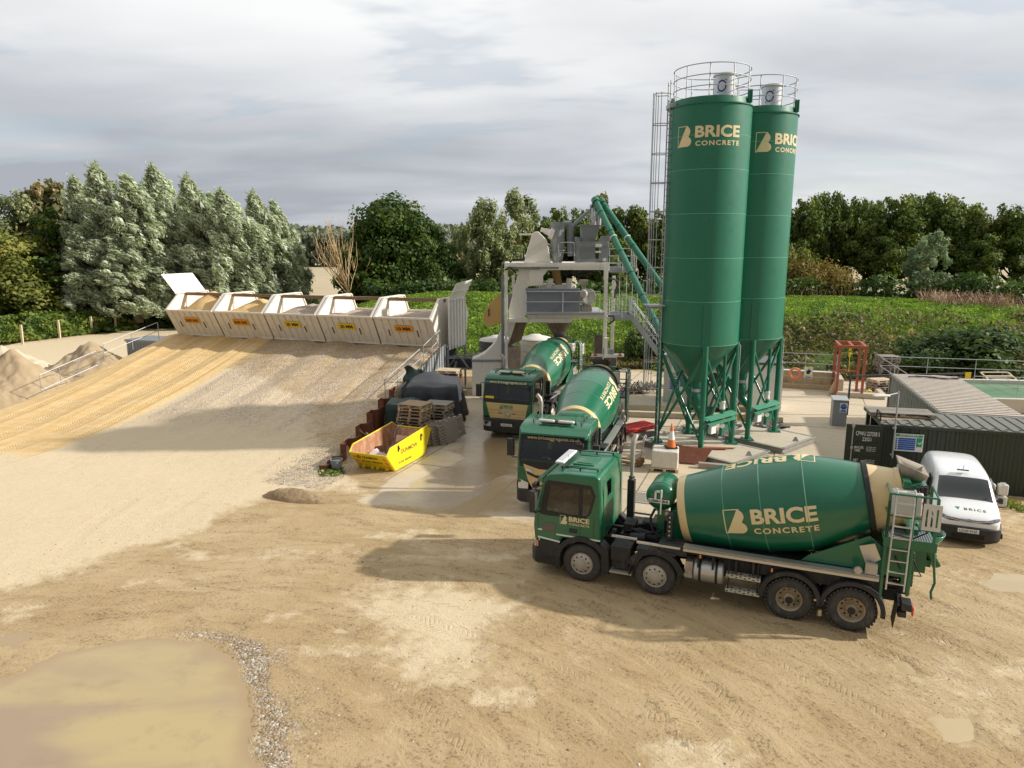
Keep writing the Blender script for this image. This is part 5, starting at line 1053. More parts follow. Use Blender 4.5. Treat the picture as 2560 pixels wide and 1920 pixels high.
    for dy in (0,.8): m.bar(s0+Vector((0,dy,0)),s1+Vector((0,dy,0)),.05,.26); m.tube([s0+Vector((0,dy,1.0)),s1+Vector((0,dy,1.0))],.022,6); m.tube([s0+Vector((0,dy,.55)),s1+Vector((0,dy,.55))],.018,6); [m.tube([s0.lerp(s1,t)+Vector((0,dy,0)),s0.lerp(s1,t)+Vector((0,dy,1.0))],.02,6) for t in np.linspace(0,1,6)]
    for t in np.linspace(.03,.97,17): q=s0.lerp(s1,t); m.bx(q.x-.12,q.x+.12,q.y,q.y+.8,q.z-.02,q.z+.02)
    B(m,'stair',GALV)
    # right post base, cables
    m=MB(); a=gy(1508,893,Y+.1); b=gy(1542,893,Y+.1); m.bx(a.x,b.x,Y+.0,Y+.5,0,a.z); B(m,'pier',mat('dark_pier',(0.12,0.11,0.10),0.8,0,0.2,0.4),bevel=.03)
    m=MB(); pbox(m,1488,838,1503,975,Y+.6,.4); B(m,'cable_duct',mat('brown_duct',(0.13,0.10,0.08),0.7,0,0.3))
    m=MB(); m.tube([gy(1520,696,Y-.1),gy(1532,697,Y-.1),gy(1545,702,Y),gy(1544,715,Y),gy(1538,725,Y),gy(1537,745,Y)],.05,8); m.tube([gy(1520,790,Y-.1),gy(1534,790,Y-.1),gy(1536,800,Y-.1),gy(1522,810,Y-.1)],.06,8); m.tube([gy(1262,675,Y-.1),gy(1275,668,Y-.1),gy(1290,683,Y+.2)],.05,8); m.tube([gy(1275,657,Y+.3),gy(1280,650,Y+.3),gy(1312,648,Y+.4)],.06,8)
    rr_=random.Random(4)
    for k in range(12): x=1400+rr_.random()*100; m.tube([gy(x,674,Y+.8+k*.1),gy(x+rr_.uniform(-15,20),680+rr_.random()*12,Y+1+k*.1),gy(x+rr_.uniform(10,45),676+rr_.random()*14,Y+1+k*.1),gy(min(x+50,1508),674,Y+.8+k*.1)],.03,5)
    B(m,'cable',BLK2)
    m=MB(); pbox(m,1510,665,1519,700,Y-.03,.02); pbox(m,1512,845,1518,893,Y-.4,.3); B(m,'cable_tray',OFFW)
    return root
plant()
# road light board on the pier
def lightboard():
    c=gy(1519,888,41.0); root=thing('light_board','white trailer style light board with red triangles fixed low on the plant post','light board',c)
    m=MB(); m.bx(-.95,.95,-.04,.04,-.10,.08); m.build('board',WHT,root,bevel=.01)
    for x in (-.72,.72): m=MB(); m.prism([(x-.13,-.055,-.04),(x+.13,-.055,-.04),(x,-.055,.14)],(0,.02,0)); m.build('reflector',REDL,root)
    m=MB(); m.bx(-.25,.35,-.12,.1,.09,.32); [m.bx(-.25+.07*k,-.22+.07*k,-.14,.1,.30,.38) for k in range(9)]; m.build('floodlight',GREY,root,bevel=.01)
lightboard()
# ---------------- aggregate bins ----------------
BW=18.97/5
def binprof(s,z): return s,z
SIDE=[(0,3.0),(.95,4.68),(-.30,5.72),(-2.95,5.72),(-3.55,4.72),(-3.0,2.78)]
def agg_bin(k,label,text,signm,heapm,heaph,heaplabel):
    a0=BW*k+.05; a1=BW*(k+1)-.05; o=bin3((a0+a1)/2,-1.2,0); root=thing('aggregate_bin',label,'aggregate bin',o,0,'row of five off-white aggregate bins')
    def P(a,s,z): return bin3(a,s,z)-o
    m=MB(); th=.06
    m.prism([P(a0,0,3.0),P(a1,0,3.0),P(a1,.95,4.70),P(a0,.95,4.70)],P(0,-.05,.03)-P(0,0,0)); fr=m.build('front_panel',BINW,root)
    m=MB()
    for i in range(1,8):
        a=a0+(a1-a0)*i/8; m.bar(P(a,.0,3.02)+P(0,.03,0)-P(0,0,0),P(a,.94,4.64)+P(0,.03,0)-P(0,0,0),.05,.05)
    m.bar(P(a0,.97,4.68),P(a1,.97,4.68),.12,.10); m.bar(P(a0,.03,3.02),P(a1,.03,3.02),.08,.10); m.build('panel_rib',BINW,fr)
    m=MB()
    for i in (2,6): 
        a=a0+(a1-a0)*(i+.35)/8; m.bar(P(a,.34,3.55),P(a,.56,3.95),.05,.04)
    m.build('drain_slot',mat('slot_dark',(0.12,0.08,0.05),0.8),fr)
    for a,sg in ((a0,1),(a1,-1)):
        m=MB(); m.prism([P(a,s,z) for s,z in SIDE],P(sg*.05,0,0)-P(0,0,0)); sw=m.build('side_wall',BINW,root)
        m=MB(); pr=SIDE[1:5]; [m.bar(P(a+sg*.06,s0,z0),P(a+sg*.06,s1,z1),.14,.07) for (s0,z0),(s1,z1) in zip(pr,pr[1:])]; m.bar(P(a+sg*.06,-.9,4.3),P(a+sg*.06,-.9,5.7),.06,.1); m.build('wall_flange',BINW,sw)
    m=MB(); m.prism([P(a0,-3.0,2.8),P(a1,-3.0,2.8),P(a1,-3.55,4.72),P(a0,-3.55,4.72)],P(0,.05,0)-P(0,0,0)); m.bar(P(a0,-3.5,4.72),P(a1,-3.5,4.72),.12,.12); m.build('back_panel',BINW,root)
    m=MB(); m.prism([P(a0,-.05,3.0),P(a1,-.05,3.0),P(a1,-1.0,1.7),P(a0,-1.0,1.7)],P(0,-.04,0)-P(0,0,0)); m.prism([P(a0,-3.0,2.8),P(a1,-3.0,2.8),P(a1,-2.0,1.7),P(a0,-2.0,1.7)],P(0,-.04,0)-P(0,0,0)); [m.bar(P(a,s,0),P(a,s,3.0),.16,.16) for a in (a0+.1,a1-.1) for s in (-.3,-2.8)]; m.build('support_frame',GREY,root)
    m=MB(); m.bar(P(a0-.1,-.95,5.62),P(a1-.05,-.95,5.62),.22,.20,up=(0,0,1)); m.build('cross_beam',mat('rusty_timber',(0.25,0.165,0.10),0.9,0,0.35,0.5,dirtcol=(0.14,0.08,0.05)),root)
    # sign
    u=(P(1,0,0)-P(0,0,0)).normalized(); up=(P(0,.95,4.7)-P(0,0,3.0)).normalized(); nrm=(-u).cross(up).normalized()
    cc=P((a0+a1)/2+.05,.60,4.07)+nrm*.06; m=MB(); M=[cc-u*.58-up*.21,cc+u*.58-up*.21,cc+u*.58+up*.21,cc-u*.58+up*.21]; m.prism(M,nrm*.02); sg=m.build('sign',signm,root)
    put('lettering',[text_bm(text,.24,.035,.98 if len(text)>6 else .86)],plane_fn(cc+u*(.49 if len(text)>6 else .43)-up*.12+nrm*.02,-u,up,.006),BLK2,sg)
    # contents
    n=26; mm=MB(); A_=np.linspace(a0+.06,a1-.06,n); S_=np.linspace(.80,-3.40,n); AA,SS=np.meshgrid(A_,S_)
    hh=4.60+heaph*np.clip(1-np.hypot((AA-(a0+a1)/2+.2)/1.9,(SS+1.3)/2.2),0,1)+.16*(fbm(AA+k*9,SS,1.1,4,70+k)-.5)*2+.05*(fbm(AA,SS,.3,3,80)-.5); hh=np.where(SS>.5,np.minimum(hh,4.60),hh)
    for j in range(n):
        for i in range(n): q=bin3(AA[j,i],SS[j,i],hh[j,i])-o; mm.v.append(tuple(q))
    mm.f=[(j*n+i,j*n+i+1,(j+1)*n+i+1,(j+1)*n+i) for j in range(n-1) for i in range(n-1)]; mm.mi=[0]*len(mm.f)
    ob=mm.build('aggregate_heap',heapm,None,ang=180); ob.location=o; tag(ob,heaplabel,'aggregate',kind='stuff')
    return root
agg_bin(0,'rightmost aggregate bin with the orange 10 MM sign','10 MM',SORG,GRH,.20,'fine pinkish gravel filling the bin with the 10 MM sign')
agg_bin(1,'aggregate bin with a yellow 20 MM sign, next to the 10 MM bin','20 MM',SYEL,GRH,.15,'low pinkish gravel in the second bin from the right')
agg_bin(2,'middle aggregate bin of five with a yellow 20 MM sign','20 MM',SYEL,GRH,.65,'pinkish gravel heaped in the middle bin')
agg_bin(3,'aggregate bin with an orange SHARP SAND sign, second from the left','SHARP SAND',SORG,SANDM,.80,'yellow sand heaped in the second bin from the left')
agg_bin(4,'leftmost aggregate bin with an orange SHARP SAND sign under the raised white plate','SHARP SAND',SORG,SANDM,1.3,'tall yellow sand heap in the leftmost bin')
# ribbed end screen with raised flap, left raised plate
def endscreens():
    o=bin3(-.35,-1.8,0); root=thing('end_screen','white ribbed end screen with a tilted flap at the right end of the bins','end screen',o)
    P=lambda a,s,z:bin3(a,s,z)-o
    m=MB(); n=12; s0,s1=-.35,-3.05
    for i in range(n):
        s=s0+(s1-s0)*i/n; sb=s0+(s1-s0)*(i+1)/n; d=.0 if i%2 else .10
        m.prism([P(-.40-d,s,2.75),P(-.40-d,sb,2.75),P(-.40-d,sb,5.66),P(-.40-d,s,5.66)],P(.05,0,0)-P(0,0,0))
        m.prism([P(-.40,sb,2.75),P(-.50,sb,2.75),P(-.50,sb,5.66),P(-.40,sb,5.66)],P(0,.02,0)-P(0,0,0))
    m.prism([P(-.42,-3.05,2.75),P(-.42,-3.6,4.72),P(-.42,-2.95,5.66)],P(.05,0,0)-P(0,0,0)); m.build('ribbed_panel',WHT,root)
    m=MB(); m.prism([P(-.45,-.45,5.66),P(-.45,-2.9,5.66),P(-.85,-3.3,6.75),P(-.85,-.75,6.62)],P(.04,0,0)-P(0,0,0)); m.bar(P(-.5,-.45,5.68),P(-.5,-2.9,5.68),.07,.07); m.bar(P(-.68,-.6,6.15),P(-.68,-3.05,6.18),.04,.04); m.build('flap',WHT,root)
    m=MB(); [m.bar(P(-.42,s,z),P(-.42,s2,z2),.12,.12) for s,z,s2,z2 in ((-.1,3.0,-3.1,2.6),(-.3,0,-.3,3.0),(-3.0,0,-3.0,2.8),(-.3,2.3,-3.0,1.9),(-.3,1.3,-3.0,1.3),(-.3,.4,-1.6,1.9))]; m.build('support_frame',GREY,root)
    o2=bin3(BW*5+.1,-1.6,0); root2=thing('end_screen','plain white raised plate above the left end of the bins','end screen',o2); P2=lambda a,s,z:bin3(a,s,z)-o2
    m=MB(); m.prism([P2(BW*5+.05,-.10,5.72),P2(BW*5+.05,-2.9,5.72),P2(BW*5+.55,-2.35,6.95),P2(BW*5+.55,.45,6.95)],P2(-.04,0,0)-P2(0,0,0)); m.build('flap',WHT,root2)
    m=MB(); [m.bar(P2(BW*5+.05,s,5.6),P2(BW*5+.5,s+.4,6.8),.06,.06) for s in (-.3,-1.5,-2.7)]; m.bar(P2(BW*5+.04,-.1,5.70),P2(BW*5+.04,-2.9,5.70),.08,.08); m.build('stay',BINW,root2)
endscreens()
# ---------------- ramp side: cladding, sheet piles, handrails ----------------
def onl(x,y):
    P0,P1=(-6.0,36.0),(-7.6,27.0); u=(x-1280)/PF; v=(y-960)/PF; ry=math.cos(PP)-v*math.sin(PP); rz=-(math.sin(PP)+v*math.cos(PP)); k=u/ry
    dx,dy=P1[0]-P0[0],P1[1]-P0[1]; t=(k*P0[1]-P0[0])/(dx-k*dy); Yv=P0[1]+t*dy; return Vector((P0[0]+t*dx,Yv,PH+rz/ry*Yv))
root=thing('sheet_pile_wall','rust brown steel sheet pile wall stepping down beside the yellow skip','retaining wall',(-6.8,31.5,0)); oo=Vector(root.location)
tops=[(987,970),(970,992),(954,999),(943,1019),(925,1032),(915,1054),(899,1066),(887,1089),(868,1103),(848,1134),(830,1150),(815,1160)]
Pq=[onl(x,y) for x,y in tops]; Pq.append(Pq[-1]+Vector((-.15,-.5,-.12)))
for i in range(len(Pq)-1):
    p,q=Pq[i],Pq[i+1]; d=Vector((q.x-p.x,q.y-p.y,0)).normalized(); nn=Vector((-d.y,d.x,0)); dd=.30 if i%2 else 0.0; z=p.z+.10
    p0=Vector((p.x,p.y,-.05)); q0=Vector((q.x,q.y,-.05)); sgn=nn if nn.x>0 else -nn
    m=MB(); w=.03; L=(q0-p0).length
    pts=[p0+sgn*dd,p0+d*(L*.15)+sgn*(dd+.0),q0-d*(L*.15)+sgn*dd,q0+sgn*(.30-dd)]
    for a_,b_ in zip(pts,pts[1:]): m.prism([a_-oo,b_-oo,b_-oo+sgn*w,a_-oo+sgn*w],(0,0,z+.05))
    m.build('pile',RUST,root)
cl=thing('ramp_cladding','grey ribbed cladding holding up the top right side of the ramp','cladding',(BA[0],BA[1],0)); m=MB(); N=34
for i in range(N):
    s=-.3+6.0*i/N; sb=-.3+6.0*(i+1)/N; d=.05 if i%2 else 0
    h0=3.0*max(0,1-max(s,0)/16)**1.5+.12; h1=3.0*max(0,1-max(sb,0)/16)**1.5+.12; o=Vector((BA[0],BA[1],0))
    m.prism([bin3(-.32-d,s,0)-o,bin3(-.32-d,sb,0)-o,bin3(-.32-d,sb,h1)-o,bin3(-.32-d,s,h0)-o],bin3(.03,0,0)-bin3(0,0,0))
m.build('ribbed_sheet',GALV,cl)
def hand(label,pts,h=1.05,mt=GALV,lv=(1,.5),sp=2.0,name='handrail'):
    o=Vector(pts[0]); m=MB(); rail(m,[Vector(p)-o for p in pts],h,.021,lv,sp); ob=m.build(name,mt); ob.location=o; tag(ob,label,'handrail'); return ob
def rh(s): return 3.0*max(0,1-max(s,0)/16)**1.5
hand('galvanised handrail at the top right of the ramp beside the ribbed end screen',[bin3(-.2,.3,rh(.3)),bin3(-.22,2.6,rh(2.6))],1.1,GALV,(1,.5),1.2)
hand('lower galvanised handrail on the right ramp edge with green cloth over it',[bin3(-.22,3.1,rh(3.1)),bin3(-.25,7.2,rh(7.2))],1.1,GALV,(1,.5),1.6)
hand('bent grey handrail at the lower left ramp edge above the soil heap',[bin3(19.9,5.6,1.6),bin3(20.1,9.2,.75)],1.0,GALV,(1,.15),1.4)
hand('thin grey handrail at the upper left ramp edge near the cabinet',[bin3(20.0,.6,2.7),bin3(20.2,4.8,1.8)],1.1,GALV,(1,.5),1.9)
def ribbox(name,label,cat,c,d,rz,mt,top=None):
    root=thing(name,label,cat,c,rz); m=MB(); m.bx(-d[0]/2,d[0]/2,-d[1]/2,d[1]/2,0,d[2]); 
    for i in range(int(d[0]/.25)): x=-d[0]/2+.12+i*.25; m.bx(x,x+.08,-d[1]/2-.03,d[1]/2+.03,.05,d[2]-.1)
    m.build('body',mt,root); m=MB(); m.bx(-d[0]/2-.08,d[0]/2+.08,-d[1]/2-.08,d[1]/2+.08,d[2],d[2]+.14); m.build('lid',top or mt,root); return root
ribbox('steel_cabinet','pale grey ribbed box behind the top left corner of the ramp','cabinet',bin3(21.5,-1.0,0.0)+Vector((-.2,0,0)),(3.2,2.2,2.35),math.atan2(BR[1],BR[0])+math.pi,GALV)
# ---------------- white van ----------------
def van():
    root=thing('panel_van','white panel van parked nose forward beside the dark green container','van',(13.60,19.95,0),R(67))
    st=[(0.0,.66,.62,.74),(.10,.82,.74,.86),(.45,.90,.80,1.00),(.95,.925,.80,1.14),(1.25,.93,.77,1.46),(1.58,.93,.74,1.75),(2.0,.93,.75,1.83),(3.2,.93,.76,1.85),(4.1,.92,.74,1.82),(4.36,.88,.70,1.70),(4.40,.84,.66,1.2)]
    m=MB(); V=[];n=0
    for x,w,wt,zt in st:
        zs=min(1.08,zt-.10); row=[(w*.94,.25),(w,.42),(w,.72 if zt>.8 else .6),(w*.985,zs),(wt+.02,zt-.10),(wt-.10,zt-.015),(wt*.45,zt+.01)]
        row=row+[(-a,b) for a,b in reversed(row)]; n=len(row); V+=[(x,y,z) for y,z in row]
    F=[(i*n+k,i*n+k+1,(i+1)*n+k+1,(i+1)*n+k) for i in range(len(st)-1) for k in range(n-1)]+[(i*n+n-1,i*n,(i+1)*n,(i+1)*n+n-1) for i in range(len(st)-1)]+[tuple(range(n)),tuple(range((len(st)-1)*n,len(st)*n))]
    m.add(V,F); body=m.build('body',VANW,root,ang=180); s=body.modifiers.new('s','SUBSURF'); s.levels=2; s.render_levels=2
    def wrap(o,d):
        w=o.modifiers.new('w','SHRINKWRAP'); w.target=body; w.wrap_method='NEAREST_SURFACEPOINT'; w.wrap_mode='ABOVE_SURFACE'; w.offset=d; return o
    def patch(name,pts,mt,nx=24,ny=14,bow=.03,off=(0,0,0),par=None):
        a,b,c,d=[Vector(p) for p in pts]; mm=MB(); V=[]
        for j in range(ny+1):
            for i in range(nx+1):
                u=i/nx; v=j/ny; p=(a*(1-u)+b*u)*(1-v)+(d*(1-u)+c*u)*v; e=1-(2*u-1)**2; p+=Vector(off)*(bow*e); V.append(p)
        mm.add(V,[(j*(nx+1)+i,j*(nx+1)+i+1,(j+1)*(nx+1)+i+1,(j+1)*(nx+1)+i) for j in range(ny) for i in range(nx)]); return mm.build(name,mt,par or root,ang=180)
    patch('windscreen',[(.93,.76,1.15),(.93,-.76,1.15),(1.50,-.68,1.71),(1.50,.68,1.71)],GLASS,bow=.0,off=(-.7,0,.55)).name; wrap(bpy.data.objects['windscreen.003'] if 'windscreen.003' in bpy.data.objects else root.children[-1],.012) if False else wrap([c for c in bpy.data.objects if c.parent==root and c.name.startswith('windscreen')][0],.012)
    for s_ in (-1,1):
        mm=MB(); mm.prism([(1.28,s_*.915,1.12),(1.62,s_*.83,1.55),(2.05,s_*.83,1.60),(2.05,s_*.925,1.08)],(0,s_*.01,0)); mm.build('side_window',GLASS,root)
        mm=MB(); mm.bx(1.18,1.30,s_*.93,s_*1.06,1.04,1.22); mm.bx(1.22,1.28,s_*.86,s_*.98,1.08,1.14); mm.build('mirror',BLK,root,bevel=.03,seg=3)
        wrap(patch('headlight',[(.0,s_*.50,.74),(.22,s_*.90,.83),(.30,s_*.90,.95),(.05,s_*.48,.84)],HLD,nx=12,ny=5,bow=0),.014)
        for x in (.80,3.55):
            mm=MB(); mm.lathe([(.0,.20),(.01,.30),(.05,.325),(.19,.325),(.2,.25)],(x,s_*.935,.325),(0,-s_,0),28,False); w=mm.build('wheel',RUB,root)
            mm=MB(); mm.lathe([(.02,.205),(.0,.19),(.03,.08),(.0,.0)],(x,s_*.935,.325),(0,-s_,0),20,False); mm.build('rim',RIM,w)
            mm=MB(); mm.lathe([(0,.37),(.005,.37)],(x,s_*.93,.34),(0,s_,0),28); mm.build('wheel_arch',BLK2,root)
        mm=MB(); mm.bx(.25,4.2,s_*.90,s_*.945,.25,.40); mm.build('sill',BLK,root,bevel=.01)
    mm=MB(); mm.prism([(.02,-.70,.20),(-.06,-.45,.20),(-.08,0,.20),(-.06,.45,.20),(.02,.70,.20),(.16,.87,.20),(.42,.935,.20),(.42,-.935,.20),(.16,-.87,.20)],(0,0,.40)); bp=mm.build('bumper',BLK,root,bevel=.05,seg=4)
    mm=MB(); [mm.bx(-.095,-.05,-.42,.42,.26+.035*k,.275+.035*k) for k in range(4)]; mm.build('lower_grille',BLK2,bp)
    mm=MB(); mm.bx(-.10,-.075,-.27,.27,.44,.555); pl=mm.build('number_plate',WHT,bp); put('lettering',[text_bm('LD20 FHZ',.075,.02,.46)],lambda u,v:Vector((-.104,.23-u,.46+v)),BLK2,pl)
    mm=MB()
    for dz in (0,.05): mm.tube([(.06,.62,.80+dz),(.0,.30,.775+dz),(-.02,.14,.76+dz),(-.035,.0,.80+dz),(-.02,-.14,.76+dz),(.0,-.30,.775+dz),(.06,-.62,.80+dz)],.012,6)
    mm.build('chrome_chevron',ALU,root); wrap(patch('grille',[(.0,.50,.745),(.0,-.50,.745),(.03,-.50,.835),(.03,.50,.835)],BLK2,nx=20,ny=4,bow=0),.008)
    hood=lambda u,v:Vector((.36+v*.95,.42-u,1.05+v*.30-abs(.42-u)*.03))
    put('lettering',[text_bm('BRICE',.12,.01,.58,1.3),],lambda u,v:hood(u+.34,v),mat('dark_green_ink',(0.03,0.09,0.05),0.5),root); wrap([c for c in bpy.data.objects if c.parent==root and c.name.startswith('lettering')][0],.006); em=put('emblem',[polybm([[(0,0.14),(.14,.14),(.08,.0)]])],lambda u,v:hood(u+.10,v),SGRN,root); wrap(em,.006)
    put('lettering',[text_bm('BRICE',.22,.0,.95,1.25)],lambda u,v:Vector((3.4-u,.95,1.0+v)) if False else Vector((2.5+.0+u,.955-.0,1.0)) if False else Vector((3.6-u,.944-max(0,v-.05)*.35,1.05+v)),mat('dark_green_ink',(0,0,0)),root)
    mm=MB(); mm.tube([(1.75,.0,1.83),(1.70,-.02,2.02)],.008,5); mm.bx(1.66,1.74,-.16,.16,1.845,1.87); mm.build('aerial',BLK,root)
    mm=MB(); mm.tube([(.93,.5,1.17),(.98,-.1,1.22)],.012,5); mm.tube([(.93,-.1,1.17),(.98,-.6,1.22)],.012,5); mm.build('wiper',BLK2,root)
van()
# ---------------- containers ----------------
def corr(m,p,q,z0,z1,dep,nrm,per=.28):
    "corrugated sheet between ground points p and q"
    p,q=Vector(p),Vector(q); L=(q-p).length; d=(q-p)/L; N=int(L/per); pr=[]
    for i in range(N):
        b=i*L/N; w=L/N; pr+=[(b,0),(b+w*.30,0),(b+w*.42,dep),(b+w*.88,dep)]
    pr.append((L,0))
    for (a,da),(b,db) in zip(pr,pr[1:]): A,B_=p+d*a+nrm*-da,p+d*b+nrm*-db; m.quad(A+Vector((0,0,z0)),B_+Vector((0,0,z0)),B_+Vector((0,0,z1)),A+Vector((0,0,z1)))
def container(name,label,o,rz,L,Wd,H,wall,roof,ribx=True,z=-.2):
    root=thing(name,label,'shipping container',(o[0],o[1],z),rz); m=MB()
    corr(m,(.1,0,0),(L-.1,0,0),.15,H-.12,.036,Vector((0,-1,0))); corr(m,(L-.1,Wd,0),(.1,Wd,0),.15,H-.12,.036,Vector((0,1,0))); corr(m,(L,.1,0),(L,Wd-.1,0),.15,H-.12,.036,Vector((1,0,0)))
    m.build('side_wall',wall,root,smooth=False)
    m=MB()
    for x in (0,L):
        for y in (0,Wd): m.bx(x-.07,x+.07,y-.07,y+.07,0,H)
    for y in (0,Wd): m.bx(0,L,y-.04,y+.04,H-.13,H-.015); m.bx(0,L,y-.05,y+.05,.02,.17)
    for x in (0,L): m.bx(x-.04,x+.04,0,Wd,H-.13,H-.015); m.bx(x-.05,x+.05,0,Wd,.02,.17)
    m.build('corner_frame',wall,root,bevel=.01)
    m=MB(); m.bx(0,L,0,Wd,H-.05,H-.03)
    if ribx:
        x=.25
        while x<L-.2: m.bx(x,x+.20,.10,Wd-.10,H-.03,H+.0); x+=.40
        m.bx(.1,L-.1,.32,.36,H-.03,H+.004)
    else:
        x=.15
        while x<L-.1: m.bx(x,x+.17,.02,Wd-.02,H-.03,H+.02); x+=.33
    m.build('roof',roof,root,bevel=.008); return root
cz=R(-15.9); C1=container('shipping_container','dark green shipping container with its door swung open, behind the white van',(13.62,25.35),cz,6.06,2.44,2.59,CONT,CROOF)
m=MB(); dw=1.22; m.bx(-1.20,-.02,-.10,-.05,.16,2.52); [m.bx(-1.12,-.1,-.125,-.10,z0,z1) for z0,z1 in ((.25,.62),(.80,1.17),(1.35,1.70),(1.88,2.44))]; door=m.build('door',CONT,C1,bevel=.006)
m=MB(); m.tube([(-.98,-.15,.15),(-.98,-.15,2.62)],.022,8); [m.bx(-1.03,-.93,-.18,-.12,z,z+.09) for z in (.3,.95,1.6,2.42)]; m.bx(-1.22,-1.10,-.16,-.10,1.0,1.08); m.build('lock_bar',GALV,door)
for s_,h,x,z,w in (('CPWU 227558 5',.16,-.87,2.12,.80),('22G1',.14,-.64,1.92,.30),('MAX.GR.',.10,-.88,1.62,.32),('TARE',.10,-.88,1.50,.20),('67,200 LB',.045,-.48,1.67,.32),('30,480 KG',.045,-.48,1.60,.32),('4,850 LB',.045,-.48,1.53,.30),('NET',.10,-.88,1.12,.16),('CU.CAP.',.10,-.88,.99,.30),('62,350 LB',.045,-.48,1.17,.32),('28,280 KG',.045,-.48,1.10,.32),('1,170 CU.FT',.045,-.48,1.03,.32)):
    put('lettering',[text_bm(s_,h,.01,w)],lambda u,v,x=x,z=z:Vector((x+u,-.129,z+v)),WHT,door)
def safety(par,o,w,h,fn,title='SITE SAFETY'):
    "green and blue site safety board on fn(u,v,off)"
    def box(n,mt,u0,u1,v0,v1,off,p): mm=MB(); mm.quad(fn(u0,v0,off),fn(u1,v0,off),fn(u1,v1,off),fn(u0,v1,off)); return mm.build(n,mt,p,smooth=False)
    b=box('safety_board',WHT,0,w,0,h,.010,par); box('board_header',SGRN,.03,w-.03,h*.83,h-.03,.014,b)
    mm=MB()
    for k in range(6): v=.05+k*(h*.78-.05)/6; mm.quad(fn(w*.13,v,.014),fn(w*.73,v,.014),fn(w*.73,v+h*.10,.014),fn(w*.13,v+h*.10,.014)); mm.quad(fn(w*.04,v,.014),fn(w*.10,v,.014),fn(w*.10,v+h*.09,.014),fn(w*.04,v+h*.09,.014))
    mm.build('blue_row',BLUE,b,smooth=False); box('green_tick_panel',SGRN,w*.76,w-.04,h*.28,h*.80,.014,b)
    put('lettering',[text_bm(title,h*.10,.02,w*.66)],lambda u,v:fn(w*.17+u,h*.865+v,.018),WHT,b)
    put('tick',[polybm([[(0,.10),(.04,.13),(.08,.07),(.17,.24),(.20,.22),(.085,.0)]])],lambda u,v:fn(w*.80+u*w,h*.42+v*h,.018),WHT,b); return b
safety(C1,None,.95,.66,lambda u,v,off:Vector((.45+u,-.045-off,1.62+v)))
m=MB(); m.tube([(.42,-.14,1.35),(.40,-.14,3.85)],.028,8); m.tube([(.40,-.14,3.80),(.05,-.35,3.74)],.02,6); [m.bx(.34,.46,-.14,-.02,z,z+.05) for z in (1.45,2.45)]; pole=m.build('lamp_post',GALV,C1)
m=MB(); m.box((-.22,-.45,3.72),(.62,.14,.07),R(22)); m.build('lamp_head',WHT,pole,bevel=.02)
m=MB(); [m.bar(a,b,.04) for a,b in (((.0,.35,2.62),(.0,1.0,2.62)),((.0,.35,2.9),(.0,1.0,2.9)),((.0,.35,2.6),(.0,.35,2.9)),((.0,1.0,2.6),(.0,1.0,2.9)))]; m.build('door_frame_loop',BLK2,C1)
container('shipping_container','long weathered container with a pale ribbed roof behind the dark green one',(19.75,26.45),R(73.3),9.0,2.95,2.59,CWALL2,CROOF2,False).location.z=-.25
# ---------------- pallets ----------------
def pallet(name,mt,w=1.2,d=1.0,seed=0,solid=False):
    r=random.Random(seed); m=MB(); n=7 if not solid else 9
    for i in range(n): 
        y=-d/2+(i+.5)*d/n; m.bx(-w/2,w/2,y-d/n*.36*(1.25 if solid else 1),y+d/n*.36*(1.25 if solid else 1),.122,.144+r.uniform(-.003,.003))
    for x in (-w/2+.05,0,w/2-.05):
        m.bx(x-.05,x+.05,-d/2,d/2,.10,.122); m.bx(x-.05,x+.05,-d/2,d/2,.0,.022)
        for y in (-d/2+.07,0,d/2-.07): m.bx(x-.05,x+.05,y-.07,y+.07,.022,.10)
    for y in (-d/2+.06,0,d/2-.06): m.bx(-w/2,w/2,y-.05,y+.05,.0,.018)
    return m.build(name,mt,None,bevel=0,smooth=False)
PR=[pallet('pallet',WOOD,seed=1),pallet('pallet',WOODG,seed=2),pallet('pallet',WOODP,seed=3)]
used=[False]*3
def putp(k,loc,rz,label,group=None,rot=None):
    o=PR[k]
    if used[k]: o=o.copy(); COL.objects.link(o)
    used[k]=True; o.location=loc; o.rotation_euler=rot or (0,0,rz); tag(o,label,'pallet',group); return o
ORD=['bottom','second','third','fourth','fifth','sixth','seventh','eighth','ninth','tenth','eleventh','twelfth','thirteenth','fourteenth']
def stack(x,y,n,rz,kinds,desc,seed,z0=0,jit=.07,step=.148):
    r=random.Random(seed)
    for i in range(n):
        lab=f"{'topmost' if i==n-1 else ORD[i] if i==0 else ORD[i]+' from the bottom'} pallet of {desc}"
        putp(kinds[i%len(kinds)],(x+r.uniform(-jit,jit),y+r.uniform(-jit,jit),z0+i*step+.002),rz+r.uniform(-.06,.06),lab,'stacked wooden pallets')
stack(-4.38,31.0,13,R(-22),[1,1,1,0,1,0,0,1,0,0,0,2,0],'the tall stack beside the yellow skip',3)
stack(-3.45,32.35,11,R(-18),[1,1,0,1,1,0,1,1,1,0,1],'the stack behind the tall one by the skip',8)
stack(24.9,46.6,11,R(3),[1,1,0,1,1,1,1,0,1,1,1],'the stack at the back near the red frame',5,.0)
stack(22.7,43.0,5,R(12),[1,0,1,1,2],'the low stack right of the red frame',6)
for i,(x,y,rz,t,k) in enumerate([(-3.25,31.05,R(-15),R(74),1),(-2.95,31.15,R(-12),R(70),1),(-2.70,31.45,R(-12),R(68),1),(-3.45,31.0,R(-16),R(80),0)]):
    putp(k,(x,y,.58),0,['leaning grey pallet, second from the right against the stacks','leaning pallet in the middle of the row against the stacks','rightmost leaning grey pallet by the wet concrete','leftmost leaning pallet against the tall stack'][i],'pallets leaning on the stacks',rot=(R(90),t-R(90)+R(8),rz+R(62)))
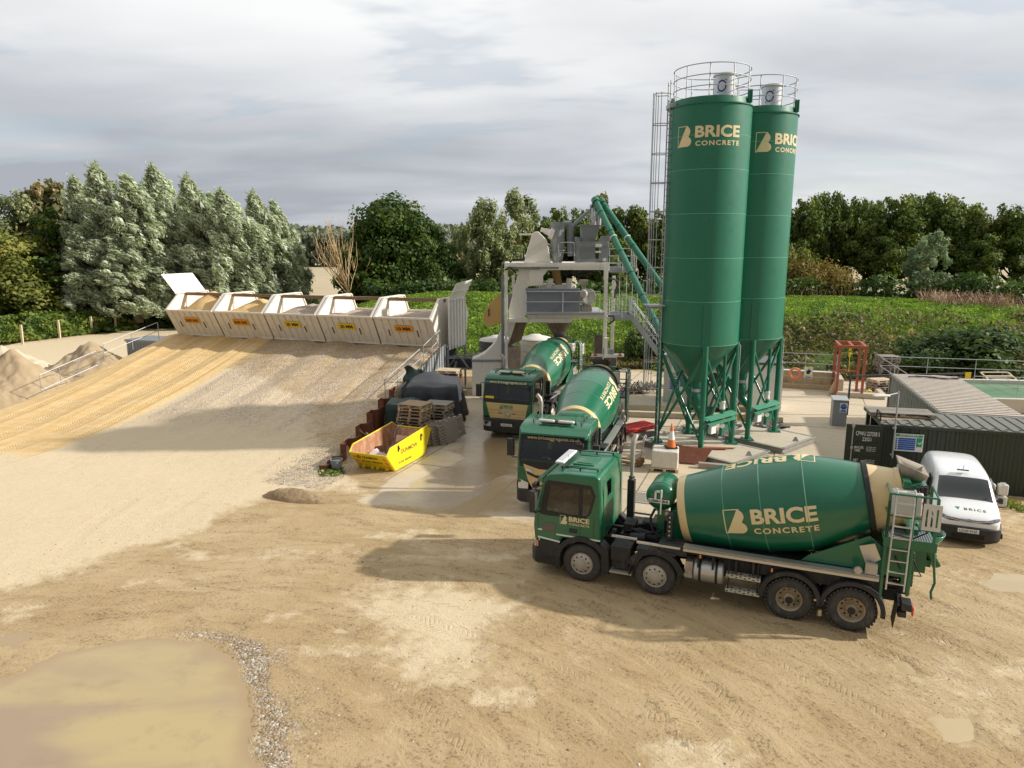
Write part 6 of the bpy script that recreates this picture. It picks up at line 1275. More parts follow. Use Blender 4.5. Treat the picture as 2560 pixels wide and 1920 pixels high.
putp(1,(14.95,26.7,2.42),0,'long grey pallet lying on the dark green container roof',rot=(0,0,R(-14))).scale=(1.9,1.1,1.0)
putp(0,(14.9,26.4,2.375),0,'single loose pallet board frame under the long pallet on the container').scale=(1.6,.9,.12)
stack(-3.35,37.3,2,R(-10),[0,2],'the pair on top of the red brown crate stack',12,2.05)
# ---------------- crates and tarpaulins ----------------
def cloth(name,label,o,pts_fn,mt,cat,nx=28,ny=28):
    m=MB(); m.v=[tuple(pts_fn(i/(nx-1),j/(ny-1))) for j in range(ny) for i in range(nx)]; m.f=[(j*nx+i,j*nx+i+1,(j+1)*nx+i+1,(j+1)*nx+i) for j in range(ny-1) for i in range(nx-1)]; m.mi=[0]*len(m.f)
    ob=m.build(name,mt,None,ang=180); ob.location=o; tag(ob,label,cat); s=ob.modifiers.new('t','SOLIDIFY'); s.thickness=.02; return ob
def drape(w,d,h,seed,peak=.0,skirt=.5):
    def f(u,v):
        x=(u-.5)*2; y=(v-.5)*2; ax=max(abs(x),abs(y)); a=math.atan2(y,x)
        k=.62; 
        if ax<=k: X,Y_,Z_=x/k*w/2,y/k*d/2,h
        else:
            t=(ax-k)/(1-k); sc=k/ax; fold=.5+.5*math.sin(a*9+seed)+.4*math.sin(a*17+seed*2); X,Y_=x*sc/k*w/2*(1+skirt*t*.35*fold),y*sc/k*d/2*(1+skirt*t*.35*fold); Z_=h-h*t*.97
        return (X,Y_,Z_+peak*math.exp(-((x+.1)**2+(y-.2)**2)*5)*(1 if ax<=k else .4)+.05*math.sin(x*7+seed)*math.cos(y*6)*(ax<=k))
    return f
cloth('tarpaulin','large black tarpaulin draped over goods between the pallets and the ramp',(-3.95,35.2,0),drape(2.5,2.6,2.05,1.0,.45,.7),TARP,'tarpaulin')
cloth('tarpaulin','dark green tarpaulin over a box against the sheet piles',(-5.15,33.0,0),drape(1.5,1.4,1.55,3.0,.05,.3),TARPG,'tarpaulin')
cloth('tarpaulin','green cloth hung over the ramp handrail',(-5.20,36.6,1.4),lambda u,v:((u-.5)*.9+.1*math.sin(v*9),.25*math.sin(u*8+v*3)*(v),1.15-v*1.25+.12*math.sin(u*6)),TARPG,'cloth')
def crates():
    root=thing('crate_stack','stack of red brown slatted crates behind the black tarpaulin','crate',(-3.35,37.3,0),R(-10)); 
    for k in range(2):
        m=MB(); z=k*1.02
        for s_ in (-1,1):
            for i in range(7): zz=z+.08+i*.13; m.bx(-.6,.6,s_*.5-.01,s_*.5+.01,zz,zz+.09)
            for i in range(7): zz=z+.08+i*.13; m.bx(s_*.6-.01,s_*.6+.01,-.5,.5,zz,zz+.09)
        for x in (-.57,0,.57):
            for y in (-.47,.47): m.bx(x-.04,x+.04,y-.04,y+.04,z,z+1.0)
        m.bx(-.58,.58,-.48,.48,z+.1,z+.12); m.build('crate',mat('red_brown_wood',(0.20,0.085,0.05),0.85,0,0.3,0.4,dirtcol=(0.1,0.06,0.04)),root)
crates()
def underbin():
    root=thing('conveyor_frame','grey steel frame and gate under the right end of the bins','steel frame',(-3.0,42.3,0)); m=MB()
    for a,b in (((-1.6,0,0),(-1.6,0,2.2)),((.9,0,0),(.9,0,1.5)),((-1.6,0,1.5),(.9,0,1.5)),((-1.6,0,.3),(.9,0,.3)),((-1.5,0,2.2),(1.6,.8,2.3)),((-.9,0,1.5),(-.4,0,2.2)),((-.1,0,2.2),(.4,0,1.5)),((-1.6,.9,2.0),(1.8,.9,2.0)),((-1.6,.9,1.4),(1.6,.9,1.4)),((-.4,0,.3),(-.4,0,1.5))): m.bar(a,b,.09)
    m.build('frame',GREY,root); m=MB(); m.bx(-1.4,1.6,.3,.9,1.5,2.05); m.build('belt_trough',mat('dark_steel',(0.05,0.05,0.055),0.6,.2,.3,.3),root,bevel=.03)
underbin()
# water tanks
for lab,x,y,r_,h in (('large dark ribbed water tank behind the curved white fairing',-.95,45.2,1.15,3.1),('second ribbed water tank with a pale top, right of the fairing',1.55,46.6,1.05,3.0)):
    root=thing('water_tank',lab,'water tank',(x,y,0),0,'ribbed water tanks'); m=MB(); pr=[(0,r_)]
    for k in range(7): z=k*h*.92/7; pr+=[(z+.05,r_),(z+.34,r_),(z+.38,r_-.05)]
    m.lathe(pr,n=36); m.build('shell',PLAST if x<0 else LPLAST,root,ang=30); m=MB(); m.lathe([(h*.92,r_+.02),(h*.95,r_*.95),(h,.4),(h+.05,.35),(h+.06,0)],n=36); m.build('dome',LPLAST,root,ang=50)
# ---------------- yellow skip ----------------
def skip():
    root=thing('skip','yellow waste skip with a rusty inside and rubbish in it','skip',(-5.0,28.45,0),R(67.5)); RI=mat('skip_inside',(0.42,0.19,0.09),0.8,0.1,0.3,0.55,dirtcol=(0.62,0.48,0.36),scale=4,streak=.6)
    SP=[(-1.15,.03),(-1.75,.76),(-1.50,1.02),(1.45,1.24),(1.80,1.02),(1.2,.03)]; sh=MB()
    YW=mat('worn_skip_yellow',(0.82,0.66,0.012),0.45,0,0.05,0.30,dirtcol=(0.42,0.16,0.05),scale=6)
    for s_ in (-1,1):
        m=MB(); m.prism([(x,s_*.84,z) for x,z in SP],(0,s_*.03,0)); sd=m.build('side_panel',YW,root); m=MB(); m.prism([(x*.985,s_*.837,z*.99+.005) for x,z in SP],(0,-s_*.008,0)); m.build('inner_face',RI,sd)
        m=MB(); [m.tube([(x,s_*.90,z+.10),(x,s_*.95,z)],.02,6) for x,z in ((-.9,.85),(.9,.95))]; [m.bx(x-.03,x+.03,s_*.87,s_*.90,.75,1.0) for x in (-.9,.9)]; m.build('lug',BLK,sd)
        if s_==-1:
            for t_,h_,w_,x_,z_,mt_ in (('DUNMOW',.17,1.3,-.7,.60,RUST),('01245 466646',.10,1.0,-.9,.22,BLK2)): put('lettering',[text_bm(t_,h_,.02,w_)],lambda u,v,x_=x_,z_=z_:Vector((x_+u,-.872,z_+v)),mt_,sd)
    m=MB(); m.prism([(-1.15,-.84,.03),(-1.15,.84,.03),(-1.75,.84,.76),(-1.75,-.84,.76)],(-.03,0,-.01)); fr=m.build('front_panel',YEL,root); m=MB(); m.prism([(-1.14,-.83,.05),(-1.14,.83,.05),(-1.72,.83,.75),(-1.72,-.83,.75)],(.01,0,.005)); m.build('inner_face',RI,fr)
    m=MB(); m.prism([(1.2,-.84,.03),(1.2,.84,.03),(1.80,.84,.98),(1.80,-.84,.98)],(.03,0,-.01)); bk=m.build('back_panel',YEL,root); m=MB(); m.prism([(1.18,-.83,.05),(1.18,.83,.05),(1.77,.83,.97),(1.77,-.83,.97)],(-.01,0,0)); m.build('inner_face',RI,bk)
    m=MB(); m.bx(-1.15,1.2,-.84,.84,.03,.06); m.build('floor',RI,root)
    m=MB(); m.tube([(-1.76,-.86,.77),(-1.76,.86,.77)],.035,8); m.tube([(1.81,-.86,1.0),(1.81,.86,1.0)],.035,8); [m.tube([(a[0],s_*.86,a[1]),(b[0],s_*.86,b[1])],.03,8) for s_ in (-1,1) for a,b in zip(SP[1:5],SP[2:5])]; m.build('rim_tube',YEL,root)
    m=MB(); [m.bx(-1.28,-1.12,y-.06,y+.06,.02,.14) for y in (-.55,-.12,.12,.55)]; m.build('foot',YEL,root)
    ff=lambda u,v:Vector((-1.15-.6*(v/.73)-.045,.84-u,.03+v))
    put('lettering',[text_bm('DUNMOW',.12,.03,.72)],lambda u,v:ff(.52+u,.50+v),BLK2,fr); put('lettering',[text_bm('01245 466646',.09,.02,.95)],lambda u,v:ff(.38+u,.30+v),BLK2,fr)
    m=MB(); N=20; m.add([ff(.36+math.cos(a)*.085,.565+math.sin(a)*.085) for a in [2*math.pi*k/N for k in range(N)]]+[ff(.36+math.cos(a)*.060,.565+math.sin(a)*.060) for a in [2*math.pi*k/N for k in range(N)]],[(k,(k+1)%N,N+(k+1)%N,N+k) for k in range(N)]+[tuple(N+k for k in range(5,16))]); m.build('emblem',BLK2,fr,smooth=False)
    m=MB()
    for s0 in (.10,1.46):
        for k in range(3): v=.12+k*.2; m.add([ff(s0,v),ff(s0+.14,v-.05),ff(s0+.14,v+.05),ff(s0,v+.10)],[(0,1,2,3)])
    m.build('hazard_stripe',mat('hazard_orange',(0.85,0.16,0.03),0.5),fr,smooth=False)
    M_=root.matrix_basis.copy()
    def inside(name,label,cat,mb,mt,bevel=0):
        mb.v=[tuple(Matrix.Translation((-5.0,28.45,0))@Matrix.Rotation(R(67.5),4,'Z')@Vector(v)) for v in mb.v]; o=mb.build(name,mt,None,bevel=bevel,ang=180 if not bevel else 40); tag(o,label,cat); return o
    def blob(c,r,sc,seed):
        mm=MB(); V=[];n=14;k=10
        for j in range(k+1):
            for i in range(n):
                th=math.pi*j/k; ph=2*math.pi*i/n; q=r*(1+.14*math.sin(3*ph+seed)*math.sin(4*th+seed)+.08*math.sin(7*ph)); V.append((c[0]+q*sc[0]*math.sin(th)*math.cos(ph),c[1]+q*sc[1]*math.sin(th)*math.sin(ph),c[2]+q*sc[2]*math.cos(th)))
        mm.add(V,[(j*n+i,j*n+(i+1)%n,(j+1)*n+(i+1)%n,(j+1)*n+i) for j in range(k) for i in range(n)]); return mm
    inside('bin_bag','shiny black bin bag lying in the yellow skip','rubbish bag',blob((-.1,-.30,.48),.42,(1,1.1,.8),1),mat('bin_bag_black',(0.015,0.015,0.02),0.25,0,.2,bump=.8,bs=10))
    m=MB(); m.box((.75,-.3,.62),(.9,.8,.5),rot=Matrix.Rotation(.35,3,'Y')@Matrix.Rotation(.3,3,'Z')); inside('cardboard_box','brown cardboard box with purple print at the back of the skip','box',m,mat('cardboard',(0.50,0.33,0.22),.8,0,.1),.01)
    m=MB(); m.box((-.85,.05,.42),(.5,.9,.06),rot=Matrix.Rotation(-.3,3,'Y')@Matrix.Rotation(.2,3,'X')); m.box((-.5,.35,.40),(.4,.5,.05),rot=Matrix.Rotation(.7,3,'X')); inside('cardboard_sheet','pale folded cardboard near the front lip of the skip','cardboard',m,mat('pale_card',(0.52,0.42,0.42),.8,0,.1),.005)
    inside('rubble','loose rubbish filling the bottom of the skip','rubbish',blob((0,0,.12),.9,(1.2,.85,.22),4),mat('rubble',(0.25,0.20,0.16),.9,0,.4,.5,bump=1,bs=8))
skip()
def simple(name,label,cat,mb,mt,loc=(0,0,0),rz=0,**k): o=mb.build(name,mt,None,**k); o.location=loc; o.rotation_euler=(0,0,rz); tag(o,label,cat); return o
bk=thing('bucket','grey plastic bucket standing by the lowest sheet pile','bucket',(-7.0,27.2,0)); m=MB(); m.lathe([(0,.19),(.42,.23),(.44,.25),(.46,.25),(.46,.22),(.40,.21)],n=28,caps=True); m.build('tub',mat('grey_tub',(0.22,0.24,0.26),.5,0,.1,.1),bk); m=MB(); m.lathe([(.385,.0),(.39,.215)],n=28,caps=False); m.build('pale_contents',LPLAST,bk)
wb=thing('wheelbarrow','upturned wheelbarrow between the skip and the sheet piles','wheelbarrow',(-5.55,30.2,0),R(40)); m=MB(); m.add([(-.4,-.3,.45),(.5,-.3,.6),(.5,.3,.6),(-.4,.3,.45),(-.25,-.2,.85),(.3,-.2,.95),(.3,.2,.95),(-.25,.2,.85)],[(0,1,5,4),(1,2,6,5),(2,3,7,6),(3,0,4,7),(4,5,6,7)]); m.build('tray',GALV,wb,bevel=.03); m=MB(); [m.tube([(.9,s_*.05,.2),(-.3,s_*.28,.5),(-.9,s_*.3,.8),(-1.1,s_*.3,1.0)],.018,6) for s_ in (-1,1)]; m.tube([(.3,-.28,.9),(.8,-.2,1.1),(.9,.0,.7),(.8,.2,.3)],.018,6); m.build('handle',GALV,wb)
# ---------------- items round the silos ----------------
bp=thing('bagged_pallet','white shrink wrapped bags on a small wooden pallet in front of the silos','pallet load',(6.15,27.4,0),R(-14)); m=MB(); m.bx(-.52,.52,-.48,.48,.145,.86); o=m.build('wrapped_load',BAG,bp,bevel=.07,seg=4)
s_=o.modifiers.new('s','SUBSURF'); s_.levels=s_.render_levels=2; s_.subdivision_type='SIMPLE'; tx=bpy.data.textures.new('crinkle','CLOUDS'); tx.noise_scale=.18; dm=o.modifiers.new('d','DISPLACE'); dm.texture=tx; dm.strength=.05
m=MB(); [m.bx(-.55,.55,y-.06,y+.06,.12,.145) for y in (-.44,-.15,.15,.44)]; [m.bx(x-.06,x+.06,-.5,.5,.02,.12) for x in (-.48,0,.48)]; m.build('pallet_base',WOODP,bp)
cn=thing('traffic_cone','orange and white traffic cone standing on the wrapped pallet load','traffic cone',(6.38,27.45,.88)); m=MB(); m.bx(-.24,.24,-.24,.24,0,.03); m.build('rubber_base',BLK,cn,bevel=.01)
for n_,z0,z1,mt_ in (('orange_body',.03,.33,ORNG),('white_band',.33,.68,WHT),('orange_tip',.68,.98,ORNG)): m=MB(); f=lambda z:.185-.155*z/.98; m.lathe([(z0,f(z0)),(z1,f(z1))]+([(.99,.02),(1.0,0)] if z1>.9 else []),n=28,caps=z1>.9); m.build(n_,mt_,cn)
pj=thing('pallet_truck','rusty hand pallet truck with two forks in front of the silos','pallet truck',(5.15,27.9,0),R(-30)); m=MB(); [m.bx(-1.1,.1,s_*.27-.08,s_*.27+.08,.08,.14) for s_ in (-1,1)]; m.bx(.0,.2,-.3,.3,.05,.3); m.build('fork',mat('rusty_ochre',(0.26,0.15,0.07),.8,0,.3,.3),pj,bevel=.01); m=MB(); m.tube([(.1,0,.3),(.25,0,1.15)],.025,8); m.tube([(.25,-.02,1.1),(.27,-.18,1.22),(.28,0,1.3),(.27,.18,1.22),(.25,.02,1.1)],.022,8); m.build('handle',GALV,pj)
sp_=simple('steel_plate','rust brown steel plate leaning on the silo slab behind the cone','steel plate',MB().prism([(-.75,0,0),(.55,-.1,0),(.95,.45,.5),(.0,.55,.5),(-.6,.6,.6)],(0,.0,.03)),RUST,(7.25,28.0,.05),R(-12))
for i in range(2): simple('scrap_board',('rusty steel strip across the silo slab','pale board lying across the silo slab')[i],'board',MB().bx(-1.5,1.5,-.09,.09,0,.04),(RUSTP,WOODP)[i],(7.7+.4*i,29.3+.25*i,.30),R(-3-4*i))
simple('timber_baulk','weathered timber beam on the ground before the silo slab','timber beam',MB().bx(-.9,.9,-.12,.12,0,.22),WOODG,(8.4,27.3,0),R(-17),bevel=.01)
# red barrier panels, stacked
for i in range(2):
    rb=thing('barrier_panel',['lower','upper'][i]+' red plastic barrier panel of the flat pile left of the silos','barrier panel',(5.75+.06*i,32.2-.05*i,.40+i*.13),R(30+5*i),'red barrier panels'); m=MB(); w_,h_=1.9,.95
    m.bx(-w_/2,w_/2,-h_/2,-h_/2+.09,0,.06); m.bx(-w_/2,w_/2,h_/2-.09,h_/2,0,.06); [m.bx(x-.024,x+.024,-h_/2,h_/2,0,.05) for x in np.linspace(-w_/2+.03,w_/2-.03,12)]; m.build('panel',RED,rb)
simple('timber_support','grey timber bearers under the red barrier panels','timber',MB().bx(-.9,.9,-.4,-.28,0,.3).bx(-.9,.9,.28,.4,0,.3).bx(-.6,-.4,-.5,.5,.3,.33),WOODG,(5.8,32.1,0),R(30))
# rope and hose heaps on the slab
r9=random.Random(9); m=MB()
for k in range(22):
    cx,cy=7.7+r9.uniform(-.9,1.4),42.4+r9.uniform(-.5,.5); rr=r9.uniform(.25,.5); m.tube([(cx+rr*math.cos(t)*1.3,cy+rr*math.sin(t)*.9,.16+r9.random()*.55) for t in np.linspace(0,5.5,12)],.035,5)
ob=simple('hose_heap','heap of grey ropes and hoses on a pallet behind the ladder','hose heap',m,CABLE); putp(1,(7.3,42.4,.01),0,'pallet under the rope and hose heap',rot=(0,0,.1))
r9=random.Random(19); m=MB()
for k in range(26):
    cx,cy=10.9+r9.uniform(-1.2,1.4),31.9+r9.uniform(-.6,.4)+1.4; m.box((cx,cy,.15+r9.random()*.2),(r9.uniform(.2,.6),r9.uniform(.1,.35),.04),rot=Matrix.Rotation(r9.uniform(-.6,.6),3,'X')@Matrix.Rotation(r9.uniform(0,3),3,'Z'))
simple('scrap_heap','black scrap and plastic rubbish behind the far silo','scrap',m,mat('scrap_black',(0.05,0.045,0.045),.6,0,.5,.3,dirtcol=(.4,.35,.3)),(.9,.2,0))
# concrete kerbs and step by the cabin
simple('concrete_block','low concrete plinth left of the cabin behind the silo ladder','concrete plinth',MB().bx(-1.5,1.4,-1.3,1.2,0,.35),CONC,(7.9,38.6,0),R(-8),bevel=.02)
simple('concrete_kerb','long low concrete kerb in front of the cabin','kerb',MB().bx(-4.2,4.2,-.16,.16,0,.30),CONC,(9.6,35.7,0),R(-9),bevel=.02)
cab=thing('site_cabin','cream ribbed site cabin behind the silos with a safety board','cabin',(8.35,38.4,.25),R(-22)); m=MB(); corr(m,(0,0,0),(3.6,0,0),0,2.55,.02,Vector((0,-1,0)),.2); corr(m,(3.6,0,0),(3.6,2.4,0),0,2.55,.02,Vector((1,0,0)),.2); corr(m,(0,2.4,0),(0,0,0),0,2.55,.02,Vector((-1,0,0)),.2); m.build('wall',CABIN,cab,smooth=False)
m=MB(); m.bx(-.1,3.7,-.1,2.5,2.55,2.72); m.build('roof',mat('cabin_roof',(0.30,0.31,0.30),.6,0,.1,.2),cab,bevel=.02); m=MB(); m.bx(-.02,3.62,-.02,2.42,-.15,.0); m.build('base_skid',BLK2,cab)
m=MB(); m.bx(2.15,3.1,-.03,.02,1.1,1.95); wf=m.build('window',WHT,cab); m=MB(); m.bx(2.22,3.03,-.04,-.03,1.17,1.88); m.build('pane',GLASS,wf)
safety(cab,None,.85,.85,lambda u,v,off:Vector((.25+u,-.01-off,.75+v))); m=MB(); m.bx(.4,1.1,-.03,-.01,1.75,2.2); m.build('notice',WHT,cab)
cb2=thing('white_container','white ribbed store behind the far silo, right of the cabin','store',(12.6,37.9,.0),R(-12)); m=MB(); corr(m,(0,0,0),(2.0,0,0),0,2.5,.03,Vector((0,-1,0)),.35); corr(m,(2.0,0,0),(2.0,2.4,0),0,2.5,.03,Vector((1,0,0)),.35); corr(m,(0,2.4,0),(0,0,0),0,2.5,.03,Vector((-1,0,0)),.35); m.build('wall',WHT,cb2,smooth=False); m=MB(); m.bx(-.08,2.08,-.08,2.48,2.5,2.64); m.build('roof',PLAST,cb2,bevel=.02)
yf=thing('yellow_stand','orange yellow steel stand holding grey bags behind the far silo','stand',(12.4,34.9,0),R(-5)); m=MB(); [m.bar(a,b,.09) for a,b in (((-1,0,0),(-1,0,.9)),((.5,0,0),(.5,0,1.1)),((-1,0,.8),(.5,0,.8)),((.5,.5,0),(.5,.5,.9)),((-1,.5,0),(-1,.5,.9)),((-1,0,0),(-.2,0,.8)),((.5,0,1.05),(.5,.6,1.05)))]; m.build('frame',mat('machine_yellow',(0.75,0.36,0.02),.5,0,.1,.2),yf); m=MB(); m.bx(-.95,.4,.02,.5,.5,.8); m.build('tray',GREY,yf,bevel=.05)
gc=thing('equipment_cabinet','grey steel cabinet with a blue round sign standing alone on the concrete','cabinet',(16.3,34.5,0),R(-14)); m=MB(); m.bx(-.33,.33,-.3,.3,0,1.30); m.build('body',GREY,gc,bevel=.01); m=MB(); m.prism([(-.37,-.36,1.30),(-.37,.34,1.30),(-.37,.34,1.44),(-.37,-.36,1.34)],(.74,0,0)); m.build('sloped_lid',GALV,gc,bevel=.01); m=MB(); m.bx(-.02,.31,-.315,-.30,.72,1.18); sg=m.build('sign',WHT,gc); m=MB(); m.lathe([(0,.14),(.004,.14)],(.145,-.316,1.0),(0,-1,0),24); m.bx(.02,.27,-.321,-.316,.75,.83); m.build('blue_disc',BLUE,sg)
put('lettering',[text_bm('NO ENTRY',.04,.01,.2)],lambda u,v:Vector((.045+u,-.322,1.01+v)),WHT,sg)
for i,(x,y,c,lab) in enumerate([(15.0,40.0,(0.42,0.36,0.38),'pinkish white upturned bucket on the concrete beyond the far silo'),(15.4,40.5,(0.28,0.40,0.34),'pale green upturned bucket next to the pinkish one')]):
    root=thing('bucket',lab,'bucket',(x,y,0)); m=MB(); m.lathe([(0,.29),(.03,.29),(.48,.22),(.50,.19),(.50,0)],n=24); m.build('tub',mat('tub%s'%('pink','green')[i],c,.7,0,.1,.2),root); m=MB(); m.tube([(.25,0,.3),(.33,.1,.2),(.3,.2,.05)],.01,5); m.build('handle',GALV,root)
# wall with rails, signs, life ring
WA,WB=Vector((16.6,44.55,0)),Vector((20.0,43.3,0))
wd=(WB-WA).normalized(); ang=math.atan2(wd.y,wd.x)
wl=thing('pit_wall','pale concrete wall of the washout pit carrying grey railings','wall',WA,ang); L=(WB-WA).length
m=MB(); m.bx(-3.6,L+.2,0,.30,0,1.02); m.bx(-3.6,L+.2,-.35,.0,0,.28); m.build('wall_body',mat('buff_concrete',(0.50,0.40,0.25),.85,0,.15,.5,dirtcol=(0.33,0.24,0.13),scale=1.5,bump=.3),wl,bevel=.02); m=MB(); m.bx(-3.6,L+.2,-.03,.33,1.02,1.07); m.build('coping',mat('pale_coping',(0.62,0.58,0.50),.8,0,.1,.2),wl,bevel=.01)
m=MB(); rail(m,[(-3.5,.15,1.05),(L+.1,.15,1.05)],1.1,.028,(1,.45),1.9); m.build('railing',GALV,wl)
m=MB(); rail(m,[(-3.2,-.5,.28),(L,-.5,.28)],.95,.022,(1,.55),1.7); m.build('low_railing',GALV,wl)
def sign2(lab,x,parts,w=.62,h=.55):
    c=WA+wd*x+Vector((wd.y,-wd.x,0))*.55; root=thing('safety_sign',lab,'sign',(c.x,c.y,.72),ang); m=MB(); m.bx(0,w,-.01,.0,0,h); b=m.build('plate',WHT,root)
    for n_,mt_,u0,u1,v0,v1 in parts: m=MB(); m.bx(u0*w,u1*w,-.016,-.01,v0*h,v1*h); m.build(n_,mt_,b)
    return b
sign2('small white sign with yellow and blue bars left of the life ring',-.02,[('yellow_bar',SYEL,.38,.97,.54,.95),('blue_bar',BLUE,.38,.97,.05,.44),('warning_triangle',SORG,.1,.28,.6,.85),('blue_dot',BLUE,.1,.28,.1,.36)])
sb=sign2('white sign with a black open hand right of the life ring',1.85,[('yellow_bar',SYEL,.3,.8,.85,.95),('yellow_strip',SYEL,.1,.9,.20,.28),('blue_text_bar',BLUE,.1,.9,.05,.14)],.48,.72)
put('hand_symbol',[polybm([[(.14,.26),(.30,.26),(.34,.36),(.40,.44),(.37,.46),(.30,.42),(.30,.55),(.27,.55),(.26,.45),(.24,.58),(.21,.58),(.21,.46),(.17,.54),(.15,.53),(.16,.42),(.12,.46),(.10,.44)]])],lambda u,v:Vector((u,-.018,v)),BLK2,sb)
c=WA+wd*1.32+Vector((wd.y,-wd.x,0))*.62; lr=thing('life_ring','orange life ring hung on the railing of the concrete wall','life ring',(c.x,c.y,.98),ang); m=MB(); m.tube([(math.cos(t)*.31,0,math.sin(t)*.31) for t in np.linspace(0,2*math.pi,33)],.075,12,False); m.build('ring',mat('life_ring_orange',(0.80,0.24,0.11),.55,0,.06,.1),lr); m=MB(); [m.tube([(math.cos(a)*.31+.0,-.08,math.sin(a)*.31),(math.cos(a+.6)*.2,-.05,math.sin(a+.6)*.2)],.012,5) for a in np.linspace(0,5.5,6)]; m.tube([(-.05,0,-.3),(-.1,0,-.6),(0,0,-.75)],.012,5); m.build('rope',WOODP,lr)
# red lifting frame
rf=thing('lifting_frame','red oxide steel lifting frame with a yellow hook block over the pit','lifting frame',(20.2,42.0,0),R(-18)); HX,HY,HZ=.68,1.05,2.95
for sx in (-1,1):
    for sy in (-1,1): m=MB(); m.bx(sx*HX-.07,sx*HX+.07,sy*HY-.07,sy*HY+.07,0,HZ); m.bx(sx*HX-.16,sx*HX+.16,sy*HY-.16,sy*HY+.16,0,.03); m.build('leg',RUSTP,rf,bevel=.006)
m=MB(); [m.bx(-HX-.07,HX+.07,sy*HY-.07,sy*HY+.07,HZ-.02,HZ+.14) for sy in (-1,1)]; [m.bx(sx*HX-.07,sx*HX+.07,-HY,HY,HZ-.02,HZ+.138) for sx in (-1,1)]; m.bx(-.07,.07,-HY,HY,HZ+.0,HZ+.13); m.bx(-HX,HX,HY-.05,HY+.05,1.2,1.3); m.build('top_beam',RUSTP,rf,bevel=.006)
m=MB(); m.bx(-.06,.06,-.12,.12,HZ-.30,HZ); m.lathe([(-.06,.12),(.06,.12)],(0,0,HZ-.55),(1,0,0),18); m.tube([(0,0,HZ-.3),(0,0,HZ-.5)],.02,6); m.tube([(0,0,HZ-.65),(.03,0,HZ-1.6)],.015,5); m.build('hook_block',SYEL,rf)
simple('pit_block','concrete foundation block at the foot of the red lifting frame','foundation block',MB().bx(-1.3,1.3,-.2,.25,0,.30).prism([(-1.2,.25,0),(-1.2,.25,1.0),(-1.2,2.2,1.05),(-1.2,2.2,0)],(.3,0,0)).prism([(1.1,.25,0),(1.1,.25,.25),(1.1,2.6,.25),(1.1,2.6,0)],(.3,0,0)),CONC,(20.5,40.9,0),R(-18),bevel=.02)
pp=simple('pipe_goalpost','dark bent pipe standing on the concrete and running to the pale roofed container','pipe',MB().tube([(0,0,0),(0,0,1.95),(.06,.0,2.05),(.2,0,2.1),(6.0,-1.0,2.3)],.05,10),mat('dark_pipe',(0.05,0.05,0.07),.5,0,.2),(17.75,36.6,0),R(6))
simple('sling_bag','tan cloth sling hanging on the left leg of the red frame','sling',MB().tube([(0,0,1.1),(-.1,-.05,.75),(-.22,-.1,.35),(-.35,-.15,.08)],[.05,.12,.2,.16],8),mat('tan_cloth',(0.42,0.30,0.18),.9,0,.2,bump=.8,bs=12),(19.45,41.75,.0))
simple('water_can','white and yellow plastic can on the concrete right of the red frame','can',MB().bx(-.14,.14,-.1,.1,0,.3).lathe([(.3,.05),(.38,.05)],n=12),mat('can_yellow',(0.75,0.62,0.12),.5),(21.4,41.7,.0),0,bevel=.03)
m=MB(); m.tube([(math.cos(t)*.6+.0,math.sin(t)*.35,.06+.02*math.sin(t*3)) for t in np.linspace(0,12,40)],.04,6); simple('hose_coil','dark coiled hose lying behind the container near the low pallet stack','hose coil',m,BLK2,(23.2,41.9,0))
# long rail behind the containers, loose pallets, green water basin
hand('long grey railing behind the pale container roof',[gy(2210,975,43.2)*Vector((1,1,0)) if False else (22.9,43.6,.9),(31.2,42.6,.75)],1.15,GALV,(1,.5),2.6,'railing')
hand('sloping grey handrail between the low pallet stack and the container',[(22.9,43.6,.9),(23.7,41.6,.1)],1.1,GALV,(1,.5),1.0,'handrail')
hand('near railing of the green water basin at the right edge',[(24.9,37.6,.75),(31.5,36.6,.75)],1.15,GALV,(1,.5),2.2,'railing')
hand('railing of the green basin running back along its right side',[(31.2,42.6,.75),(30.6,39.2,.75)],1.15,GALV,(1,.5),2.2,'railing')
bs_=thing('water_basin','concrete settling basin holding green water','basin',(28.2,39.8,0),R(-7)); m=MB(); wx_,wy_=4.2,2.7
for a_,b_,c_,d_ in ((-wx_,wx_,-wy_-.3,-wy_),(-wx_,wx_,wy_,wy_+.3),(-wx_-.3,-wx_,-wy_-.3,wy_+.3),(wx_,wx_+.3,-wy_-.3,wy_+.3)): m.bx(a_,b_,c_,d_,0,.78)
m.build('basin_wall',mat('pale_coping',(0,0,0)),bs_,bevel=.02)
m=MB(); m.quad((-wx_,-wy_,.55),(wx_,-wy_,.55),(wx_,wy_,.55),(-wx_,wy_,.55)); w_=m.build('basin_water',watermat('green_water',(0.13,0.25,0.15),(0.19,0.32,0.20),.22),bs_,smooth=False)
stack(26.3,44.0,3,R(6),[1,0,1],'the low pile behind the railing, middle of the three',31); stack(28.0,43.9,1,R(0),[0],'the pile lying flat behind the railing',32)
putp(0,(27.0,43.7,.45),0,'tilted pallet propped behind the long railing',rot=(.35,.1,.3)); stack(30.2,43.4,5,R(4),[1,1,1,1,1],'the pile at the far right behind the basin',33)
simple('open_frame','pale empty wooden frame tilted on the far right pallet pile','wooden frame',MB().bx(-.9,.9,-.5,-.42,0,.05).bx(-.9,.9,.42,.5,0,.05).bx(-.9,-.82,-.5,.5,0,.05).bx(.82,.9,-.5,.5,0,.05).bx(-.9,.9,-.04,.04,0,.05),WOODP,(30.1,43.2,.85)).rotation_euler=(.35,0,0)
simple('cable_tangle','black cables lying across the far end of the pale container roof','cable',MB().tube([(0,0,.06),(1,.3,.05),(1.6,-.1,.06),(2.4,.3,.08)],.03,6).tube([(.4,.4,.05),(1.2,.0,.06),(2.2,.1,.05)],.03,6),BLK2,(19.7,34.7,2.36),R(-17))
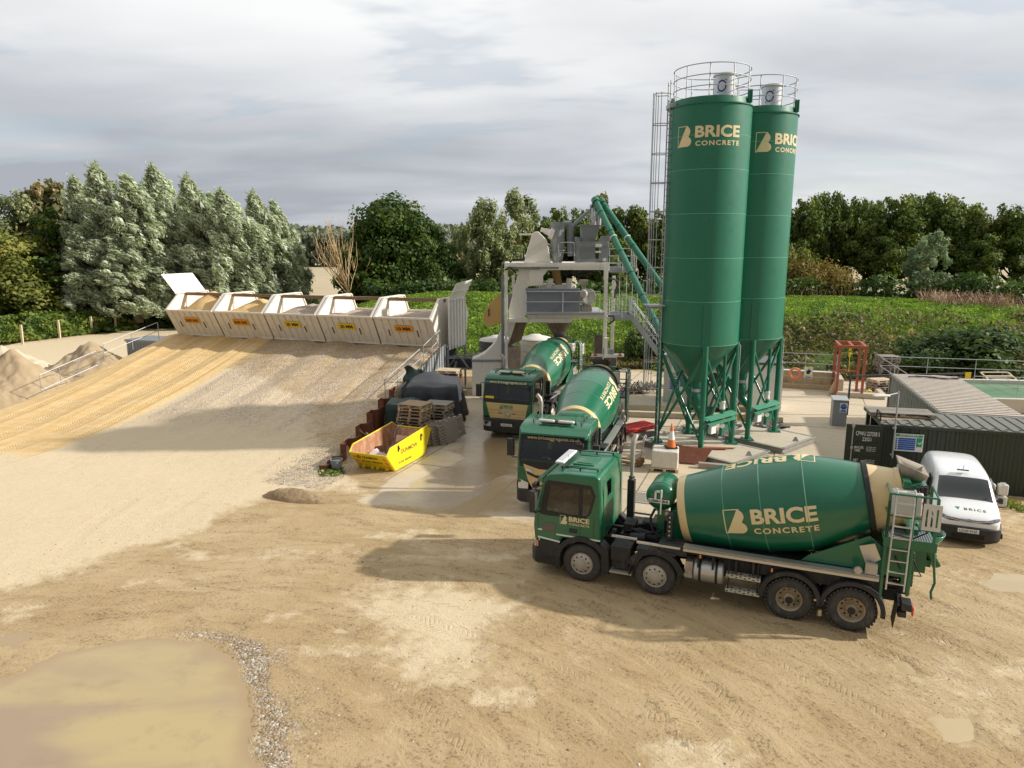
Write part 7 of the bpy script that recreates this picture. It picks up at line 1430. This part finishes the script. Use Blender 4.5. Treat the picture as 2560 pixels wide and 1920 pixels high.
m=MB(); m.bx(-.14,.14,0,.02,-.0,.3); simple('yellow_tag','small yellow notice at the corner of the pale container roof','notice',m,SYEL,(22.6,34.6,2.35))
for i,(dx,dz) in enumerate(((0,.42),(.36,.0),(.36,.42))):
    lab=['white jerry can partly hidden by the van, left of the pair','lower white jerry can of the right pair by the container','upper white jerry can stacked on the right pair by the container'][i]
    o=gy(2478,1258,23.3); root=thing('jerry_can',lab,'jerry can',(16.42+dx*1.05,23.25-dx*.25,.02+dz),R(-15),'white jerry cans'); m=MB(); m.bx(-.145,.145,-.12,.12,0,.38); m.build('can_body',LPLAST,root,bevel=.04,seg=3); m=MB(); m.lathe([(.38,.04),(.42,.04)],(0,-.06,0),n=12); m.build('cap',LPLAST,root); m=MB(); m.bx(-.08,.08,.02,.05,.38,.42); m.build('handle',LPLAST,root)
# grates in the slab
for i,(x,y) in enumerate(((4.65,24.0),(5.2,23.8))):
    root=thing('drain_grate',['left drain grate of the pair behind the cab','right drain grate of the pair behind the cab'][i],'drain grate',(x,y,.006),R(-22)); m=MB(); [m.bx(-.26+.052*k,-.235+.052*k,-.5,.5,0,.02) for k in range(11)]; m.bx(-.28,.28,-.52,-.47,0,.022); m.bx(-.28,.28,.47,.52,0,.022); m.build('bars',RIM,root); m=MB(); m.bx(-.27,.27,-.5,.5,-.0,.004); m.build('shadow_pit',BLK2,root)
# ---------------- vegetation ----------------
def quads(P,N,size,asp,D=None,seed=0):
    "leaf cards: centres P, normals N, long axis D (or random)"
    r=np.random.default_rng(seed); n=len(P); N=N/np.linalg.norm(N,axis=1,keepdims=True)
    A_=r.normal(size=(n,3)) if D is None else D+r.normal(size=(n,3))*.35
    A_=A_-N*np.sum(A_*N,1,keepdims=True); A_/=np.linalg.norm(A_,axis=1,keepdims=True)+1e-9; B_=np.cross(N,A_)
    s=size*r.lognormal(0,.28,n)[:,None]; a=A_*s*asp; b=B_*s
    return np.stack([P-a-b*.35,P+a*.1-b,P+a+b*.1,P-a*.1+b],1).reshape(-1,3)
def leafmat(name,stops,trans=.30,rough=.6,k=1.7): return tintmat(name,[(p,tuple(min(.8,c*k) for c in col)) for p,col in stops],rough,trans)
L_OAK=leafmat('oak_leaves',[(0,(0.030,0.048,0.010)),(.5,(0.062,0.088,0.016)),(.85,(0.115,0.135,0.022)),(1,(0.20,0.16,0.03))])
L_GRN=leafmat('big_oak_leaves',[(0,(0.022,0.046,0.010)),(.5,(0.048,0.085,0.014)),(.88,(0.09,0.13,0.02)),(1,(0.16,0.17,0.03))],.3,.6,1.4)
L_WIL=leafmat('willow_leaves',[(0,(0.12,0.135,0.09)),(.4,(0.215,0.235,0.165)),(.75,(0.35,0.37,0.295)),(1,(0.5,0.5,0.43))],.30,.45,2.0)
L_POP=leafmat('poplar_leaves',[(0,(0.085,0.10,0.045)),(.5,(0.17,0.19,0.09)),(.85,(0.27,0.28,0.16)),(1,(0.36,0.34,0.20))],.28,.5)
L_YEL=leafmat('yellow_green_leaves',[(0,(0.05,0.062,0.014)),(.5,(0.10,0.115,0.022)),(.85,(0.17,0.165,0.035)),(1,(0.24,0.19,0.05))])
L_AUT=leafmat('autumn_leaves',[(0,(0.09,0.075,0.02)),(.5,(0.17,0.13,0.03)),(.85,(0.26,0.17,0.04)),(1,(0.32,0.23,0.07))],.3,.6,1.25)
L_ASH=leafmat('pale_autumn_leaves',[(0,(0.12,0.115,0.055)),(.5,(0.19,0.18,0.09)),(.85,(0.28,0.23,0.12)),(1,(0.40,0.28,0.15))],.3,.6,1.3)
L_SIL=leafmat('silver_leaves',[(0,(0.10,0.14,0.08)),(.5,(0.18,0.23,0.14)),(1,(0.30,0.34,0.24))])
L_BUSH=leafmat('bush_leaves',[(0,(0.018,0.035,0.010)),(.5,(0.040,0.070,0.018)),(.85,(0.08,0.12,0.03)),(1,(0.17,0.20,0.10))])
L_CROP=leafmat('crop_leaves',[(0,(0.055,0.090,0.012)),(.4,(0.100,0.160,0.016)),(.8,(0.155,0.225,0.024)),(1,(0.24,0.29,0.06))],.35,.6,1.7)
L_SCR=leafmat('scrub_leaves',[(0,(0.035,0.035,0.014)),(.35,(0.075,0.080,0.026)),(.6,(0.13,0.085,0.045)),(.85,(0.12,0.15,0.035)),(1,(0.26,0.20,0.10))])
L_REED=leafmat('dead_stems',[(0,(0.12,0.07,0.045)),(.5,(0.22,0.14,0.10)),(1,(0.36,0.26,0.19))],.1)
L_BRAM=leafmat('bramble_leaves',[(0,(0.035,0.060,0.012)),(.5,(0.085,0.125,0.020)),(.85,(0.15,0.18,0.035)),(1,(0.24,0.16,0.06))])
L_FAR=leafmat('far_wood_leaves',[(0,(0.075,0.095,0.075)),(.6,(0.115,0.135,0.095)),(1,(0.20,0.17,0.10))],.1)
BARK=mat('bark',(0.10,0.08,0.06),.95,0,.3,.3,dirtcol=(.05,.05,.04),bump=.6,bs=14)
PBARK=mat('pale_bark',(0.42,0.30,0.15),.9,0,.3,.3,dirtcol=(.25,.18,.10))
def crown(kind,h,w,seed):
    "returns card coordinates, tints; tree local frame, base at the origin, height h, width w"
    r=np.random.default_rng(seed); C=[];Rr=[]
    if kind=='oak':
        cz=.60*h; n=int(62+w*2)
        for k in range(n):
            v=r.normal(size=3); v/=np.linalg.norm(v); q=r.random()**.45
            p=np.array([v[0]*w/2*.84*q,v[1]*w/2*.84*q,cz+v[2]*h*.34*q*(1.12 if k%5==0 else .92)]); C.append(p); Rr.append(w*(.055+.07*r.random())*np.array([1,1,.85]))
    elif kind=='willow':
        n=int(105+h)
        for k in range(n):
            t=r.random()**.8; z=h*(.06+.86*t); hw=w/2*((1-t**2.6)*.97+.10)*(.55+.45*min(1,t*4+.3)); a=r.random()*6.28; q=r.random()**.5
            lean=-.10*h*t*t; C.append(np.array([math.cos(a)*hw*q+lean,math.sin(a)*hw*q,z])); Rr.append(np.array([.62,.62,1.0])*w*(.075+.055*r.random())*(1.1-.42*t))
        C+=[np.array([-.105*h+.02*h*k,0,h*(.95-.035*k*k)]) for k in (0,1,-1)]; Rr+=[np.array([.5,.5,1.0])*w*.08]*3
    elif kind=='poplar':
        n=80
        for k in range(n):
            t=r.random(); z=h*(.12+.82*t); hw=w/2*(.55+.45*math.sin(math.pi*t))*(1.0-.35*t*t); a=r.random()*6.28; q=r.random()**.5
            C.append(np.array([math.cos(a)*hw*q,math.sin(a)*hw*q,z])); Rr.append(np.array([.7,.7,1.1])*w*(.075+.055*r.random()))
    elif kind=='dome':
        n=190
        for k in range(n):
            v=r.normal(size=3); v/=np.linalg.norm(v); v[2]=abs(v[2])*1.0; q=r.random()**.35; C.append(np.array([v[0]*w/2*.86*q,v[1]*w/2*.86*q,h*(.10+.82*v[2]*q)])); Rr.append(w*(.075+.07*r.random())*np.array([1,1,.9]))
    elif kind=='shrub':
        n=34
        for k in range(n):
            t=r.random(); a=r.random()*6.28; q=r.random()**.5; hw=w/2*(1-.55*t*t); C.append(np.array([math.cos(a)*hw*q,math.sin(a)*hw*q,h*(.08+.80*t)])); Rr.append(np.array([1,1,.75])*w*(.12+.08*r.random()))
    else: # bush
        n=16
        for k in range(n):
            a=r.random()*6.28; q=r.random()**.5; z=h*(.25+.5*r.random()*(1-.5*q)); C.append(np.array([math.cos(a)*w*.36*q,math.sin(a)*w*.36*q,z])); Rr.append(np.array([1,1,.9])*min(w,h*1.4)*(.16+.10*r.random()))
    C=np.array(C); Rr=np.array(Rr); P=[];N=[];TT=[]
    for c,rr in zip(C,Rr):
        area=4*math.pi*(rr[0]*rr[2]); m=int(np.clip(area*DENS[kind],40,1500)); v=r.normal(size=(m,3)); v/=np.linalg.norm(v,axis=1,keepdims=True)
        # sub-lumps on every clump
        ks=r.normal(size=(7,3)); ks/=np.linalg.norm(ks,axis=1,keepdims=True); lump=np.max(v@ks.T,axis=1); q=(.62+.45*np.clip(lump,0,1)**2+(.16 if kind in('oak','dome') else .22)*r.normal(size=m))
        pt=c+v*rr*q[:,None]
        if kind in('willow','poplar'): pt=pt+np.array([-.5,-.1,.75] if kind=='willow' else [-.2,0,.7])*(r.normal(size=m)*rr[2]*.45)[:,None]
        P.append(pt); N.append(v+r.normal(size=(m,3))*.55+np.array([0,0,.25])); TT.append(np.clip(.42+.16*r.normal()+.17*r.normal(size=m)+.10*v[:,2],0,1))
    P=np.concatenate(P);N=np.concatenate(N);TT=np.concatenate(TT); ok=P[:,2]>.15; return P[ok],N[ok],TT[ok]
DENS={'oak':20,'willow':62,'poplar':34,'bush':34,'shrub':30,'dome':24}
def trunk_mb(kind,h,w,seed,mt):
    r=random.Random(seed); m=MB(); R0=.022*h+.05
    lean=-.10*h if kind=='willow' else r.uniform(-.03,.03)*h
    top=h*(.80 if kind!='bush' else .5); P=[(0,0,-.3),(lean*.05,0,top*.3),(lean*.35,.1,top*.65),(lean*.8,0,top)]; m.tube(P,[R0,R0*.75,R0*.5,R0*.15],8)
    for k in range(9 if kind!='bush' else 5):
        z=top*(.25+.6*r.random()); a=r.random()*6.28; L=w*(.25+.2*r.random()); x0=lean*(z/top)**2*.8; L=min(L,(h*.84-z)/1.05); m.tube([(x0,0,z),(x0+math.cos(a)*L*.6,math.sin(a)*L*.6,z+L*.5),(x0+math.cos(a)*L*.8,math.sin(a)*L*.8,z+L*1.0)],[R0*.4,R0*.25,.02],5)
    return m
SPEC={'oak_tree':('oak',L_OAK,.13,1.3),'big_oak':('dome',L_GRN,.12,1.25),'willow_tree':('willow',L_WIL,.070,3.2),'poplar_tree':('poplar',L_POP,.085,2.2),'silver_willow':('poplar',L_SIL,.08,2.6),'ash_tree':('poplar',L_ASH,.16,1.4),'yellow_tree':('shrub',L_YEL,.11,1.5),'dark_tree':('oak',L_GRN,.16,1.3),'autumn_bush':('bush',L_AUT,.075,1.8),'green_bush':('bush',L_BUSH,.10,1.6)}
PROTO={}
def tree(name,label,sp,x,ytop,Y,w,z0=0.0,cat='tree',group=None,rz=None,variant=0,hh=None,X=None):
    p=gy(x,ytop,Y); h=hh or (p.z-z0)*(1.05 if SPEC[sp][0] in ('oak','bush') else 1.0); xx=X if X is not None else p.x; kind,lm,ls,asp=SPEC[sp]; key=(sp,variant)
    r=random.Random(int(x*7+Y)); 
    if key not in PROTO:
        root=thing(name,label,cat,(xx,Y,z0),0,group); hb,wb={'oak':(13,9),'willow':(15,6.5),'poplar':(14,6.5),'bush':(4.5,7),'shrub':(9,8),'dome':(13,12)}[kind]
        P_,N_,T__=crown(kind,hb,wb,11+variant*7+len(sp)); D=None
        if kind=='willow': D=np.tile(np.array([-.55,-.15,.8]),(len(P_),1))
        if kind=='poplar': D=np.tile(np.array([-.1,0,.6]),(len(P_),1))
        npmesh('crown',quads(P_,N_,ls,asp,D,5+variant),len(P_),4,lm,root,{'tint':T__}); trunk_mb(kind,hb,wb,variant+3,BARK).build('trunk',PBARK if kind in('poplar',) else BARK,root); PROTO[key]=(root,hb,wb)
        o=root
    else: root,hb,wb=PROTO[key]; o=dup(root,(xx,Y,z0),None,label,group,idx=None); o['category']=cat; o.name=name
    if group and 'group' not in o: o['group']=group
    o.scale=(w/wb,w/wb,h/hb); o.rotation_euler=(0,0,0 if kind=='willow' else (rz if rz is not None else r.choice((0,1.3,2.4,3.6,4.9)))); return o
# silver willows, left
WG='windblown silver willows behind the aggregate bins'
for i,(x,y,Y_,w,v,lab) in enumerate([(217,434,72,6.4,0,'leftmost tall silver willow, beside the dark green tree'),(275,402,70,7.0,1,'tallest silver willow with a double tip, second from the left'),(354,427,69,7.0,2,'broad silver willow standing forward, third from the left'),(412,404,76,6.6,0,'tall dark tipped silver willow rising behind the third and fifth ones'),(495,430,71,5.8,1,'narrow silver willow above the raised white plate'),(548,474,75,5.0,2,'short silver willow set back between two taller neighbours'),(585,466,69,6.2,0,'silver willow above the second aggregate bin from the left'),(655,471,73,5.2,1,'second silver willow from the right, with pale visible limbs'),(700,494,76,4.4,2,'rightmost silver willow next to the gap with the far field')]): tree('willow_tree',lab,'willow_tree',x+12,y,Y_+9,w*1.24,1.0,'willow',WG,variant=v)
for i,(x,y,Y_,w,v,lab) in enumerate([(235,560,67,6.5,1,'lower willow in front of the left end of the willow row'),(330,610,65,6.5,2,'small bushy willow low in front of the willow row'),(430,600,68,6,0,'low willow directly behind the raised white plate'),(520,620,68,6,1,'low willow behind the second and third bins'),(615,630,69,5.5,2,'low willow behind the third bin')]): tree('willow_tree',lab,'willow_tree',x,y,Y_+9.5,w*1.1,1.0,'willow','low willows in front of the tall row',variant=v)
# far left
tree('ash_tree','pale orange tipped tree at the far left, rising above the others','ash_tree',105,448,86,7.5,0,variant=0); tree('ash_tree','pale olive tree at the left edge behind the yellow green shrubs','poplar_tree',28,472,84,8.5,0,variant=1); tree('ash_tree','second pale tree just left of the silver willows','poplar_tree',70,490,88,7,0,variant=0)
tree('dark_tree','dark green tree between the pale trees and the silver willows','dark_tree',158,512,82,9.0,1,variant=0); tree('dark_tree','dark lower tree in the shade left of the willows','dark_tree',180,620,78,8.5,1,variant=1)
for i,(x,y,Y_,w,lab) in enumerate([(10,556,64,9.5,'large yellow green shrub at the left edge'),(95,640,65,7.0,'yellow green shrub, middle one above the fence posts'),(-60,540,66,9,'yellow green shrub cut by the left edge of the photo'),(30,700,62.5,7.5,'lowest yellow green shrub above the first fence post'),(140,735,66,6,'small yellow green shrub above the second and third fence posts')]): tree('shrub',lab,'yellow_tree',x,y,Y_+12,w*1.15,1.2,'shrub','yellow green shrubs at the left',variant=i%2)
# centre
tree('oak_tree','big round dark green oak left of centre','big_oak',985,480,85,14.5,0,variant=0); tree('oak_tree','lower right lobe of oak next to the big round oak','big_oak',1085,590,83,8,0,variant=1); tree('oak_tree','small dark oak left behind the bare tree','dark_tree',900,600,82,7,0,variant=1)
tree('poplar_tree','grey green windblown tree left of the batching plant','poplar_tree',1205,480,84,7.0,0,variant=0); tree('poplar_tree','taller grey green tree directly left of the plant top','poplar_tree',1298,470,88,7.5,0,variant=1); tree('poplar_tree','short grey green tree between the oak and the windblown pair','poplar_tree',1150,560,90,5,0,variant=1); tree('poplar_tree','low grey green tree behind the plant legs','poplar_tree',1250,560,84,7,0,variant=0)
for x,y,Y_,w,v,lab in [(1410,502,96,8,0,'oak behind the grey hoppers of the plant'),(1475,540,92,7,1,'lower oak behind the plant top'),(1565,508,98,8.5,1,'oak behind the green screw conveyors'),(1640,506,96,8,0,'oak behind the caged silo ladder'),(1350,540,90,7,1,'oak behind the elevator head of the plant'),(1520,580,88,8,0,'low oak behind the conveyors')]: tree('oak_tree',lab,'oak_tree',x,y,Y_,w,0,'oak','oaks behind the batching plant',variant=v)
tree('birch_tree','thin pale pinkish tree above the conveyor top','ash_tree',1500,487,112,5,0,variant=1)
# right
OG='oaks behind the green bank at the right'
for x,y,Y_,w,v,lab in [(2019,478,88,6.5,0,'leftmost tall oak right of the far silo'),(2079,470,90,6.5,1,'oak with a narrow top, second from the silo'),(2128,474,93,6.5,0,'oak with sky gaps, third from the silo'),(2178,492,95,6.5,1,'oak in the middle of the right hand row, slightly lower'),(2245,473,87,9,0,'broadest dark oak of the right hand row'),(2300,474,93,7,1,'oak just right of the broadest dark one'),(2352,470,88,8,0,'tall oak above the silver willow bush'),(2405,498,92,7,1,'oak on the falling right shoulder of the row'),(2489,492,86,8.0,0,'separate pointed oak near the right edge'),(2562,517,84,8,1,'oak cut by the right edge of the photo'),(2650,500,88,8.5,0,'first oak beyond the right edge of the photo'),(2740,490,90,8.5,1,'second oak beyond the right edge of the photo'),(2840,500,88,8.5,0,'third oak beyond the right edge of the photo'),(2200,560,85,7.5,0,'lower dark oak left of the silver willow bush'),(2440,570,83,7,0,'lower oak under the separate pointed one'),(1985,590,86,7,1,'low oak beside the far silo')]: tree('oak_tree',lab,'oak_tree',x,y,Y_,w,1.0,'oak',OG,variant=v)
tree('yellow_tree','small yellow leaved tree close beside the far silo','yellow_tree',1988,600,83,5,2.0,variant=0); tree('autumn_bush','rusty orange autumn bush at the top of the bank','autumn_bush',2060,655,80,7,2.6,'bush',variant=0); tree('autumn_bush','yellow brown autumn bush left of the rusty one','autumn_bush',2005,645,81,6,2.6,'bush',variant=1)
tree('silver_willow','small silver green willow in front of the dark oaks','silver_willow',2330,572,79,5.0,2.4,variant=0)
tree('green_bush','big glossy dark green bush behind the long railing','green_bush',2425,812,49.0,9.0,0,'bush',variant=0); tree('green_bush','smaller dark bush left of the big glossy one','green_bush',2300,862,48.5,5.0,0,'bush',variant=1); tree('green_bush','dark bush behind the silo ladder foot','green_bush',1640,800,53.0,4.0,0,'bush',variant=1)
# bare tree
bt=thing('bare_tree','leafless tree with golden branches in front of the big oak','tree',(gy(883,735,79).x,79,0)); m=MB(); m.tube([(0,0,0),(-.1,0,2.4),(-.6,0,4.2)],[.28,.22,.2],8); rb=random.Random(2)
for k in range(22):
    a=rb.uniform(-1,1); s0=Vector((-.35-.25*rb.random(),0,2.6+1.8*rb.random())); L=rb.uniform(5.5,9.5)*(1-.4*abs(a)); dx=a*3.4-.8
    P_=[s0,s0+Vector((dx*.35,rb.uniform(-.8,.8),L*.3)),s0+Vector((dx*.75,rb.uniform(-1,1),L*.68)),s0+Vector((dx*.95,rb.uniform(-1.2,1.2),L))]; m.tube(P_,[.075,.05,.028,.012],5)
    for j in range(5): q=P_[1].lerp(P_[3],rb.random()); m.tube([q,q+Vector((rb.uniform(-.8,.6),rb.uniform(-.5,.5),rb.uniform(.8,1.8)))],[.025,.008],4)
m.build('trunk',mat('golden_bark',(0.62,0.45,0.24),.9,0,.25,.2),bt)
# grassy bank
def bank_h(X_,Y_):
    hc=np.interp(X_,[-34,-26,-20,-14,-8,0,18,34,43,54,80],[-.4,-.4,1.6,3.1,3.9,3.75,3.5,3.35,3.1,2.4,1.5]); yb=np.interp(X_,[-34,8,14,34,62,80],[54,51.2,47.5,45.6,42.5,42]); yc=np.interp(X_,[-34,14,60],[73,74,74])
    t=np.clip((Y_-yb)/(yc-yb),0,1); z=hc*(1-(1-t)**1.7)-.05; z=np.where(t>=1,hc-.02*(Y_-yc),z); return z+.18*(fbm(X_,Y_,3,4,91)-.5)*np.clip(t*6,0,1)
bx_=np.linspace(-34,80,230); by_=np.linspace(42,112,150); BX,BY=np.meshgrid(bx_,by_); BZ=bank_h(BX,BY); yb=np.interp(BX,[-34,8,14,34,62,80],[54,51.2,47.5,45.6,42.5,42]); BZ=np.where(BY<yb,-.25,BZ)
mb=MB(); mb.v=list(zip(BX.ravel().tolist(),BY.ravel().tolist(),BZ.ravel().tolist())); nx_=230; mb.f=[(j*nx_+i,j*nx_+i+1,(j+1)*nx_+i+1,(j+1)*nx_+i) for j in range(149) for i in range(229) if BY[j,i]>=yb[j,i]-.5]; mb.mi=[0]*len(mb.f)
o=mb.build('grass_bank',fieldmat('bank_green',(0.050,0.085,0.016),(0.095,0.150,0.022),1.6,c3=(0.075,0.085,0.028)),None,ang=180); o['kind']='structure'
def carpet(name,label,X_,Y_,Z_,size,asp,mt,hgt,seed,up=.8,cat='ground cover',spread=.9):
    r=np.random.default_rng(seed); n=len(X_); P=np.stack([X_,Y_,Z_+r.random(n)*hgt],1); N=r.normal(size=(n,3))*spread+np.array([0,-.25,up]); D=np.tile(np.array([0,0,1.0]),(n,1)) if asp>2 else None
    lf=fbm(X_,Y_,1.1,4,seed); o=npmesh(name,quads(P,N,size,asp,D,seed),n,4,mt,None,{'tint':np.clip((lf-.5)*1.6+.45+.16*r.normal(size=n),0,1)}); o['kind']='stuff'; o['label']=label; o['category']=cat; return o
r=np.random.default_rng(77); n=190000; xs=r.uniform(-21,60,n); ys=46+r.random(n)*30; zz=bank_h(xs,ys); ybb=np.interp(xs,[-34,8,14,34,62,80],[54,51.2,47.5,45.6,42.5,42]); t=(ys-ybb)/(74-ybb)
right=sstep(xs,9,17); keep=(t>.01)&(t<1.08)&(r.random(n)>right*sstep(t+.45*(fbm(xs,ys,4,3,5)-.5),.50,.22)*.88); carpet('crop_leaves','low bright green leafy crop covering the bank',xs[keep],ys[keep],zz[keep],.062,1.3,L_CROP,.22,7)
n=60000; xs=r.uniform(9,64,n); ys=44+r.random(n)*20; zz=bank_h(xs,ys); ybb=np.interp(xs,[-34,8,14,34,62,80],[54,51.2,47.5,45.6,42.5,42]); t=(ys-ybb)/(74-ybb); lf=fbm(xs,ys,3.2,4,15)
keep=(t>-.02)&(r.random(n)<sstep(xs,9,16)*sstep(t+.45*(fbm(xs,ys,4,3,5)-.5)-sstep(xs,40,48)*.6,.50,.24))&(lf>.36); hh=(.3+2.3*np.clip(lf-.40,0,1)*2)*(1-.4*t); q=r.random(n)**.6
carpet('bank_scrub','brown and olive bramble scrub on the lower right bank',xs[keep],ys[keep],(zz+hh*q)[keep],.085,1.5,L_SCR,.15,17)
n=4200; xs=r.uniform(42,68,n); ys=r.uniform(69,75,n); keep=(fbm(xs,ys,3,3,2)>.38); carpet('dead_stems','reddish brown dead stems along the top of the bank at the right',xs[keep],ys[keep],bank_h(xs,ys)[keep],.035,14,L_REED,1.1,27,.0,spread=.3)
n=90; xs=r.uniform(26,36,n); ys=r.uniform(72,76,n); carpet('pale_stems','few pale dead stems under the oaks',xs,ys,bank_h(xs,ys),.025,22,L_REED,1.0,28,.0,spread=.3)
# grass at the wall foot, weeds
n=9000; xs=r.uniform(-18,14,n); ys=50.6+r.random(n)**2*2.5; carpet('rank_grass','rank grass along the foot of the bank',xs,ys,np.maximum(bank_h(xs,ys),0),.05,3.5,L_SCR,.4,37,.2)
n=2200; xs=r.uniform(17.0,24,n); ys=r.uniform(22.6,24.3,n); ok=fbm(xs,ys,1,3,5)>.38; carpet('verge_grass','patch of grass in front of the container at the right',xs[ok],ys[ok],np.zeros(ok.sum()),.035,2.5,L_BRAM,.12,47,.2)
n=160; a_=r.random(n)*6.28; q=r.random(n)**.5*.4; carpet('weed','small green weed by the lowest sheet pile',-7.1+np.cos(a_)*q*1.4,26.75+np.sin(a_)*q,np.zeros(n),.04,1.5,L_BRAM,.15,48)
# bramble strip at the left and undergrowth below the trees
n=80000; xs=r.uniform(-66,-25,n); d_=r.random(n)*15; yl_=np.interp(xs,[-62,-46.1,-43,-40.2,-37.8,-30,-25],[58,63.5,70.4,74.8,79.7,80,78]); ys=yl_+d_-.4; keep=fbm(xs,ys,2,3,6)>.28; hh=.25+.9*fbm(xs,ys,2.4,3,8)*sstep(d_,0,3)+1.3*sstep(d_,0,8)
carpet('bramble_bank','green bramble and nettle strip behind the wooden fence posts',xs[keep],ys[keep],(hh*(.35+.65*r.random(n)))[keep],.12,1.3,L_BRAM,.15,57)
n=30000; xs=r.uniform(-60,70,n); ys=r.uniform(76,80,n); lf=fbm(xs,ys,5,3,9); hh=np.where(xs>18,3.2,3.0)*(.4+lf); keep=(xs<-28)|((xs>-16)&(lf>.38)); carpet('undergrowth','dark undergrowth beneath the tree line',xs[keep],ys[keep],(np.where(xs>-20,2.0,0)+hh*r.random(n))[keep],.17,1.3,L_BUSH,.3,67)
# far woodland and hedges
def farwood(name,label,x0,x1,Y0,Y1,h,n,size,seed):
    r=np.random.default_rng(seed); xs=r.uniform(x0,x1,n); ys=r.uniform(Y0,Y1,n); top=h*(.62+.55*(fbm(xs,np.zeros(n)+seed,h*1.1,3,seed)-.2)); q=r.random(n)**.55; P=np.stack([xs,ys,-1+top*q],1); N=r.normal(size=(n,3))+np.array([.2,-.4,.5]); o=npmesh(name,quads(P,N,size,1.2,None,seed),n,4,L_FAR,None,{'tint':np.clip(.45+.8*(fbm(xs,ys,h*.8,3,seed+1)-.5)+.12*r.normal(size=n),0,1)}); o['kind']='stuff'; o['label']=label; o['category']='woodland'
farwood('far_wood','blue green distant wood on the skyline between the trees',-330,420,560,640,27,16000,1.7,3); farwood('far_hedge','low brown hedge crossing the far field',-300,300,470,475,4,5000,.8,5); farwood('middle_wood','row of grey green trees beyond the stubble field',-150,-30,300,330,17,9000,1.1,7); farwood('middle_wood','distant grove seen between the oak and the windblown trees',-32,40,240,270,14,5000,1.0,9)
# wooden fence posts at the left
for i,(x,y) in enumerate([(57,860),(150,845),(231,834),(290,828),(355,820),(413,812)]):
    p=g(x,y); o=MB().bx(-.09,.09,-.07,.07,-.2,1.75).build('fence_post',WOODP if i!=3 else WOOD,None,bevel=.01); o.location=(p.x,p.y,0); o.rotation_euler=(R([1,-2,1.5,0,2,-1][i]),R([2,-1,1,3,-2,1][i]),0)
    tag(o,['first wooden fence post from the left','second wooden fence post from the left','third wooden fence post from the left','darker brown fence post, fourth from the left','fifth wooden fence post from the left','rightmost fence post, next to the bins'][i],'fence post','wooden fence posts')
